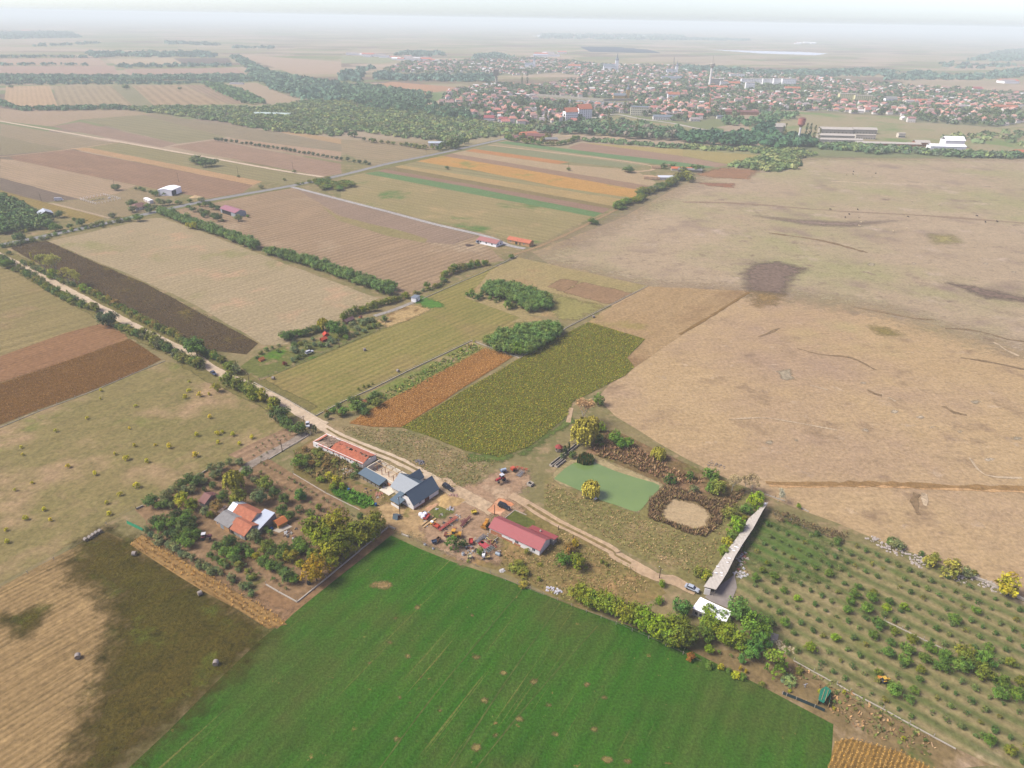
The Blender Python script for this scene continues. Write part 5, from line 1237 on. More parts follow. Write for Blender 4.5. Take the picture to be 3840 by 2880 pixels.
wood('canal_woods','00',[(2212,545),(2400,560),(2800,610),(2750,700),(2212,660)],18,16,8,[(80,104,72),(90,112,74)],'woodland around the brown field',14,.9)
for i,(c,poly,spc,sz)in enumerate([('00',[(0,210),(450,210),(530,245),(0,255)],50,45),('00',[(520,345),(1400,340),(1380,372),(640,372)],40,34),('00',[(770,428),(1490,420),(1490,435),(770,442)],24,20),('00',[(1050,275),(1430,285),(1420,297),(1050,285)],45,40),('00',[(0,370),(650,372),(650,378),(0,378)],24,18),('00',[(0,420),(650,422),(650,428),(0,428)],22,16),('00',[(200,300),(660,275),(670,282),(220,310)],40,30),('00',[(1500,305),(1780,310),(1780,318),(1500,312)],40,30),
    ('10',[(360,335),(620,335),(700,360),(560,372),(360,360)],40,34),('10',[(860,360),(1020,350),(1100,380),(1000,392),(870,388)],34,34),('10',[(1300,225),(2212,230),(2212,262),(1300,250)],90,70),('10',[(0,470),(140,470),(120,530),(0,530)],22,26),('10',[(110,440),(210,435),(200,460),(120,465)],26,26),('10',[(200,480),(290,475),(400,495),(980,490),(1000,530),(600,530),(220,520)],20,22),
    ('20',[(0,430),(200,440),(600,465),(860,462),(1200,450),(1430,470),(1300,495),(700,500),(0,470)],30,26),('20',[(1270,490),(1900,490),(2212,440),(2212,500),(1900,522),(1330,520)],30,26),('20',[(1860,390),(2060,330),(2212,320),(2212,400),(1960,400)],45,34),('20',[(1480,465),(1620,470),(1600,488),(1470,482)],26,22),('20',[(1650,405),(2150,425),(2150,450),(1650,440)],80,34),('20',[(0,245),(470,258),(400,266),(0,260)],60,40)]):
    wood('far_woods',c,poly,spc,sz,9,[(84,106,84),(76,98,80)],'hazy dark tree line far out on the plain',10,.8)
# ------------------------------------------------------------------ buildings
def roof_mat(name,c,var=.14,rows=.55,depth=.25,metal=0.0,rough=.7,dirt=None):
    t=NT(name)
    co=t.coords()
    b=t.mix(1.0,c,t.ramp(t.noise(co,.9,5,.7),.28,.72,(1-var,)*3+(1,),(1+var,)*3+(1,)),'MULTIPLY')
    if dirt:
        b=t.mix(t.ramp(t.noise(co,dirt[1],5,.75),dirt[2],dirt[2]+.14),b,dirt[0])
    w=t.n('TexWave',wave_type='BANDS',bands_direction='X')
    w.inputs['Scale'].default_value=1.0
    w.inputs['Distortion'].default_value=.3
    t.l(t.coords(0,(2*math.pi/20/rows,1,1)),w.inputs['Vector'])
    return t.shade(b,rough,.25,(w.outputs['Fac'],depth,.05),metal=metal)
M={
    'white':plain('white_render',C(236,232,224,1.25),.9,.08,.7,dirt=(C(170,160,144),.5,.62)),
    'white2':plain('clean_white',C(244,244,242,1.4),.8,.04),
    'cream':plain('cream_render',C(228,218,196,1.15),.9,.1,.6,dirt=(C(190,160,124),.6,.6)),
    'grey':plain('grey_render',C(168,164,158),.9,.12,.6),
    'brick':plain('brick',C(196,132,92),.95,.2,1.5,dirt=(C(214,196,172),.5,.58)),
    'ochre':plain('ochre_render',C(206,168,98),.9,.1),
    'orange_plaster':plain('orange_plaster',C(208,164,112),.9,.1),
    'wood':plain('timber',C(206,172,124),.85,.15,2),
    'darkwood':plain('dark_timber',C(96,76,62),.9,.2,2),
    'greywood':plain('weathered_timber',C(142,132,120),.95,.2,2),
    'slate':roof_mat('slate_blue_metal',C(100,120,132),.05,.4,.2,0,.5),
    'lightgrey':roof_mat('light_grey_metal',C(132,142,150),.05,.4,.2,0,.45),
    'redtile':roof_mat('red_metal_tile',C(176,94,94),.07,.35,.5,0,.6),
    'orangetile':roof_mat('orange_clay_tile',C(206,124,92),.18,.35,.5,0,.9,dirt=(C(170,96,70),.35,.55)),
    'oldtile':roof_mat('old_clay_tile',C(188,118,88),.25,.35,.5,0,.95,dirt=(C(206,140,106),.3,.55)),
    'orangehut':roof_mat('bright_orange_tile',C(208,124,66),.12,.5,.8),
    'browntile':roof_mat('red_brown_tile',C(138,92,84),.15,.4,.5),
    'asbestos':roof_mat('grey_fibre_cement',C(150,148,144),.16,.6,.5,0,.95,dirt=(C(120,114,106),.5,.56)),
    'silver':roof_mat('silver_sheet',C(206,216,226),.06,.5,.6,.1,.4),
    'oldsheet':roof_mat('weathered_fibre_sheet',C(206,198,184),.14,1.1,.8,0,.95,dirt=(C(172,162,146),.4,.55)),
    'whiteroof':plain('white_membrane',C(250,250,250,1.6),.7,.02),
    'pinkroof':roof_mat('pink_metal',C(168,112,124),.06,.5,.3),
    'glass':plain('window_glass',C(52,58,68),.15,.1,1,.5),
    'dark':plain('dark_opening',C(44,40,40),.9,.2),
    'concrete':plain('concrete',C(196,186,168),.95,.14,1.4),
    'oldconcrete':plain('old_concrete',C(150,142,130),.95,.2,1.2),
    'blackboard':plain('black_stained_boards',C(58,48,52),.9,.15,2),
    'blue':plain('blue_plastic',C(48,96,150),.5,.1),
    'debris':plain('dry_debris',C(176,152,128),.95,.3,1.2),
}
def frame(c,p0,p1):
    a,b=W(c,*p0),W(c,*p1)
    d=b-a
    return a,math.atan2(d.y,d.x),d.length

def window(t,x0,z0,w,h,side,L,D,fr=None,name='window'):
    """a window (pane with a frame round it) on side 's' front, 'n' back, 'w' left, 'e' right"""
    for nm,m,g,pr in ((name,M['glass'],0.0,.012),('frame',fr or M['white2'],.07,.03)):
        b=MB()
        rs=[(x0,z0,x0+w,z0+h)]if nm==name else [(x0-g,z0-g,x0+w+g,z0),(x0-g,z0+h,x0+w+g,z0+h+g),(x0-g,z0,x0,z0+h),(x0+w,z0,x0+w+g,z0+h),(x0+w/2-.03,z0,x0+w/2+.03,z0+h)]
        for a0,c0,a1,c1 in rs:
            if side=='s':b.box(a0,-pr,c0,a1,-.002,c1)
            elif side=='n':b.box(a0,D+.002,c0,a1,D+pr,c1)
            elif side=='e':b.box(L+.002,a0,c0,L+pr,a1,c1)
            else :b.box(-pr,a0,c0,-.002,a1,c1)
        if nm==name:par=b.build(name,m,t)
        else :b.build(nm,m,par)

def house(name,label,cat,c,p0,p1,D,eave,ridge,wall,roof,group=None,oh=.4,hip=(0,0),wins=(),doors=(),chim=(),plinth=None,yr=.5,bands=()):
    loc,rz,L=frame(c,p0,p1)
    t=thing(name,loc,rz,label,cat,group)
    b=MB()
    y2=D*yr
    b.box(0,0,-.2,L,D,eave)
    for x,hp in ((0,hip[0]),(L,hip[1])):
        if not hp and ridge>eave:
            s=.18 if x==0 else -.18
            b.hull([(x,0.02,eave),(x,D-.02,eave),(x+s,D-.02,eave),(x+s,.02,eave)]if s<0 else [(x,D-.02,eave),(x,.02,eave),(x+s,.02,eave),(x+s,D-.02,eave)],
                   [(x,y2-.05,ridge-.03),(x,y2+.05,ridge-.03),(x+s,y2+.05,ridge-.03),(x+s,y2-.05,ridge-.03)]if s<0 else [(x,y2+.05,ridge-.03),(x,y2-.05,ridge-.03),(x+s,y2-.05,ridge-.03),(x+s,y2+.05,ridge-.03)])
    w=b.build('wall',wall,t)
    for bx in bands:  # patches of bare brick on the front wall
        q=MB();q.box(bx[0],-.02,bx[1],bx[2],-.003,bx[3]);q.build('bare_brick',M['brick'],w)
    r=MB()
    u=.06
    s1,s2=(ridge-eave)/max(y2,.01),(ridge-eave)/max(D-y2,.01)
    e1,e2=eave-oh*s1+u,eave-oh*s2+u
    h0,h1=hip
    r.slab([(-oh,-oh,e1),(L+oh,-oh,e1),(L+oh-h1*(1),y2,ridge+u),(-oh+h0,y2,ridge+u)],.12)
    if yr<1:r.slab([(L+oh,D+oh,e2),(-oh,D+oh,e2),(-oh+h0,y2,ridge+u),(L+oh-h1,y2,ridge+u)],.12)
    if h0:r.slab([(-oh,D+oh,e2),(-oh,-oh,e1),(-oh+h0,y2-.05,ridge+u-.02),(-oh+h0,y2+.05,ridge+u-.02)],.12)
    if h1:r.slab([(L+oh,-oh,e1),(L+oh,D+oh,e2),(L+oh-h1,y2+.05,ridge+u-.02),(L+oh-h1,y2-.05,ridge+u-.02)],.12)
    ro=r.build('roof',roof,t)
    if not h0 and not h1 and L>8:
        k=MB();k.tube((-oh,y2,ridge+u+.02),(L+oh,y2,ridge+u+.02),.1,n=6);k.build('ridge_cap',roof,ro)
    for side,x0,z0,ww,hh in wins:window(t,x0,z0,ww,hh,side,L,D)
    for side,x0,ww,hh,m in doors:
        d=MB()
        if side=='s':d.box(x0,-.04,0,x0+ww,-.002,hh)
        elif side=='e':d.box(L+.002,x0,0,L+.04,x0+ww,hh)
        else :d.box(-.04,x0,0,-.002,x0+ww,hh)
        d.build('door',m,t)
    for x,y,z0,z1 in chim:
        k=MB();k.box(x-.3,y-.3,z0,x+.3,y+.3,z1);k.box(x-.38,y-.38,z1-.15,x+.38,y+.38,z1-.02);k.build('chimney',M['concrete'],ro)
    return t,L

def pd(c,p0,p1,q,zq=0.0,z0=0.0):
    """how far point q lies behind the line p0-p1"""
    a,b,v=W(c,*p0,z0),W(c,*p1,z0),W(c,*q,zq)
    d=(b-a).normalized()
    return abs(d.x*(v-a).y-d.y*(v-a).x)

# red roofed long house, with its lower rear extension
p0,p1=(610,478),(1253,775)
_,_,Lr=frame('C',p0,p1)
D=2*pd('C',p0,p1,(1340,572),4.9)
house('red_roof_house','long white house with dusty red tile roof beside the machinery yard','house','C',p0,p1,D,2.9,4.9,M['white'],M['redtile'],
      wins=[('s',Lr*.52,1.0,1.5,1.1),('s',Lr*.86,1.0,1.2,1.2),('s',Lr*.4,1.7,.5,.4)],doors=[('s',Lr*.3,1.0,.1,M['dark'])],bands=[(.3,.1,Lr*.25,1.9),(Lr*.25,.05,Lr*.47,.9),(Lr*.5,.05,Lr*.63,.95)])
loc,rz,L0=frame('C',p0,p1)
ca,sa=math.cos(rz),math.sin(rz)
t=thing('porch_extension',(loc.x+ca*Lr*.56-sa*D,loc.y+sa*Lr*.56+ca*D,0),rz,'low red roofed extension behind the long red roofed house','extension')
b=MB();b.box(0.3,.45,0,Lr*.5,2.9,2.2);b.build('wall',M['grey'],t)
b=MB();b.slab([(0,3.4,2.35),(0,.45,2.9),(Lr*.52,.45,2.9),(Lr*.52,3.4,2.35)],.1);rr=b.build('roof',roof_mat('faded_red_metal',C(170,84,82),.06,.4),t)
b=MB();b.box(Lr*.2,1.2,2.7,Lr*.2+.5,1.7,3.4);b.build('chimney',M['concrete'],rr)

# slate roofed main house with its wings
e0,e1=(1555,1155),(1895,930)
za,zr_=2.9,7.0
A0,B0=W('A',*e0,za),W('A',*e1,za)
d=(B0-A0);Lm=d.length;rzm=math.atan2(d.y,d.x)
dn=d.normalized();nv=Vector((-dn.y,dn.x,0))
half=max(2.6,abs((W('A',1800,770,zr_)-A0).dot(nv)))
half=.5*half+.5*abs((W('A',1450,1000,zr_)-A0).dot(nv))
org=A0+dn*.35+nv*.35;org.z=0
Lm2,Dm=Lm-.7,2*half-.7
t=thing('slate_roof_house',org,rzm,'white two storey house with steep slate blue gable roof under renovation','house')
b=MB();b.box(0,0,-.2,Lm2,Dm,za)
for x,s in ((0,.25),(Lm2,-.25)):
    q=[(x,.02,za),(x,Dm-.02,za),(x+s,Dm-.02,za),(x+s,.02,za)]
    q2=[(x,Dm*.34,5.0),(x,Dm*.66,5.0),(x+s,Dm*.66,5.0),(x+s,Dm*.34,5.0)]
    if s>0:q,q2=q[::-1],q2[::-1]
    b.hull(q,q2)
w_=b.build('wall',M['white'],t)
b=MB()
b.slab([(-.35,-.4,za-.45),(Lm2+.35,-.4,za-.45),(Lm2+.35,Dm/2,zr_),(-.35,Dm/2,zr_)],.14)
b.slab([(Lm2+.35,Dm+.4,za-.45),(-.35,Dm+.4,za-.45),(-.35,Dm/2,zr_),(Lm2+.35,Dm/2,zr_)],.14)
r_=b.build('roof',M['slate'],t)
b=MB();b.tube((-.35,Dm/2,zr_+.03),(Lm2+.35,Dm/2,zr_+.03),.1);b.build('ridge_cap',M['slate'],r_)
b=MB();b.poly([(.05,Dm*.35,5.0),(.05,Dm*.65,5.0),(.05,Dm*.5,zr_-.25)]);b.poly([(.05,Dm*.65,5.0),(.05,Dm*.35,5.0),(.05,Dm*.5,zr_-.25)]);b.build('gable_opening',M['dark'],t)
for sd,x,z,ww,hh in [('w',Dm*.62,1.3,.55,1.0),('w',Dm*.71,1.3,.55,1.0),('w',Dm*.3,1.5,.5,.6),('s',Lm2*.22,1.2,.45,1.0),('s',Lm2*.27,1.2,.45,1.0),('s',Lm2*.5,1.2,.5,1.0)]:
    window(t,x,z,ww,hh,sd,Lm2,Dm,M['white'])
b=MB();b.box(Lm2*.44,-.05,0,Lm2*.62,-.003,1.9);b.build('door',plain('rusty_boards',C(120,78,66),.9,.3,2),t)
b=MB();b.box(-.03,-.03,-.1,Lm2*.6,-.004,.55);b.build('plinth',M['brick'],w_)
# wing behind it: light grey slope and far slate slope, ridge square to the main ridge
wl=pd('A',e0,e1,(1445,705),6.3,za)
yc0,yc1=Lm2*.18,Lm2*.93
xm=(yc0+yc1)/2
yb,ye=Dm*.5,wl
t=thing('grey_roof_wing',org+nv*0,rzm,'light grey metal roofed wing joining the slate house to the roofless shell','building wing')
b=MB();b.box(yc0+.3,Dm+.1,-.2,yc1-.3,ye-.4,2.9);
b.hull([(yc0+.3,ye-.4,2.9),(yc0+.3,ye-.65,2.9),(yc1-.3,ye-.65,2.9),(yc1-.3,ye-.4,2.9)],[(xm-.05,ye-.4,6.2),(xm-.05,ye-.65,6.2),(xm+.05,ye-.65,6.2),(xm+.05,ye-.4,6.2)])
b.build('wall',M['cream'],t)
hs=(6.3-2.6)/(xm-yc0)
b=MB();b.slab([(yc0-.3,ye,2.6),(yc0-.3,Dm-.35,2.6),(xm,Dm*.56,6.4),(xm,ye,6.4)],.12);b.build('roof',M['lightgrey'],t)
b=MB();b.slab([(xm,ye-.01,6.4),(xm,Dm*.56,6.4),(yc1+.3,Dm-.35,2.6),(yc1+.3,ye-.01,2.6)],.12);b.build('roof',M['slate'],t)
# cross gable on the road side of the wing
gx=yc1
b=MB();gy=(Dm+ye)*.5+.6
b.slab([(xm+1.0,gy,6.0),(gx+2.6,gy,6.0),(gx+2.6,gy+2.6,2.9),(xm+1.0,gy+2.6,2.9)],.12)
b.slab([(gx+2.6,gy,6.0),(xm+1.0,gy,6.0),(xm+1.0,gy-2.6,2.9),(gx+2.6,gy-2.6,2.9)],.12)
b.build('dormer_roof',M['slate'],t)
b=MB();b.box(gx-.4,gy-2.3,0,gx+2.3,gy+2.3,2.85)
b.hull([(gx+2.05,gy-2.3,2.86),(gx+2.3,gy-2.3,2.86),(gx+2.3,gy+2.3,2.86),(gx+2.05,gy+2.3,2.86)],[(gx+2.05,gy-.05,5.7),(gx+2.3,gy-.05,5.7),(gx+2.3,gy+.05,5.7),(gx+2.05,gy+.05,5.7)])
b.build('dormer_wall',M['white'],t)
# lean-to in front of the wing
t=thing('front_lean_to',org,rzm,'small slate blue lean-to roof on posts beside the white gable','lean-to')
x0_,x1_=-3.6,yc0-.4
y0_,y1_=Dm*.62,Dm*.62+5.2
b=MB();b.slab([(x1_,y0_,3.5),(x1_,y1_,3.5),(x0_,y1_,2.5),(x0_,y0_,2.5)],.12);b.build('roof',M['slate'],t)
for yy in (y0_+.3,(y0_+y1_)/2,y1_-.3):
    b=MB();b.box(x0_+.4,yy-.1,0,x0_+.6,yy+.1,2.5);b.build('post',M['wood'],t)
b=MB();b.box(x0_+.2,y0_+.3,0,x0_+.36,y1_-.5,1.3);b.build('low_wall',M['white'],t)

# roofless shell between wing and ruined longhouse (walls round a rectangle)
SW_,SE_,NE_,NW_=W('A',945,668,2.9),W('A',1345,893,2.9),W('A',1440,712,2.9),W('A',1122,558,2.9)
ax=(SE_-SW_);rzs=math.atan2(ax.y,ax.x);Ls=ax.length
an=ax.normalized();ap=Vector((-an.y,an.x,0))
Ds=abs((NW_-SW_).dot(ap))
o_=Vector((SW_.x,SW_.y,0))
t=thing('roofless_shell',o_,rzs,'roofless cream walled building shell with bare timber posts','building shell')
b=MB();b.box(0,0,0,Ls,.35,2.9);b.build('wall',M['cream'],t)
b=MB();b.box(0,Ds-.35,0,Ls,Ds,2.9);b.build('wall',M['cream'],t)
b=MB();b.box(0,.352,0,.35,Ds-.352,3.1);b.build('wall',M['cream'],t)
b=MB();b.box(.35,.35,.02,Ls,Ds-.35,.22);b.build('floor_slab',plain('pale_screed',C(224,204,176),.95,.1,.7),t)
for i in range(5):
    x=Ls*(.12+.19*i)
    for yy in ((Ds*.42,Ds*.66)if i%2 else (Ds*.5,)):
        b=MB();b.box(x-.1,yy-.1,.22,x+.1,yy+.1,3.0);b.build('post',plain('reddish_timber',C(168,108,76),.9,.15),t)
    b=MB();b.box(x-.09,Ds*.3,3.0,x+.09,Ds+.5,3.18);b.build('beam',M['wood'],t)
b=MB();b.box(.2,Ds*.63,3.19,Ls*.98,Ds*.63+.18,3.37);b.build('beam',M['wood'],t)
b=MB();b.box(-1.2,Ds*.9,3.2,Ls*.45,Ds*.9+.16,3.36);b.build('beam',M['wood'],t)
for i in range(4):
    x=Ls*(.2+.2*i);b=MB();b.box(x,Ds-.355,1.2,x+.5,Ds-.353,2.0);b.build('window',M['glass'],t)
# yard slab right of the lean-to
b=MB()
t=thing('slate_lean_to',o_,rzs,'slate blue lean-to roof along the roofless shell, open below','lean-to')
b.slab([(-.4,-.05,3.05),(-.4,-4.3,2.15),(Ls*.68,-4.3,2.15),(Ls*.68,-.05,3.05)],.12);b.build('roof',M['slate'],t)
for i in range(6):
    x=Ls*.68*i/5*.96+.1
    b=MB();b.box(x-.09,-4.0,0,x+.09,-3.82,2.1);b.build('post',M['darkwood'],t)
b=MB();b.box(.2,-3.9,.02,Ls*.66,-3.7,.7);b.build('low_wall',M['oldconcrete'],t)
t=thing('concrete_terrace',o_,rzs,'pale concrete terrace between lean-to and slate roofed house','terrace')
b=MB();b.box(Ls*.69,-4.6,0,Ls*1.0,-.02,.3);b.build('slab',M['cream'],t)
b=MB();b.box(Ls*.69,-.36,.31,Ls*.8,-.06,1.6);b.build('brick_pier',M['brick'],t)

# ruined longhouse
q0,q1=W('A',262,395),W('A',905,680)
ax=q1-q0;rzl=math.atan2(ax.y,ax.x);Ll=ax.length
an=ax.normalized();ap=Vector((-an.y,an.x,0))
Dl=1.22*abs((W('A',1108,548,2.6)-q0).dot(ap))
t=thing('ruined_longhouse',q0,rzl,'long ruined white farm building with collapsing orange tile roof','ruined building')
b=MB();b.box(0,0,-.1,Ll,.4,2.6);b.box(0,Dl-.4,-.1,Ll,Dl,2.6);b.box(0,.402,-.1,.4,Dl-.402,2.6);b.box(Ll-.4,.402,-.1,Ll,Dl-.402,2.6)
b.build('wall',M['white'],t)
for i in range(8):
    x=Ll*(.06+.115*i)
    b=MB();b.box(x,-.02,1.0,x+.7,-.003,1.7);b.build('window_opening',M['dark'],t)
zr2,yr2=4.0,Dl*.5
b=MB();b.slab([(-.4,Dl+.3,2.4),(-.4,-.3,2.4),(2.2,-.3+Dl*.24,3.2),(3.2,yr2,zr2),(2.2,Dl*.8,3.1)],.15);b.build('hip_roof',M['orangetile'],t)
n_=26
for side in (0,1):  # slopes with a ragged torn edge along the ridge
    b=MB()
    for i in range(n_):
        xa,xb=3.2+(Ll+.2-3.2)*i/n_,3.2+(Ll+.2-3.2)*(i+1)/n_
        hole=i<7
        fa=random.uniform(.12,.3)if hole else (random.uniform(.78,.97)if random.random()<.6 else 1.0)
        if side==1:fa=random.uniform(.1,.3)if hole else random.uniform(.93,1.0)
        sag=random.uniform(-.06,.06)
        if side==0:b.slab([(xa,-.35,2.38),(xb,-.35,2.38),(xb,-.35+(yr2+.35)*fa,2.38+1.6*fa+sag),(xa,-.35+(yr2+.35)*fa,2.38+1.6*fa+sag)],.1)
        else :b.slab([(xb,Dl+.35,2.38),(xa,Dl+.35,2.38),(xa,Dl+.35-(Dl-yr2+.35)*fa,2.38+1.6*fa+sag),(xb,Dl+.35-(Dl-yr2+.35)*fa,2.38+1.6*fa+sag)],.1)
    b.build('roof_slope',M['orangetile']if side else roof_mat('fallen_tile',C(190,112,82),.28,.35,.5,0,.95,dirt=(C(150,84,60),.5,.52)),t)
b=MB()
for i in range(34):
    x,y=random.uniform(2.4,3.2+(Ll-3.2)*.27),random.uniform(Dl*.25,Dl*.8)
    a=random.uniform(-.8,.8);l=random.uniform(.8,2.2)
    b.tube((x-math.cos(a)*l,y-math.sin(a)*l,random.uniform(2.5,3.0)),(x+math.cos(a)*l,y+math.sin(a)*l,random.uniform(2.6,3.3)),.1,n=4)
b.build('fallen_rafters',M['debris'],t)
b=MB();b.box(.45,.45,1.2,Ll*.3,Dl-.45,2.5);b.build('attic_rubble',M['debris'],t)
for i in range(10):
    x=3.0+(Ll-3.4)*random.random()
    b=MB();a=random.uniform(-.5,.5);b.tube((x,yr2-.9,3.6),(x+1.6,yr2+.5+a,4.15),.07,n=4);b.tube((x+.5,yr2-1.1,3.5),(x+1.3,yr2+.4,4.2),.08,n=4);b.build('torn_lath',M['debris'],t)

# farmstead in the walled orchard
house('farm_cottage','small cottage with red brown tile roof behind the old barns','cottage','D',(862,605),(938,640),6.5,2.2,4.0,M['grey'],M['browntile'],oh=.3)
house('farm_cottage_annex','red brown roofed annex joined to the small farm cottage','annex','D',(985,600),(1085,570),3.6,2.2,3.7,M['grey'],M['browntile'],oh=.3)
house('grey_roof_shed','farm shed with grey fibre cement roof and pale garage door','shed','D',(1078,862),(1250,962),8.2,2.8,4.0,M['orange_plaster'],M['asbestos'],wins=[('s',.6,1.2,.9,.8)],doors=[('s',2.6,2.0,2.1,plain('pale_blue_door',C(166,178,184),.7,.08))])
house('tiled_barn','rear barn with faded orange tile roof and silver end panels','barn','D',(1440,880),(1610,960),7.6,3.0,4.8,M['cream'],M['oldtile'],oh=.3)if False else None
house('tiled_barn','rear barn with long faded orange tile roof','barn','D',(1300,800),(1530,915),7.0,3.2,5.2,M['cream'],M['oldtile'],oh=.35)
house('sheet_roof_bay','barn bay with pale bluish sheet roof at the rear barn end','barn bay','D',(1232,765),(1296,797),7.0,3.15,5.1,M['cream'],M['silver'],oh=.3)
house('front_barn','front barn with weathered orange tile roof and open side','barn','D',(1262,960),(1452,1062),7.4,2.5,4.4,M['grey'],M['oldtile'],oh=.4,doors=[('s',.4,1.6,2.0,M['dark']),('s',5.3,1.0,2.0,M['silver'])])
house('silver_roof_barn','barn with shiny silver corrugated roof next to the ochre hut','barn','D',(1520,935),(1640,985),8.5,2.6,4.4,M['grey'],M['silver'],oh=.3,yr=.98)
house('ochre_hut','small ochre hut with bright orange tile roof and grey base','hut','D',(1888,915),(2000,855),3.8,1.9,3.0,M['ochre'],M['orangehut'],oh=.3,doors=[('w',1.2,1.0,1.7,M['dark'])])
house('hutch','small hutch with one steep slate blue roof slope','hutch','A',(1295,1335),(1345,1352),2.6,.7,2.1,plain('hutch_boards',C(112,72,66),.9,.2),M['slate'],oh=.25,yr=.2)
for nm,lb,c,q,zc,m in [('rusty_sheet_roof','rusty corrugated sheet roof leaning behind the grey roofed shed','D',[(1085,688),(1130,700),(1222,618),(1185,600)],1.8,roof_mat('rusty_sheet',C(184,158,138),.3,.5,.6))]:
    b=MB();b.slab([tuple(W(c,x,y,zc))for x,y in q],.08);ob=b.build('sheet',m,None);ob.name=nm
    ob['label'],ob['category']=lb,'shelter'
    for x,y in q:
        p=W(c,x,y,zc);b=MB();b.box(p.x-.06,p.y-.06,0,p.x+.06,p.y+.06,zc-.09);b.build('post',M['greywood'],ob)
b=MB();b.hull([tuple(W('D',x,y,.02))for x,y in [(1800,930),(1890,960),(2060,880),(1990,840)]],[tuple(W('D',x,y,.2))for x,y in [(1800,930),(1890,960),(2060,880),(1990,840)]])
b.build('hut_slab',M['concrete'],None,label='grey concrete slab under the ochre hut',cat='slab')

# long barn of weathered sheets, stepped along its far edge
Q=[((480,1312),(640,1350)),((545,1215),(720,1235)),((600,1120),(785,1130)),((710,955),(890,915)),((775,860),(940,835)),((800,820),(965,790)),((900,690),(1045,670)),((1000,540),(1120,560)),((1060,430),(1180,450)),((1160,340),(1245,330)),((1240,240),(1318,218))]
zl,zh=2.7,3.6
t=thing('long_barn',W('G',560,1340),0,'very long low barn with weathered grey sheet roof, white repair sheets scattered on it','barn')
base=t.location.copy()
def lo(c,x,y,z):return tuple(W(c,x,y,z)-base)
for i in range(len(Q)-1):
    (a,b_),(c_,d_)=Q[i],Q[i+1]
    k=random.uniform(-.05,.05)
    b=MB();b.slab([lo('G',*a,zl+k),lo('G',*b_,zh+k),lo('G',*d_,zh+k),lo('G',*c_,zl+k)],.1);b.build('roof_bay',M['oldsheet'],t)
for i in range(24):
    f=i/23*(len(Q)-1.02)
    j=int(f);u=f-j
    pt=[Q[j][1][k]*(1-u)+Q[j+1][1][k]*u for k in (0,1)]
    p=Vector(lo('G',*pt,3.4));g=-base.z
    b=MB();b.tube((p.x-.2,p.y+.3,0),(p.x-.2,p.y+.3,3.4),.09,n=5);b.build('post',M['greywood'],t)
bk=MB()
for i in range(len(Q)-1):
    (a,b_),(c_,d_)=Q[i],Q[i+1]
    A_,B_=Vector(lo('G',*a,2.6)),Vector(lo('G',*c_,2.6))
    A2,B2=A_*.82+Vector(lo('G',*b_,2.6))*.18,B_*.82+Vector(lo('G',*d_,2.6))*.18
    n2=Vector((-(B2-A2).y,(B2-A2).x,0)).normalized()*.15
    bk.hull([(A2.x,A2.y,0),(B2.x,B2.y,0),(B2.x+n2.x,B2.y+n2.y,0),(A2.x+n2.x,A2.y+n2.y,0)][::-1],[(A2.x,A2.y,2.5),(B2.x,B2.y,2.5),(B2.x+n2.x,B2.y+n2.y,2.5),(A2.x+n2.x,A2.y+n2.y,2.5)][::-1])
bk.build('back_wall',M['greywood'],t)
e_=[Vector(lo('G',x,y,3.3))for x,y in ((500,1318),(575,1335))]
b=MB();n2=Vector((0,.2,0));b.hull([(e_[0].x,e_[0].y,0),(e_[1].x,e_[1].y,0),(e_[1].x,e_[1].y+.2,0),(e_[0].x,e_[0].y+.2,0)],[(e_[0].x,e_[0].y,2.6),(e_[1].x,e_[1].y,2.6),(e_[1].x,e_[1].y+.2,2.6),(e_[0].x,e_[0].y+.2,2.6)]);b.build('end_wall',M['white'],t)
def on_roof(x,y):
    """height of the barn roof at a photo point"""
    return zl+(zh-zl)*.5
for x,y,w_,h_ in [(960,775,34,22),(895,790,40,9),(870,840,36,12),(925,830,26,14),(920,800,50,7),(810,940,40,10),(800,995,60,8),(830,975,36,6),(710,1130,30,16),(640,1130,36,10),(720,1165,40,8),(660,1045,40,7),(850,820,30,6),(1285,235,34,26),(760,940,16,8)]:
    z_=3.28+random.uniform(0,.05)
    zz=3.42
    c4=[(x-w_/2,y-h_/2),(x+w_/2,y-h_/2+6),(x+w_/2,y+h_/2+6),(x-w_/2,y+h_/2)]
    b=MB();b.slab([lo('G',*p,zz)for p in c4][::-1],.03);b.build('repair_sheet',M['white2'],t)
# white flat roofed building
t=thing('flat_roof_building',W('H',480,625),0,'low building with bright white flat roof half hidden by trees','building')
base=t.location.copy()
zf=3.0
rq=[(470,552),(575,410),(960,598),(945,680),(840,690)]
rq=[(470,552),(905,740),(985,600),(575,410)]
b=MB();b.slab([lo('H',x,y,zf)for x,y in rq],.18);b.build('roof',M['whiteroof'],t)
ins=[(482,552),(895,730),(970,602),(580,422)]
b=MB();b.hull([lo('H',x,y,zf)[:2]+(-.1,)for x,y in ins],[lo('H',x,y,zf)[:2]+(zf-.185,)for x,y in ins]);b.build('wall',M['grey'],t)
wa,wb=Vector(lo('H',482,552,zf)),Vector(lo('H',895,730,zf))
dd=(wb-wa).normalized();nn=Vector((dd.y,-dd.x,0))
for i in range(3):
    a=wa+dd*(.8+1.5*i)+nn*.01
    b=MB();q=[a,a+dd*.9,a+dd*.9+nn*.03,a+nn*.03]
    b.hull([(p.x,p.y,.8)for p in q][::-1],[(p.x,p.y,1.9)for p in q][::-1]);b.build('window',M['glass'],t)

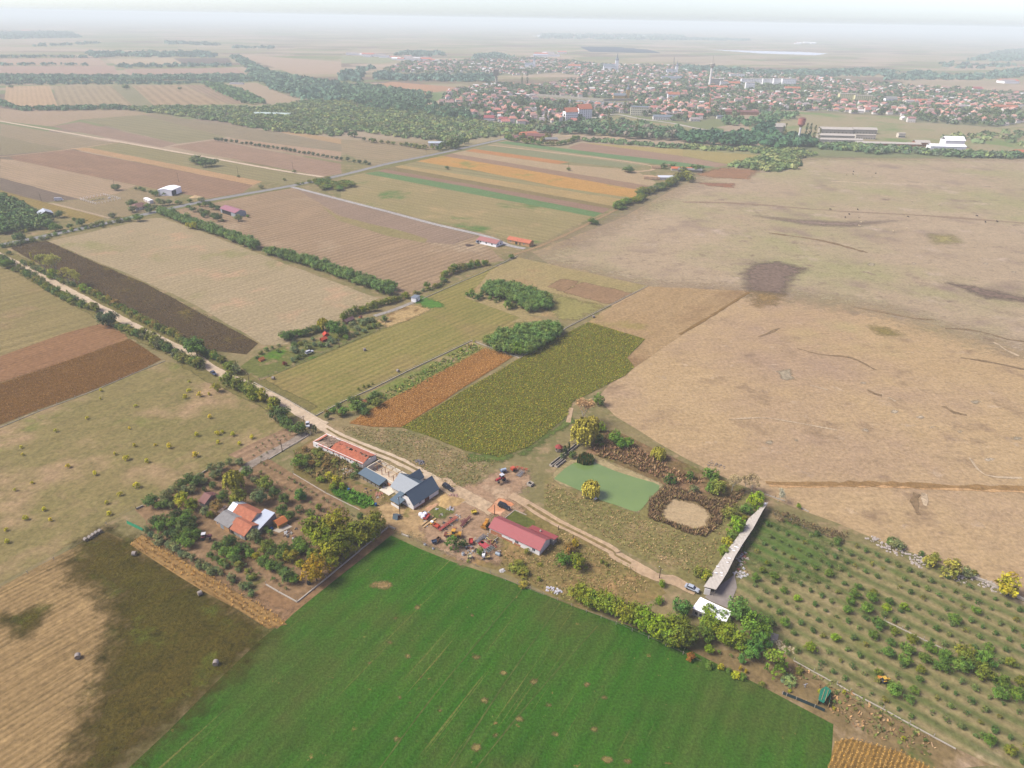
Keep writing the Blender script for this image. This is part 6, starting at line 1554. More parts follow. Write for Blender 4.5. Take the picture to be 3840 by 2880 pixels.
# shed, pavilion and small huts
def small_house(name,label,cat,c,x,y,L,D,eave,ridge,wall,roof,ang,**kw):
    """a small house by its centre and the direction of its ridge (metres, radians)"""
    p=W(c,x,y)
    ca,sa=math.cos(ang),math.sin(ang)
    o=Vector((p.x-ca*L/2+sa*D/2,p.y-sa*L/2-ca*D/2,0))
    t,_=house(name,label,cat,c,(x,y),(x+1,y),D,eave,ridge,wall,roof,**kw)if False else (None,None)
    t=thing(name,o,ang,label,cat,kw.get('group'))
    b=MB();b.box(0,0,-.2,L,D,eave)
    hp=kw.get('hip',0)
    if not hp and ridge>eave:
        b.hull([(.01,.02,eave),(L-.01,.02,eave),(L-.01,D-.02,eave),(.01,D-.02,eave)],[(.01,D/2-.05,ridge),(L-.01,D/2-.05,ridge),(L-.01,D/2+.05,ridge),(.01,D/2+.05,ridge)])
    b.build('wall',wall,t)
    oh=kw.get('oh',.4)
    s=(ridge-eave)/(D/2);e=eave-oh*s+.06
    r=MB()
    r.slab([(-oh,-oh,e),(L+oh,-oh,e),(L+oh-hp,D/2,ridge+.06),(-oh+hp,D/2,ridge+.06)],.12)
    r.slab([(L+oh,D+oh,e),(-oh,D+oh,e),(-oh+hp,D/2,ridge+.06),(L+oh-hp,D/2,ridge+.06)],.12)
    if hp:
        r.slab([(-oh,D+oh,e),(-oh,-oh,e),(-oh+hp,D/2,ridge+.05)],.12)
        r.slab([(L+oh,-oh,e),(L+oh,D+oh,e),(L+oh-hp,D/2,ridge+.05)],.12)
    r.build('roof',roof,t)
    for side,x0,z0,ww,hh in kw.get('wins',()):window(t,x0,z0,ww,hh,side,L,D)
    for x0,ww,hh,m in kw.get('doors',()):
        d=MB();d.box(x0,-.04,0,x0+ww,-.002,hh);d.build('door',m,t)
    return t
p0,p1=(1482,395),(1512,405)
house('white_shed','white shed with flat grey roof at the wire fence','shed','K',(1480,395),(1560,388)if False else (1520,403),5.2,3.2,3.5,M['white2'],M['lightgrey'],oh=.35,yr=.98,doors=[('e',1.2,1.2,2.1,M['grey'])])
AX=A1+math.pi/2
small_house('tin_shed','long dark red tunnel roofed shed in the garden hedge','shed','K',940,572,7,3.4,1.8,2.9,M['darkwood'],plain('dull_red_sheet',C(128,96,96),.8,.15),A1+.1,oh=.2)
small_house('red_summer_house','small red roofed summer house among the garden trees','summer house','K',745,700,3.2,3,2.0,3.2,plain('red_boards',C(160,60,48),.85,.12),plain('bright_red_roof',C(206,78,54),.8,.1),A1+1.2,oh=.3)
small_house('red_garden_shed','smaller red orange garden shed below the red summer house','shed','K',724,735,3.4,2.6,1.7,2.6,plain('red_boards',C(160,60,48),.85,.12),plain('red_orange_roof',C(212,90,58),.8,.1),A1,oh=.3)
small_house('orange_hutch','small orange wooden hut on the garden lawn','hut','K',187,905,2.6,2.2,1.2,2.2,plain('orange_boards',C(206,120,64),.85,.1),plain('orange_roof',C(206,128,76),.8,.1),A1,oh=.2)
small_house('orange_cabin','tiny orange cabin beside the long dark red shed','cabin','K',1043,545,1.6,1.6,1.9,2.5,plain('orange_boards',C(200,128,60),.85,.1),M['browntile'],A1,oh=.15)
small_house('thicket_hut','rusty roofed hut hidden in the thicket at the maize end','hut','K',1090,1275,3,2.6,1.6,2.4,M['brick'],plain('rusty_orange_roof',C(186,118,78),.85,.2),A1,oh=.25)
# hexagonal pavilion by the troughs
pv=W('F',145,345)
t=thing('pavilion',(pv.x,pv.y,0),0,'little red roofed garden pavilion by the concrete troughs','pavilion')
b=MB();b.lathe([(1.9,2.15),(1.95,2.25),(.9,3.0),(.06,3.5)],6);b.build('roof',plain('pavilion_red',C(160,72,66),.8,.12),t)
for i in range(6):
    a=math.pi/3*i;b=MB();b.tube((1.5*math.cos(a),1.5*math.sin(a),0),(1.5*math.cos(a),1.5*math.sin(a),2.2),.09,n=5);b.build('post',M['wood'],t)
b=MB();b.lathe([(1.6,.1),(1.6,.9),(1.5,.9),(1.5,.2)],6);b.build('railing',M['greywood'],t)
# concrete troughs
for q0,q1,lb in [((80,505),(355,285),'long narrow concrete trough leading from the pavilion to the pond'),((130,515),(215,445),'short concrete trough beside the long one')]:
    a,rz,L=frame('F',q0,q1)
    t=thing('concrete_trough',a,rz,lb,'trough')
    b=MB();b.box(0,0,0,L,.22,.9);b.build('side_wall',M['concrete'],t)
    b=MB();b.box(0,1.3,0,L,1.52,.9);b.build('side_wall',M['concrete'],t)
    b=MB();b.box(0,.222,0,.22,1.298,.9);b.build('end_wall',M['concrete'],t)
    b=MB();b.box(.22,.222,.02,L,1.298,.3);b.build('bottom',M['dark'],t)

# houses beyond the meadow
_,_,l1=frame('10',(905,1583),(975,1603))
house('new_bungalow','white bungalow with muted red roof on bare earth by the grey side road','bungalow','10',(905,1583),(978,1606),2*pd('10',(905,1583),(978,1606),(1030,1590),0),3.0,4.6,M['white2'],roof_mat('muted_red',C(176,120,112),.06,.5),oh=.5,wins=[('s',2,1.2,1.2,1.2),('s',l1*.5,1.2,1.2,1.2),('s',l1*.8,1.2,1.2,1.2),('e',2,1.2,1.4,1.3),('e',6,1.2,1.4,1.3)])if False else None
small_house('new_bungalow','white bungalow with muted red roof on bare earth by the grey side road','bungalow','10',963,1580,20,10,3.2,4.9,M['white2'],roof_mat('muted_red',C(176,120,112),.06,.5),A1-math.pi/2+.08,oh=.6,wins=[('s',3,1.2,1.4,1.3),('s',9,1.2,1.4,1.3),('s',15,1.2,1.4,1.3),('e',2,1.2,1.5,1.4),('e',6,1.2,1.5,1.4)])
small_house('brick_farmhouse','unfinished long house with orange tiled roof by the pasture track','house','10',1160,1580,22,7,3.2,5.0,M['orange_plaster'],M['orangetile'],A1-math.pi/2+.12,oh=.5,wins=[('s',3,1.0,1.0,1.3),('s',16,1.0,1.2,1.2)],doors=[(8,2.2,2.2,M['dark']),(12,1.4,2.1,M['darkwood'])])
pa=A1-math.pi/2
pr=ang_of('00',1000,1376,1330,1304)
small_house('white_barn','open white metal barn beyond the paved road','barn','J',1473,292,19,15,6,7.2,M['white2'],roof_mat('white_metal_roof',C(246,248,250,1.4),.03,.6),pr+.45,oh=.3,doors=[(.6,8,5,M['dark'])])
small_house('pink_roof_barn','long barn with pink metal roof and grey gable','barn','J',2018,465,27,11,4.2,6.2,plain('pale_blue_grey',C(176,184,190),.85,.08),M['pinkroof'],A1-math.pi/2-.02,oh=.5,doors=[(3,16,3.4,M['dark'])])
small_house('black_barn','black boarded barn with pale grey roof in the plantation','barn','J',400,490,13,11,4.0,6.6,M['blackboard'],roof_mat('pale_grey_roof',C(196,204,212),.05,.5),pr+math.pi/2-.3,oh=.4,doors=[(4,1.6,2.2,M['white2'])])
small_house('old_cottage','old cottage with brown hipped roof by the paved road','cottage','J',1205,420,14,11,3.0,5.6,M['cream'],plain('brown_tile',C(146,110,98),.9,.2,.6),pr,hip=4,oh=.5,wins=[('s',2,1,1.2,1.2),('s',8,1,1.2,1.2)])
small_house('container_shed','long white container shed with dark doorways behind the old cottage','shed','J',1287,365,15,4,3.2,3.5,M['white'],M['white2'],A1-math.pi/2-.1,oh=.1,doors=[(2,1.6,2.4,M['browntile']),(6.5,1.6,2.4,M['browntile']),(11,1.6,2.4,M['browntile'])])
small_house('log_yard_barn','low white roofed barn at the far log yard','barn','10',2118,1160,26,10,3.0,4.4,M['white'],roof_mat('white_blue_roof',C(226,232,238),.04,.8),.05,oh=.5,doors=[(14,4,2.6,M['dark'])])
small_house('log_yard_shed','shed with bright orange roof among log stacks','shed','20',-10,1105,26,9,3.0,4.6,M['cream'],plain('bright_orange_roof',C(214,122,78),.9,.1),-.12,oh=.5)
small_house('log_yard_store','grey roofed open store at the log yard','shed','20',45,1112,30,9,3.0,4.4,M['greywood'],M['asbestos'],-.12,oh=.5)
small_house('roadside_farm','farmhouse with bright orange roof near the paved road','farmhouse','10',1215,885,34,15,4,8,M['cream'],M['orangetile'],pr*.4,hip=5,oh=.6)
small_house('farm_outbuilding','long brown roofed outbuilding of the orange roofed farm','outbuilding','10',1285,892,40,13,3.4,6.4,M['brick'],M['browntile'],-.12,oh=.6)
small_house('farm_outbuilding','low red brown roofed barn before the orange roofed farmhouse','outbuilding','10',1170,905,44,13,3,6.0,M['brick'],M['browntile'],-.35,oh=.6)
small_house('farm_outbuilding','dark grey roofed hut right of the orange roofed farm','outbuilding','10',1345,912,26,11,3,5.4,M['orange_plaster'],M['asbestos'],.2,oh=.6)
small_house('woods_hall','pale green roofed hall at the edge of the scrub woods','hall','00',1770,750,70,18,4,6,M['white'],plain('pale_green_sheet',C(196,214,204),.7,.05),-.1,oh=.4)
small_house('road_shed','small pale blue roofed shed in trees by the road bend','shed','10',630,940,30,14,4,5.5,M['white'],roof_mat('pale_blue_roof',C(200,212,220),.04,.8),.1,oh=.4)
small_house('canal_house','white huts beside the canal hedge','hut','00',1535,545,36,10,3,4.5,M['white2'],M['asbestos'],0,oh=.4)
# ------------------------------------------------------------------ vehicles, machines, yard clutter
def dirpx(c,x0,y0,x1,y1,z=.6):
    a,b=W(c,x0,y0,z),W(c,x1,y1,z)
    return (a+b)/2,math.atan2((b-a).y,(b-a).x)

def mk(name,label,cat,loc,rz,parts,group=None,scale=1.0,bevel=0.0):
    """parts: (name, material, primitives); primitives b = box, t = tube, l = lathe, h = hull of two rings"""
    t=thing(name,(loc[0],loc[1],loc[2]if len(loc)>2 else 0.08),rz,label,cat,group)
    t.scale=(scale,)*3
    for nm,mat,prims in parts:
        b=MB()
        for p in prims:
            if p[0]=='b':b.box(*p[1:])
            elif p[0]=='t':b.tube(*p[1:])
            elif p[0]=='l':b.lathe(*p[1:])
            else :b.hull(*p[1:])
        b.build(nm,mat,t,bevel)
    return t
_pm={}
def paint(r,g,b,rough=.4,metal=0.0):
    k=(r,g,b,rough,metal)
    if k not in _pm:_pm[k]=plain('paint',C(r*.9+10,g*.9+12,b*.9+14),max(rough,.45),.2,1.5,.4,metal,dirt=(C(r*.6+50,g*.6+46,b*.6+40),1.4,.58))
    return _pm[k]
RUB=plain('rubber',(.02,.02,.02,1),.9,.2)
RUST=plain('rusty_steel',C(128,74,56),.9,.3,2)
STEEL=plain('dull_steel',C(140,142,146),.6,.15)
def P2(c,x,y):
    p=W(c,x,y);return (p.x,p.y,.09)
def wheel(x,y,r,w):return ('t',(x,y-w/2,r),(x,y+w/2,r),r,r,14)

def car(label,c,rear,front,colr,L=4.4,H=1.45,suv=False,name='parked_car',van=False):
    m,rz=dirpx(c,*rear,*front,.7)
    w=1.8;pm=paint(*colr,.3)
    ring=lambda x,hw,z:None
    zb=.55 if suv else .45
    zh=.95 if suv else .85
    h=L/2
    body=[('h',[(-h,-.8,.3),(h,-.78,.3),(h,.78,.3),(-h,.8,.3)],[(-h-.04,-.88,zb),(h+.06,-.85,zb),(h+.06,.85,zb),(-h-.04,.88,zb)]),
            ('h',[(-h-.04,-.88,zb+.001),(h+.06,-.85,zb+.001),(h+.06,.85,zb+.001),(-h-.04,.88,zb+.001)],[(-h+.03,-.84,zh),(h-.15,-.8,zh-.08),(h-.15,.8,zh-.08),(-h+.03,.84,zh)])]
    x0,x1=(-h+.08,h-.55)if van else ((-h+.12,h-1.25)if suv else (-h+.55,h-1.2))
    t0,t1=(-h+.15,h-1.2)if van else ((-h+.3,h-1.85)if suv else (-h+1.1,h-1.95))
    glass=[('h',[(x0,-.8,zh),(x1,-.8,zh-.03),(x1,.8,zh-.03),(x0,.8,zh)],[(t0,-.62,H-.07),(t1,-.62,H-.07),(t1,.62,H-.07),(t0,.62,H-.07)])]
    roof=[('b',t0-.05,-.66,H-.069,t1+.06,.66,H)]
    pil=[('t',(x0+.02,s*.81,zh),(t0,s*.64,H-.05),.045,.045,4)for s in (1,-1)]+[('t',(x1-.02,s*.81,zh-.02),(t1,s*.64,H-.05),.045,.045,4)for s in (1,-1)]+[('t',((x0+x1)/2-.1,s*.81,zh),((t0+t1)/2-.1,s*.64,H-.05),.045,.045,4)for s in (1,-1)]
    parts=[('body',pm,body+pil),('windows',M['glass']if not van else pm,glass),('roof',pm,roof)]
    r=.36 if suv else .31
    for x in (-h*.6,h*.62):
        for s in (1,-1):parts.append(('wheel',RUB,[wheel(x,s*.78,r,.22)]))
    for s in (1,-1):parts.append(('headlight',M['white2'],[('b',h-.02,s*.62-.16,zb+.08,h+.075,s*.62+.16,zb+.22)]))
    return mk(name,label,'car' if not van else 'van',m,rz,parts,None,1.06,.03)
car('black estate car parked on the gravel road beside the slate house','A',(1950,905),(2050,965),(38,40,44),4.6,1.6,True)
car('black off road car on the orange brick rubble','C',(740,125),(850,170),(34,38,40),4.8,1.75,True)
car('silver sedan parked at the end of the farm track by the long barn','H',(405,285),(525,335),(206,214,222),4.6,1.45)
car('white car parked at the driveway gate on the gravel road','A',(186,100),(188,142),(238,240,244),4.4,1.5)
car('dark blue car parked on the roadside below the gravel road','01',(1368,752),(1400,776),(74,84,108),4.5,1.5)
car('red car on the paved road by the old cottage','J',(1414,420),(1384,412),(206,60,56),4.4,1.5)
car('white van parked in the field beside the substation fence','J',(482,352),(538,350),(240,240,240),7.5,2.9,True,'parked_van',True)
car('white vehicle parked in the garden plots beside the fence','K',(582,845),(618,832),(232,234,236),4.6,1.7,True)
car('blue white van parked beside the new bungalow','10',(882,1573),(902,1570),(190,202,222),5,2,True)

def tractor(label,c,back,front,colr,roofc,s=1.0):
    m,rz=dirpx(c,*back,*front,1.0)
    pm=paint(*colr,.5)
    parts=[('hood',pm,[('b',.3,-.38,.85,2.1,.38,1.5),('b',2.1,-.33,.9,2.25,.33,1.4)]),('chassis',STEEL,[('b',-.9,-.25,.55,2.1,.25,.84)]),
             ('cab',M['glass'],[('h',[(-1.0,-.7,1.0),(.29,-.7,1.0),(.29,.7,1.0),(-1.0,.7,1.0)],[(-.9,-.6,2.4),(.15,-.6,2.4),(.15,.6,2.4),(-.9,.6,2.4)])]),
             ('cab_roof',paint(*roofc,.5),[('b',-1.1,-.75,2.401,.35,.75,2.56)]),('exhaust',RUST,[('t',(1.2,.2,1.5),(1.2,.2,2.5),.05)]),
             ('fender',pm,[('b',-1.3,.701,1.5,.1,1.1,1.62)]),('fender',pm,[('b',-1.3,-1.1,1.5,.1,-.701,1.62)])]
    for sy in (1,-1):
        parts+=[('rear_wheel',RUB,[wheel(-.6,sy*.9,.8,.45)]),('front_wheel',RUB,[wheel(1.7,sy*.8,.45,.3)])]
    return mk('tractor',label,'tractor',m,rz,parts,None,s)
tractor('red tractor with white cab roof standing in the bare yard','L',(378,350),(332,372),(196,52,56),(236,236,238),1.15)
tractor('dark red tractor with white roof among the farmstead fruit trees','D',(918,1040),(958,1035),(120,40,56),(238,236,232),1.0)
tractor('small yellow orchard tractor working between the fruit tree rows','I',(1560,268),(1588,262),(238,180,50),(240,190,60),.75)
p,rz=dirpx('I',1505,240,1555,250)
mk('sprayer_tank','orange sprayer tank towed behind the small yellow tractor','sprayer',p,rz,[('tank',paint(240,150,50),[('t',(-1,0,.9),(1,0,.9),.6,.6,12)]),('axle',RUB,[wheel(0,.7,.4,.2),wheel(0,-.7,.4,.2)])])
p,rz=dirpx('B',940,790,1035,800)
YEL=paint(232,168,44)
mk('loader','yellow wheel loader with raised fork standing in the machinery yard','loader',p,rz,[('body',YEL,[('b',.2,-.8,.7,2.3,.8,1.6),('b',-1.4,-.75,.6,.19,.75,1.3)]),('cab',M['glass'],[('b',-1.0,-.65,1.301,.18,.65,2.5)]),('cab_roof',YEL,[('b',-1.1,-.75,2.501,.3,.75,2.7)]),
   ('boom',YEL,[('t',(-1.0,.6,1.2),(-2.9,.6,.6),.12),('t',(-1.0,-.6,1.2),(-2.9,-.6,.6),.12)]),('bucket',RUST,[('b',-3.8,-1.0,.1,-2.8,1.0,.7)])]+[('wheel',RUB,[wheel(x,s*.85,.6,.4)])for x in (-.9,1.5)for s in (1,-1)],None,1.05)
p,rz=dirpx('B',1365,690,1415,630)
mk('dozer','orange tracked dozer parked at the end of the red roofed house','dozer',p,rz,[('body',paint(224,150,40),[('b',-1.6,-.6,.7,.4,.6,1.7)]),('cab',paint(226,160,60),[('b',.41,-.6,.9,1.5,.6,2.4)]),('track',RUB,[('b',-1.6,-1.05,.05,1.6,-.62,.8)]),('track',RUB,[('b',-1.6,.62,.05,1.6,1.05,.8)]),('blade',paint(206,140,50),[('b',-2.1,-1.2,.1,-1.9,1.2,1.0)])])
def lattice(name,label,cat,c,a,b,colr,w=1.2,z=.9,n=9,group=None):
    p0,rz,L=frame(c,a,b)
    m=paint(*colr,.7)
    rails=[('t',(0,s*w/2,z),(L,s*w/2,z+.5),.09)for s in (1,-1)]
    bars=[]
    for i in range(n):
        x=L*i/n;bars+=[('t',(x,-w/2,z+.5*i/n),(x+L/n,w/2,z+.5*(i+1)/n),.07),('t',(x,w/2,z+.5*i/n),(x+L/n,-w/2,z+.5*(i+1)/n),.07)]
    legs=[('t',(L*f,s*w/2,0),(L*f,s*w/2,z+.5*f),.08)for f in (.1,.5,.9)for s in (1,-1)]
    return mk(name,label,cat,p0,rz,[('rail',m,rails),('bracing',m,bars),('leg',m,legs),('trough',paint(colr[0]*.85,colr[1]*.8,colr[2]*.8,.8),[('b',L*.05,-w*.22,z-.1,L*.95,w*.22,z+.08)])],group)
lattice('conveyor','long orange red grain conveyor lying in the machinery yard','conveyor','B',(775,745),(1015,575),(214,92,74),1.3)
lattice('conveyor','long rusty dark red conveyor beside the orange red one','conveyor','B',(1065,695),(1190,570),(128,58,56),.9)
lattice('harrow_frame','grey steel harrow frame near the red flatbed trailer','harrow','B',(1265,880),(1380,800),(120,118,120),1.4,.4)
lattice('harrow_frame','rusty red frame lying beside the rusty conveyor','harrow','B',(1065,625),(1135,600),(140,76,66),1.6,.4,5)
def box_trailer(name,label,cat,c,a,b,w,h,colr,group=None,load=None):
    m,rz=dirpx(c,*a,*b,.5)
    L=(W(c,*a)-W(c,*b)).length
    pm=paint(*colr,.6)
    prt=[('bed',pm,[('b',-L/2,-w/2,.45,L/2,w/2,.6)]),('side',pm,[('b',-L/2,-w/2,.601,L/2,-w/2+.08,.6+h)]),('side',pm,[('b',-L/2,w/2-.08,.601,L/2,w/2,.6+h)]),('end',pm,[('b',-L/2,-w/2+.081,.601,-L/2+.08,w/2-.081,.6+h)]),('end',pm,[('b',L/2-.08,-w/2+.081,.601,L/2,w/2-.081,.6+h)])]
    prt+=[('wheel',RUB,[wheel(x,s*(w/2-.15),.32,.2)])for x in (-L*.25,L*.25)for s in (1,-1)]
    return mk(name,label,cat,m,rz,prt+(load or []),group)
box_trailer('trailer','red flatbed trailer with a big black tyre on it','trailer','B',(1315,890),(1420,965),2.2,.25,(206,72,76))
p=P2('B',1345,905);mk('tyre','big black tyre lying on the red flatbed trailer','tyre',(p[0],p[1],.7),0,[('rubber',RUB,[('l',[(.35,0),(.75,0),(.8,.2),(.75,.4),(.35,.4)],14)])])
box_trailer('trailer','small bright red tipping trailer at the yard edge','trailer','B',(1198,850),(1192,910),1.5,.5,(214,64,50))
box_trailer('trailer','orange red box trailer hitched to the yellow white implement','trailer','B',(720,660),(780,695),1.5,.5,(216,78,46))
box_trailer('trailer','red trailer beside the white bulk bags','trailer','B',(600,590),(650,535),1.6,.6,(206,72,60))
box_trailer('skip','blue steel bucket skip lying near the fence','skip','B',(690,890),(750,875),1.3,.5,(62,84,118))
box_trailer('skip','rusty brown excavator bucket near the blue skip','skip','B',(760,845),(795,865),1.5,.7,(128,86,60))
box_trailer('barrow','yellow tub trailer on the bare yard near the gravel road','trailer','B',(1205,505),(1265,490),1.5,.4,(238,206,56))
box_trailer('barrow','beige metal tub next to the white machine by the fence','tub','B',(1385,1085),(1440,1075),1.3,.4,(206,178,112))
box_trailer('barrow','pale yellow tub lying by the fence','tub','B',(1150,1080),(1200,1075),1.5,.5,(230,216,156))
def cyl(name,label,cat,c,x,y,r,h,colr,group=None,z=.08,flat=False,ang=0):
    p=P2(c,x,y)
    pm=paint(*colr,.6)
    if flat:return mk(name,label,cat,p,ang,[('shell',pm,[('t',(-h/2,0,r),(h/2,0,r),r,r,12)]),('cradle',STEEL,[('b',-h*.3,-r*.7,0,h*.3,r*.7,r*.35)])],group)
    return mk(name,label,cat,p,0,[('shell',pm,[('l',[(r*.95,0),(r,.08),(r,h-.05),(r*.9,h)],12)]),('lid',STEEL,[('l',[(r*.9,h+.001),(r*.85,h+.05)],12)])],group)
cyl('barrel','dark barrel in the clutter beside the small red trailer','barrel','B',1138,965,.42,1.1,(70,66,76))
for x,y,lb in [(1172,945,'orange round drum nearer the dark barrel'),(1203,955,'orange round drum farther from the dark barrel')]:cyl('drum',lb,'drum','B',x,y,.55,.8,(220,150,110),'orange drums in the yard')
cyl('tank','grey horizontal tank lying in dry grass right of the clutter','tank','B',1545,1045,.6,1.8,(170,184,190),None,.08,True,-.5)
cyl('tank','white plastic tank beside the fence','tank','B',1095,1045,.55,1.2,(226,232,232))
cyl('tank','small white canister at the lucerne fence','tank','B',600,912,.5,.5,(232,230,220))
cyl('tank','little white bucket at the lucerne fence','tank','B',707,965,.4,.5,(232,234,238))
for x,y,lb in [(1170,1012,'black tyre lying beside the white scrap'),(1265,975,'black tyre leaning left of the green bush'),(1240,1000,'black tyre lying left of the green bush')]:
    q=P2('B',x,y);mk('tyre',lb,'tyre',q,0,[('rubber',RUB,[('l',[(.3,0),(.55,0),(.6,.14),(.55,.28),(.3,.28)],12)])],'loose tyres in the yard')
p,rz=dirpx('B',1355,1085,1370,1020);mk('seed_drill','white metal machine standing by the green bush','machine',p,rz,[('hopper',M['white2'],[('b',-1.2,-.5,.6,1.2,.5,1.3)]),('frame',STEEL,[('b',-1.5,-.4,.3,1.5,.4,.59)]),('wheel',RUB,[wheel(0,.7,.35,.2),wheel(0,-.7,.35,.2)])])
p,rz=dirpx('B',1395,1010,1480,950);mk('cultivator','grey green cultivator with many tines by the red flatbed','cultivator',p,rz,[('frame',paint(146,156,148),[('b',-1.8,s,.6,1.8,s+.14,.75)for s in (-1,-.3,.4,1)]),('crossbar',paint(146,156,148),[('b',x,-1,.76,x+.12,1.1,.88)for x in (-1.6,-.5,.6,1.5)]),('tine',STEEL,[('t',(x,s,.6),(x+.2,s,0),.04,.04,4)for x in (-1.5,-.9,-.3,.3,.9,1.5)for s in (-1,.4)])])
for i,(x,y,a,cl_)in enumerate([(1440,870,.3,(206,130,96)),(1480,880,1.0,(198,168,80)),(1450,900,1.8,(190,110,90)),(1490,930,.6,(170,96,66)),(1420,850,2.2,(226,200,110)),(1520,850,.9,(214,206,190))]):
    q=P2('B',x,y);m_=paint(*cl_,.8)
    mk('plough',['rust orange','dull yellow','faded red','brown','pale yellow','whitish'][i]+' plough part in the scrap heap by the red roofed house','plough',q,a,[('beam',m_,[('b',-1.1,-.1,.5,1.1,.1,.7),('b',-.8,-.6,.4,-.65,.6,.55)]),('share',RUST,[('h',[(x2,-.4,0),(x2+.4,-.2,0),(x2+.4,.3,0),(x2,.1,0)],[(x2,-.1,.49),(x2+.2,0,.49),(x2+.2,.1,.49),(x2,.1,.49)])for x2 in (-.9,-.1,.6)])],'scrap plough parts')
# implements by the red tractor
p,rz=dirpx('L',355,300,395,290);mk('sprayer','blue and white field sprayer at the yard edge','sprayer',p,rz,[('tank',paint(196,214,230),[('t',(-1.2,0,1.1),(1.0,0,1.1),.6,.6,12)]),('frame',paint(60,100,160),[('b',-1.4,-.7,.4,1.3,.7,.52)]),('boom',paint(60,100,160),[('t',(-1.3,-1.6,.9),(-1.3,1.6,.9),.07)]),('wheel',RUB,[wheel(0,.8,.4,.2),wheel(0,-.8,.4,.2)])])
ORG=paint(222,92,52)
p,rz=dirpx('L',425,295,460,275);mk('baler','orange red baler beside the blue white sprayer','baler',p,rz,[('body',ORG,[('b',-.9,-.8,.5,.9,.8,1.6)]),('pickup',ORG,[('b',.91,-.9,.3,1.6,.9,.8)]),('drawbar',ORG,[('t',(1.6,0,.5),(2.8,0,.5),.09)]),('wheel',RUB,[wheel(-.2,.95,.5,.25),wheel(-.2,-.95,.5,.25)])])
p,rz=dirpx('L',470,268,548,285);mk('hay_rake','orange red hay rake with spread arms next to the baler','hay rake',p,rz,[('beam',ORG,[('t',(-2.6,0,1.0),(2.6,0,.8),.12)])]+[('rotor',ORG,[('t',(x,-1.1,.5),(x,1.1,.5),.08),('t',(x-.8,-.6,.5),(x+.8,.6,.5),.08),('t',(x-.8,.6,.5),(x+.8,-.6,.5),.08),('t',(x,0,.5),(x,0,1.0),.08)])for x in (-2.0,0,2.0)])
lattice('roller','grey harrow roller lying behind the red tractor','harrow','L',(480,335),(515,298),(150,146,144),2.0,.4,5)
p=P2('L',572,395);mk('well','square white concrete well box at the edge of the yard','well',p,A1,[('ring',M['concrete'],[('b',-1.1,-1.1,0,1.1,-.85,1.1),('b',-1.1,.85,0,1.1,1.1,1.1),('b',-1.1,-.849,0,-.85,.849,1.1),('b',.85,-.849,0,1.1,.849,1.1)]),('shaft',M['dark'],[('b',-.84,-.84,0,.84,.84,.5)])])
# building yard
for a,b,lb in [((555,665),(710,545),'long squared timber beam nearer the white bags'),((580,690),(742,575),'long squared timber beam nearer the conveyor')]:
    o,rz,L=frame('B',a,b);mk('timber_beam',lb,'beam',o,rz,[('beam',M['wood'],[('b',0,-.35,0,L,.35,.5)])],'timber beams in the yard')
for i,(a,b)in enumerate([((615,455),(690,400)),((640,475),(745,400)),((690,420),(765,380))]):
    o,rz,L=frame('B',a,b);mk('board_stack',['stack of pale boards nearest the slate house','middle stack of pale boards by the slate house','stack of pinkish boards nearest the sand heap'][i],'boards',o,rz,[('boards',plain('fresh_boards',C(222,176,134),.85,.15,2),[('b',0,-.5+.27*k,.01*k,L*(1-.04*k),-.25+.27*k,.3+.03*k)for k in range(4)])],'board stacks by the slate house')
p,rz=dirpx('B',540,575,600,500)
mk('bulk_bag','pile of white bulk bags in the building yard','bags',p,rz,[('bag',plain('white_bag',C(238,240,246,1.2),.7,.05),[('l',[(.7,0),(1.0,.3),(.95,1.1),(.5,1.4)],9,(x,y))for x,y in ((-.9,-.7),(.9,-.6),(0,.8))])],None,.95,.05)
p,rz=dirpx('B',675,650,745,635);mk('rotavator','yellow and white implement beside the timber beams','implement',p,rz,[('frame',YEL,[('b',-1.2,-.6,.4,.9,.6,.9)]),('hopper',M['white2'],[('l',[(.4,.91),(.6,1.5),(.2,1.6)],8,(-.5,.1))]),('wheel',RUB,[wheel(0,.75,.35,.2),wheel(0,-.75,.35,.2)])])
def heap(name,label,cat,c,x,y,r,h,mat,seed=0,n=30,rocks=0,group=None):
    q=P2(c,x,y);rnd=random.Random(seed)
    t=thing(name,q,0,label,cat,group)
    b=MB()
    if not rocks:
        k=8
        for j in range(k+1):
            f=j/k
            for i in range(n):
                a=2*math.pi*i/n
                rr=r*f*(1+.18*math.sin(3*a+seed)+.1*math.sin(7*a))
                b.v.append((rr*math.cos(a),rr*math.sin(a)*.8,h*(1-f)**1.15*(1+.12*math.sin(2*a)*f)-.05))
        for j in range(k):
            for i in range(n):
                a,e=j*n+i,j*n+(i+1)%n
                b.f.append((a,a+n,e+n,e));b.m.append(0)
        b.build('mound',mat,t,smooth=True)
    else :
        for i in range(rocks):
            a,d=rnd.uniform(0,6.28),rnd.random()**.6*r
            s=rnd.uniform(.15,.5)
            x0,y0,z0=d*math.cos(a),d*math.sin(a)*.8,h*(1-d/r)*rnd.random()
            b.hull([(x0-s,y0-s*.6,z0-.1),(x0+s*.7,y0-s,z0-.1),(x0+s,y0+s*.6,z0-.1),(x0-s*.5,y0+s,z0-.1)],[(x0-s*.6,y0-s*.4,z0+s*.6),(x0+s*.6,y0-s*.5,z0+s*.8),(x0+s*.5,y0+s*.5,z0+s*.5),(x0-s*.4,y0+s*.5,z0+s*.7)])
        b.build('debris',mat,t)
    return t
heap('sand_heap','heap of yellow sand between slate house and gravel road','sand heap','B',920,350,5.6,1.7,field_mat('sand',C(206,176,124),C(196,164,112)),1)
heap('rubble_pile','pile of pinkish bricks and bags by the parked black estate','rubble','B',975,275,2.2,.9,plain('brick_rubble_pile',C(206,168,150),.9,.3,2),2,rocks=26)
